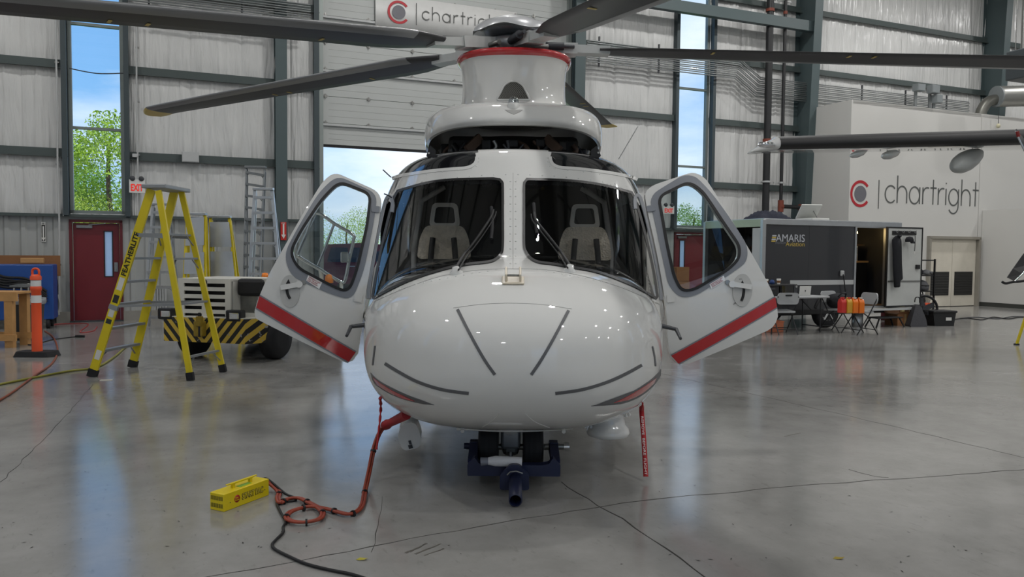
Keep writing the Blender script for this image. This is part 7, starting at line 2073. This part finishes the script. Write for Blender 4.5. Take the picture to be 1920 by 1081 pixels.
part('body', MB().prism(roundpoly([(-.24, 0), (.22, 0), (.20, .16), (.10, .40), (.02, .50), (-.06, .48), (-.14, .28)], .05, 4), lambda a, b, d: (a * (1 - abs(d) * 1.2), d * (1 - b * 1.1), b), -.13, .13), mat('mesh_grey', '#46464a', .8, var=.3, scale=40), t, world=False)
part('handle', MB().tube(smoothpts([(-.05, 0, .54), (-.03, 0, .64), (.05, 0, .64), (.06, 0, .53)], 4), .012, 6), BLACK, t, world=False)
fan = fl_(1738, 609)
t = thing('floor_fan', 'round black floor fan beside the tote', 'fan', (fan.x, fan.y + .15, 0))
part('ring', MB().tube([(.3 * cos(2 * pi * k / 28), 0, .36 + .3 * sin(2 * pi * k / 28)) for k in range(28)], .03, 8, closed=True), BLACK, t, world=False)
for k in range(12): part('guard_wire', MB().tube([(0, -.05, .36), (.29 * cos(2 * pi * k / 12), -.03, .36 + .29 * sin(2 * pi * k / 12))], .004, 5), DGREY, t, world=False)
part('motor', MB().cyl((0, -.06, .36), (0, .1, .36), .07, n=16), DGREY, t, world=False)
for k in range(4):
    a = pi / 2 * k + .4; part('fan_blade', MB().bar((.06 * cos(a), 0, .36 + .06 * sin(a)), (.26 * cos(a), .02, .36 + .26 * sin(a)), .12, .008, (0, 1, 0)), DGREY, t, world=False)
part('stand', MB().tube([(-.22, -.15, .015), (-.28, 0, .36), (-.22, .18, .015)], .014, 6).tube([(.22, -.15, .015), (.28, 0, .36), (.22, .18, .015)], .014, 6).tube([(-.22, -.15, .015), (.22, -.15, .015)], .014, 6), BLACK, t, world=False)
to = fl_(1769, 611)
t = thing('storage_tote', 'black lidded storage tote with white label by the double doors', 'tote', (to.x, to.y + .22, 0), WALL_ROT * .4)
part('body', MB().prism([(-.24, 0), (.24, 0), (.285, .30), (-.285, .30)], lambda a, b, d: (a, d, b), -.2, .2), mat('tote_black', '#161719', .5), t, world=False)
part('lid', MB().box((0, 0, .32), (.61, .46, .05), bev=.015), BLACK, t, world=False)
part('label_card', MB().box((.10, -.205, .16), (.14, .006, .07)), WPL, t, world=False)
for s in (-1, 1): part('lid_clip', MB().box((s * .305, 0, .28), (.03, .12, .09), bev=.008), DGREY, t, world=False)
# black shelf rack crowded with supplies
rk = fl_(1738, 604); 
t = thing('shelf_rack', 'black open shelf rack crowded with supplies right of the trailer door', 'shelf', (rk.x, rk.y + .5, 0), WALL_ROT)
RKL = t; rw, rd2 = .62, .42
for x in (-rw / 2, rw / 2):
    for y in (-rd2 / 2, rd2 / 2): part('post', MB().box((x, y, .75), (.035, .035, 1.5)), BLACK, t, world=False)
for z in (.35, .72, 1.1, 1.47): part('shelf_board', MB().box((0, 0, z), (rw, rd2, .025)), BLACK, t, world=False)
RT = Matrix.Translation((rk.x, rk.y + .5, 0)) @ Matrix.Rotation(WALL_ROT, 4, 'Z')
def on_rack(name, label, cat, x, z, parts, y=-.05):
    p = RT @ Vector((x, y, z)); t = thing(name, label, cat, p, WALL_ROT)
    for nm, mb, m in parts: part(nm, mb, m, t, world=False)
blob = lambda w_, d_, h_: MB().lathe([(0, 0), (w_ * .5, .01), (w_ * .55, h_ * .4), (w_ * .35, h_ * .85), (0, h_)], n=12, T=Matrix.Scale(d_ / w_, 4, (0, 1, 0)))
on_rack('cloth_bundle', 'dark cloth bundle on the upper rack shelf', 'cloth', -.13, 1.115, [('cloth', blob(.32, .3, .22), BAGB), ('knot', blob(.1, .1, .28), BAGB)])
on_rack('plastic_sack', 'pale plastic sack on top of the shelf rack', 'bag', -.12, 1.485, [('sack', blob(.24, .24, .2), mat('sack_pale', '#a9aaa0', .4, var=.2, bump=.4)), ('knot', blob(.07, .07, .3), mat('sack_pale', '#a9aaa0'))])
on_rack('wrapped_parts', 'bundle of wrapped parts on the second rack shelf', 'bundle', .08, .735, [('bundle', blob(.34, .3, .26), mat('wrap_grey', '#55565a', .6, var=.3, bump=.4)), ('tie', MB().lathe([(.16, .1), (.175, .12), (.16, .14)], n=14, cap=False), BLACK)])
on_rack('white_canister', 'white square canister on the second rack shelf', 'canister', -.19, .735, [('can', MB().box((0, 0, .14), (.15, .12, .28), bev=.015), WPL), ('cap', MB().cyl((0, 0, .28), (0, 0, .31), .03, n=12), BLACK)])
on_rack('orange_tray', 'orange tray with a dark kettle on the low rack shelf', 'tray', .06, .363, [('tray', MB().box((0, 0, .04), (.4, .3, .07), bev=.02), ORANGE), ('kettle', MB().lathe([(.1, .08), (.12, .12), (.09, .24), (.03, .28), (0, .28)], n=16), BLACK), ('kettle_handle', MB().tube(smoothpts([(-.08, 0, .22), (-.04, 0, .33), (.06, 0, .33), (.08, 0, .22)], 4), .012, 6), BLACK)])
on_rack('glove_heap', 'heap of grey work gloves on the third rack shelf', 'gloves', .22, 1.115, [('gloves', blob(.22, .2, .13), mat('glove_grey', '#77787a', .8, var=.2, bump=.4)), ('cuff', MB().box((.05, -.1, .06), (.1, .06, .05), bev=.015), mat('glove_grey', '#77787a'))])
bd = RT @ Vector((-.42, .05, 0))
o = part('wood_board', MB().box((bd.x, bd.y, .86), (.10, .05, 1.72), rz=WALL_ROT), mat('pale_wood', '#b8a873', .7, var=.15, scale=9), None); tag(o, 'upright pale wooden board between trailer door and shelf rack', 'board')
floor_line('floor_cable', [(1790, 598), (1815, 596), (1840, 599), (1862, 594), (1890, 597), (1915, 594), (1950, 597)], .012, BLACK, 'black cable lying wavy along the floor at far right')
floor_line('floor_cable', [(1800, 596), (1830, 594), (1870, 597), (1900, 593), (1950, 594)], .01, DGREY, 'second dark cable beside the wavy one at far right')
t = thing('orange_box', 'faded orange box on the floor behind the right cockpit door', 'box', tuple(fl_(1455, 622)), WALL_ROT); part('box', MB().box((0, .1, .1), (.35, .25, .2), bev=.01), mat('box_orange', '#d8805a', .6), t, world=False); part('lid', MB().box((0, .1, .21), (.37, .27, .03), bev=.008), mat('box_orange', '#d8805a'), t, world=False)
cr0 = MW @ Vector((wl(1268, 560, -.5)[0], -.6, 0))
t = thing('parts_carton', 'stack of brown cartons beside the right maroon door', 'box', cr0, WALL_ROT)
for k in range(3): part('carton', MB().box((.02 * (k % 2), 0, .2 + .4 * k), (.42, .4, .39)), CARD, t, world=False)

# ------------------------------------------------------------------ second aircraft at the right edge
ap = thing('parked_airplane', 'parked airplane whose wing with black leading edge reaches in from the right', 'airplane', (8.2, 12.0, 0))
PLW = mat('airplane_white', '#d4d5d4', .25, var=.02, coat=1)
tipT, rootT = aty(1464, 270, 12.0), aty(2330, 249, 11.35)
tipT.y = 12.0
def wing_sec(p, c, th):
    P = []
    for s, h in ((0, 0), (.012, .3), (.05, .55), (.12, .75), (.25, .85), (.5, .7), (.8, .3), (1, .02), (1, -.02), (.8, -.12), (.5, -.25), (.25, -.36), (.12, -.36), (.05, -.3), (.012, -.18)):
        P.append(p + Vector((0, s * c, h * th)))
    return P
n = 15; K = 12
vs = []
for k in range(K + 1):
    f = k / K; vs += wing_sec(tipT.lerp(rootT, f), 1.15 + .5 * f, .17 + .05 * f)
part('wing', MB().add(vs, [(k * n + i, k * n + (i + 1) % n, (k + 1) * n + (i + 1) % n, (k + 1) * n + i) for k in range(K) for i in range(n)], True), PLW, ap)
vs = []
for k in range(K + 1):
    f = k / K; S_ = wing_sec(tipT.lerp(rootT, f), 1.15 + .5 * f, .17 + .05 * f); c_ = S_[0] + Vector((0, .2, 0))
    vs += [q + (q - c_).normalized() * .006 for q in (S_[3], S_[2], S_[1], S_[0], S_[14], S_[13], S_[12])]
part('deice_boot', MB().add(vs, [(k * 7 + i, k * 7 + i + 1, (k + 1) * 7 + i + 1, (k + 1) * 7 + i) for k in range(K) for i in range(6)], True), BLACK, ap)
vs = []
tp0 = aty(1409, 284, 12.6)
for k in range(7):
    f = k / 6; p = tipT.lerp(tp0, f); c = 1.15 * (1 - .8 * f ** 1.5); th = .17 * (1 - .85 * f)
    if k == 0: p = tipT.copy()
    vs += wing_sec(p, c, th)
part('wing_tip', MB().add(vs, [(k * n + i, k * n + (i + 1) % n, (k + 1) * n + (i + 1) % n, (k + 1) * n + i) for k in range(6) for i in range(n)], True).add(vs[-n:], [tuple(range(n))]), PLW, ap)
part('tip_lamp', MB().lathe([(.0, -.14), (.05, -.1), (.065, 0), (.05, .1), (0, .14)], aty(1437, 271, 12.12), 16, T=Matrix.Rotation(pi / 2, 4, 'Y') @ Matrix.Scale(.75, 4, (1, 0, 0))), CHROME, ap)
for a, b, sc in (((1607, 289), (1607, 289), 1.0), ((1668, 290), (1668, 290), 1.3)):
    p = aty(*a, 12.35); part('flap_fairing', MB().lathe([(0, -.3), (.045 * sc, -.15), (.055 * sc, 0), (.04 * sc, .2), (0, .35)], p, 14, T=Matrix.Rotation(pi / 2, 4, 'X')), PLW, ap)
pp = aty(1811, 300, 12.1)
pa, pb2 = aty(1788, 315, 11.9), aty(1842, 284, 12.5)
part('radar_pod', MB().tube([pa.lerp(pb2, f) for f in (0, .03, .1, .22, .4, .6, .8, .93, 1)], [.01, .06, .105, .14, .155, .14, .1, .05, .01], 24), mat('pod_grey', '#a3a6a4', .35), ap)
HB = aty(2000, 400, 11.0); ADIR = Vector((.95, .55, .05))
part('spinner', MB().lathe([(0, .42), (.1, .36), (.17, .2), (.2, 0)], HB, 24, T=Matrix.Rotation(pi / 2, 4, 'X')), CHROME, ap)
part('engine_cowl', MB().tube([HB, HB + ADIR * .25, HB + ADIR * .9, HB + ADIR * 2.4], [.25, .36, .5, .62], 24), PLW, ap)
part('cabin', MB().tube([HB + ADIR * 2.35, HB + ADIR * 3.0, HB + ADIR * 3.8], [.64, .75, .7], 24), PLW, ap)
PBL = mat('prop_black', '#151517', .35, var=.1, coat=.4)
def prop_blade(tip, nm='propeller_blade'):
    P = []; d = (tip - HB)
    for f in (0.12, .3, .5, .7, .88, 1.0):
        wd = .06 + .11 * math.sin(pi * min(1, f * .85 + .1)); c = HB + d * f; s_ = d.normalized().cross(Vector((0, 1, 0))).normalized()
        P += [c + s_ * wd * .5 + Vector((0, -.02, 0)), c - s_ * wd * .5 + Vector((0, .05, 0)), c - s_ * wd * .45 + Vector((0, .07, 0)), c + s_ * wd * .5 + Vector((0, .0, 0))]
    b = part(nm, MB().add(P, [(4 * i + k, 4 * i + (k + 1) % 4, 4 * i + 4 + (k + 1) % 4, 4 * i + 4 + k) for i in range(5) for k in range(4)] + [(0, 1, 2, 3), (20, 21, 22, 23)]), PBL, ap)
    L_ = [P[4 * i] + Vector((0, -.004, 0)) for i in range(6)]
    part('blade_edge', MB().tube(L_, .012, 6), CHROME, b, world=False)
    return b
prop_blade(aty(1906, 243, 11.0)); prop_blade(aty(1897, 523, 11.0)); prop_blade(aty(2110, 400, 11.0))
part('blade_tip_band', MB().tube([aty(1910, 256, 10.97), aty(1907, 246, 10.97)], .025, 8), mat('tip_red', '#7a1a18', .5), ap)
part('pitot_pole', MB().tube(smoothpts([aty(1879, 528, 11.2), aty(1886, 531, 11.2), aty(1900, 528, 11.2), aty(1925, 525, 11.2), aty(1990, 505, 11.3)], 5), .018, 8), BLACK, ap)
gw = Vector((HB + ADIR * 1.6).to_tuple()); gw.z = 0
gwz = part('nose_wheel', MB().lathe([(.1, -.08), (.22, -.08), (.26, 0), (.22, .08), (.1, .08)], gw + Vector((0, 0, .26)), 24, T=Matrix.Rotation(pi / 2, 4, 'Y')), RUBBER, ap)
part('gear_leg', MB().tube([gw + Vector((0, 0, .26)), gw + Vector((0, .05, 1.6))], .05, 10), ALU, ap)
yp = [floorp(1906, 646), aty(1926, 585, floorp(1906, 646).y)]
t = thing('yellow_prop_stand', 'yellow leg of a stand at the right edge of the floor', 'stand', yp[0])
d_ = (yp[1] - yp[0]); part('leg', MB().bar(yp[0], yp[0] + d_ * 1.6, .035, .035), YELLOW, t); part('foot', MB().box(yp[0] + Vector((0, 0, .012)), (.08, .06, .024), bev=.006), RUBBER, t)
e2 = yp[0] + d_ * 1.6; part('leg', MB().bar(e2, Vector((e2.x * 2 - yp[0].x, yp[0].y, 0)), .035, .035), YELLOW, t)
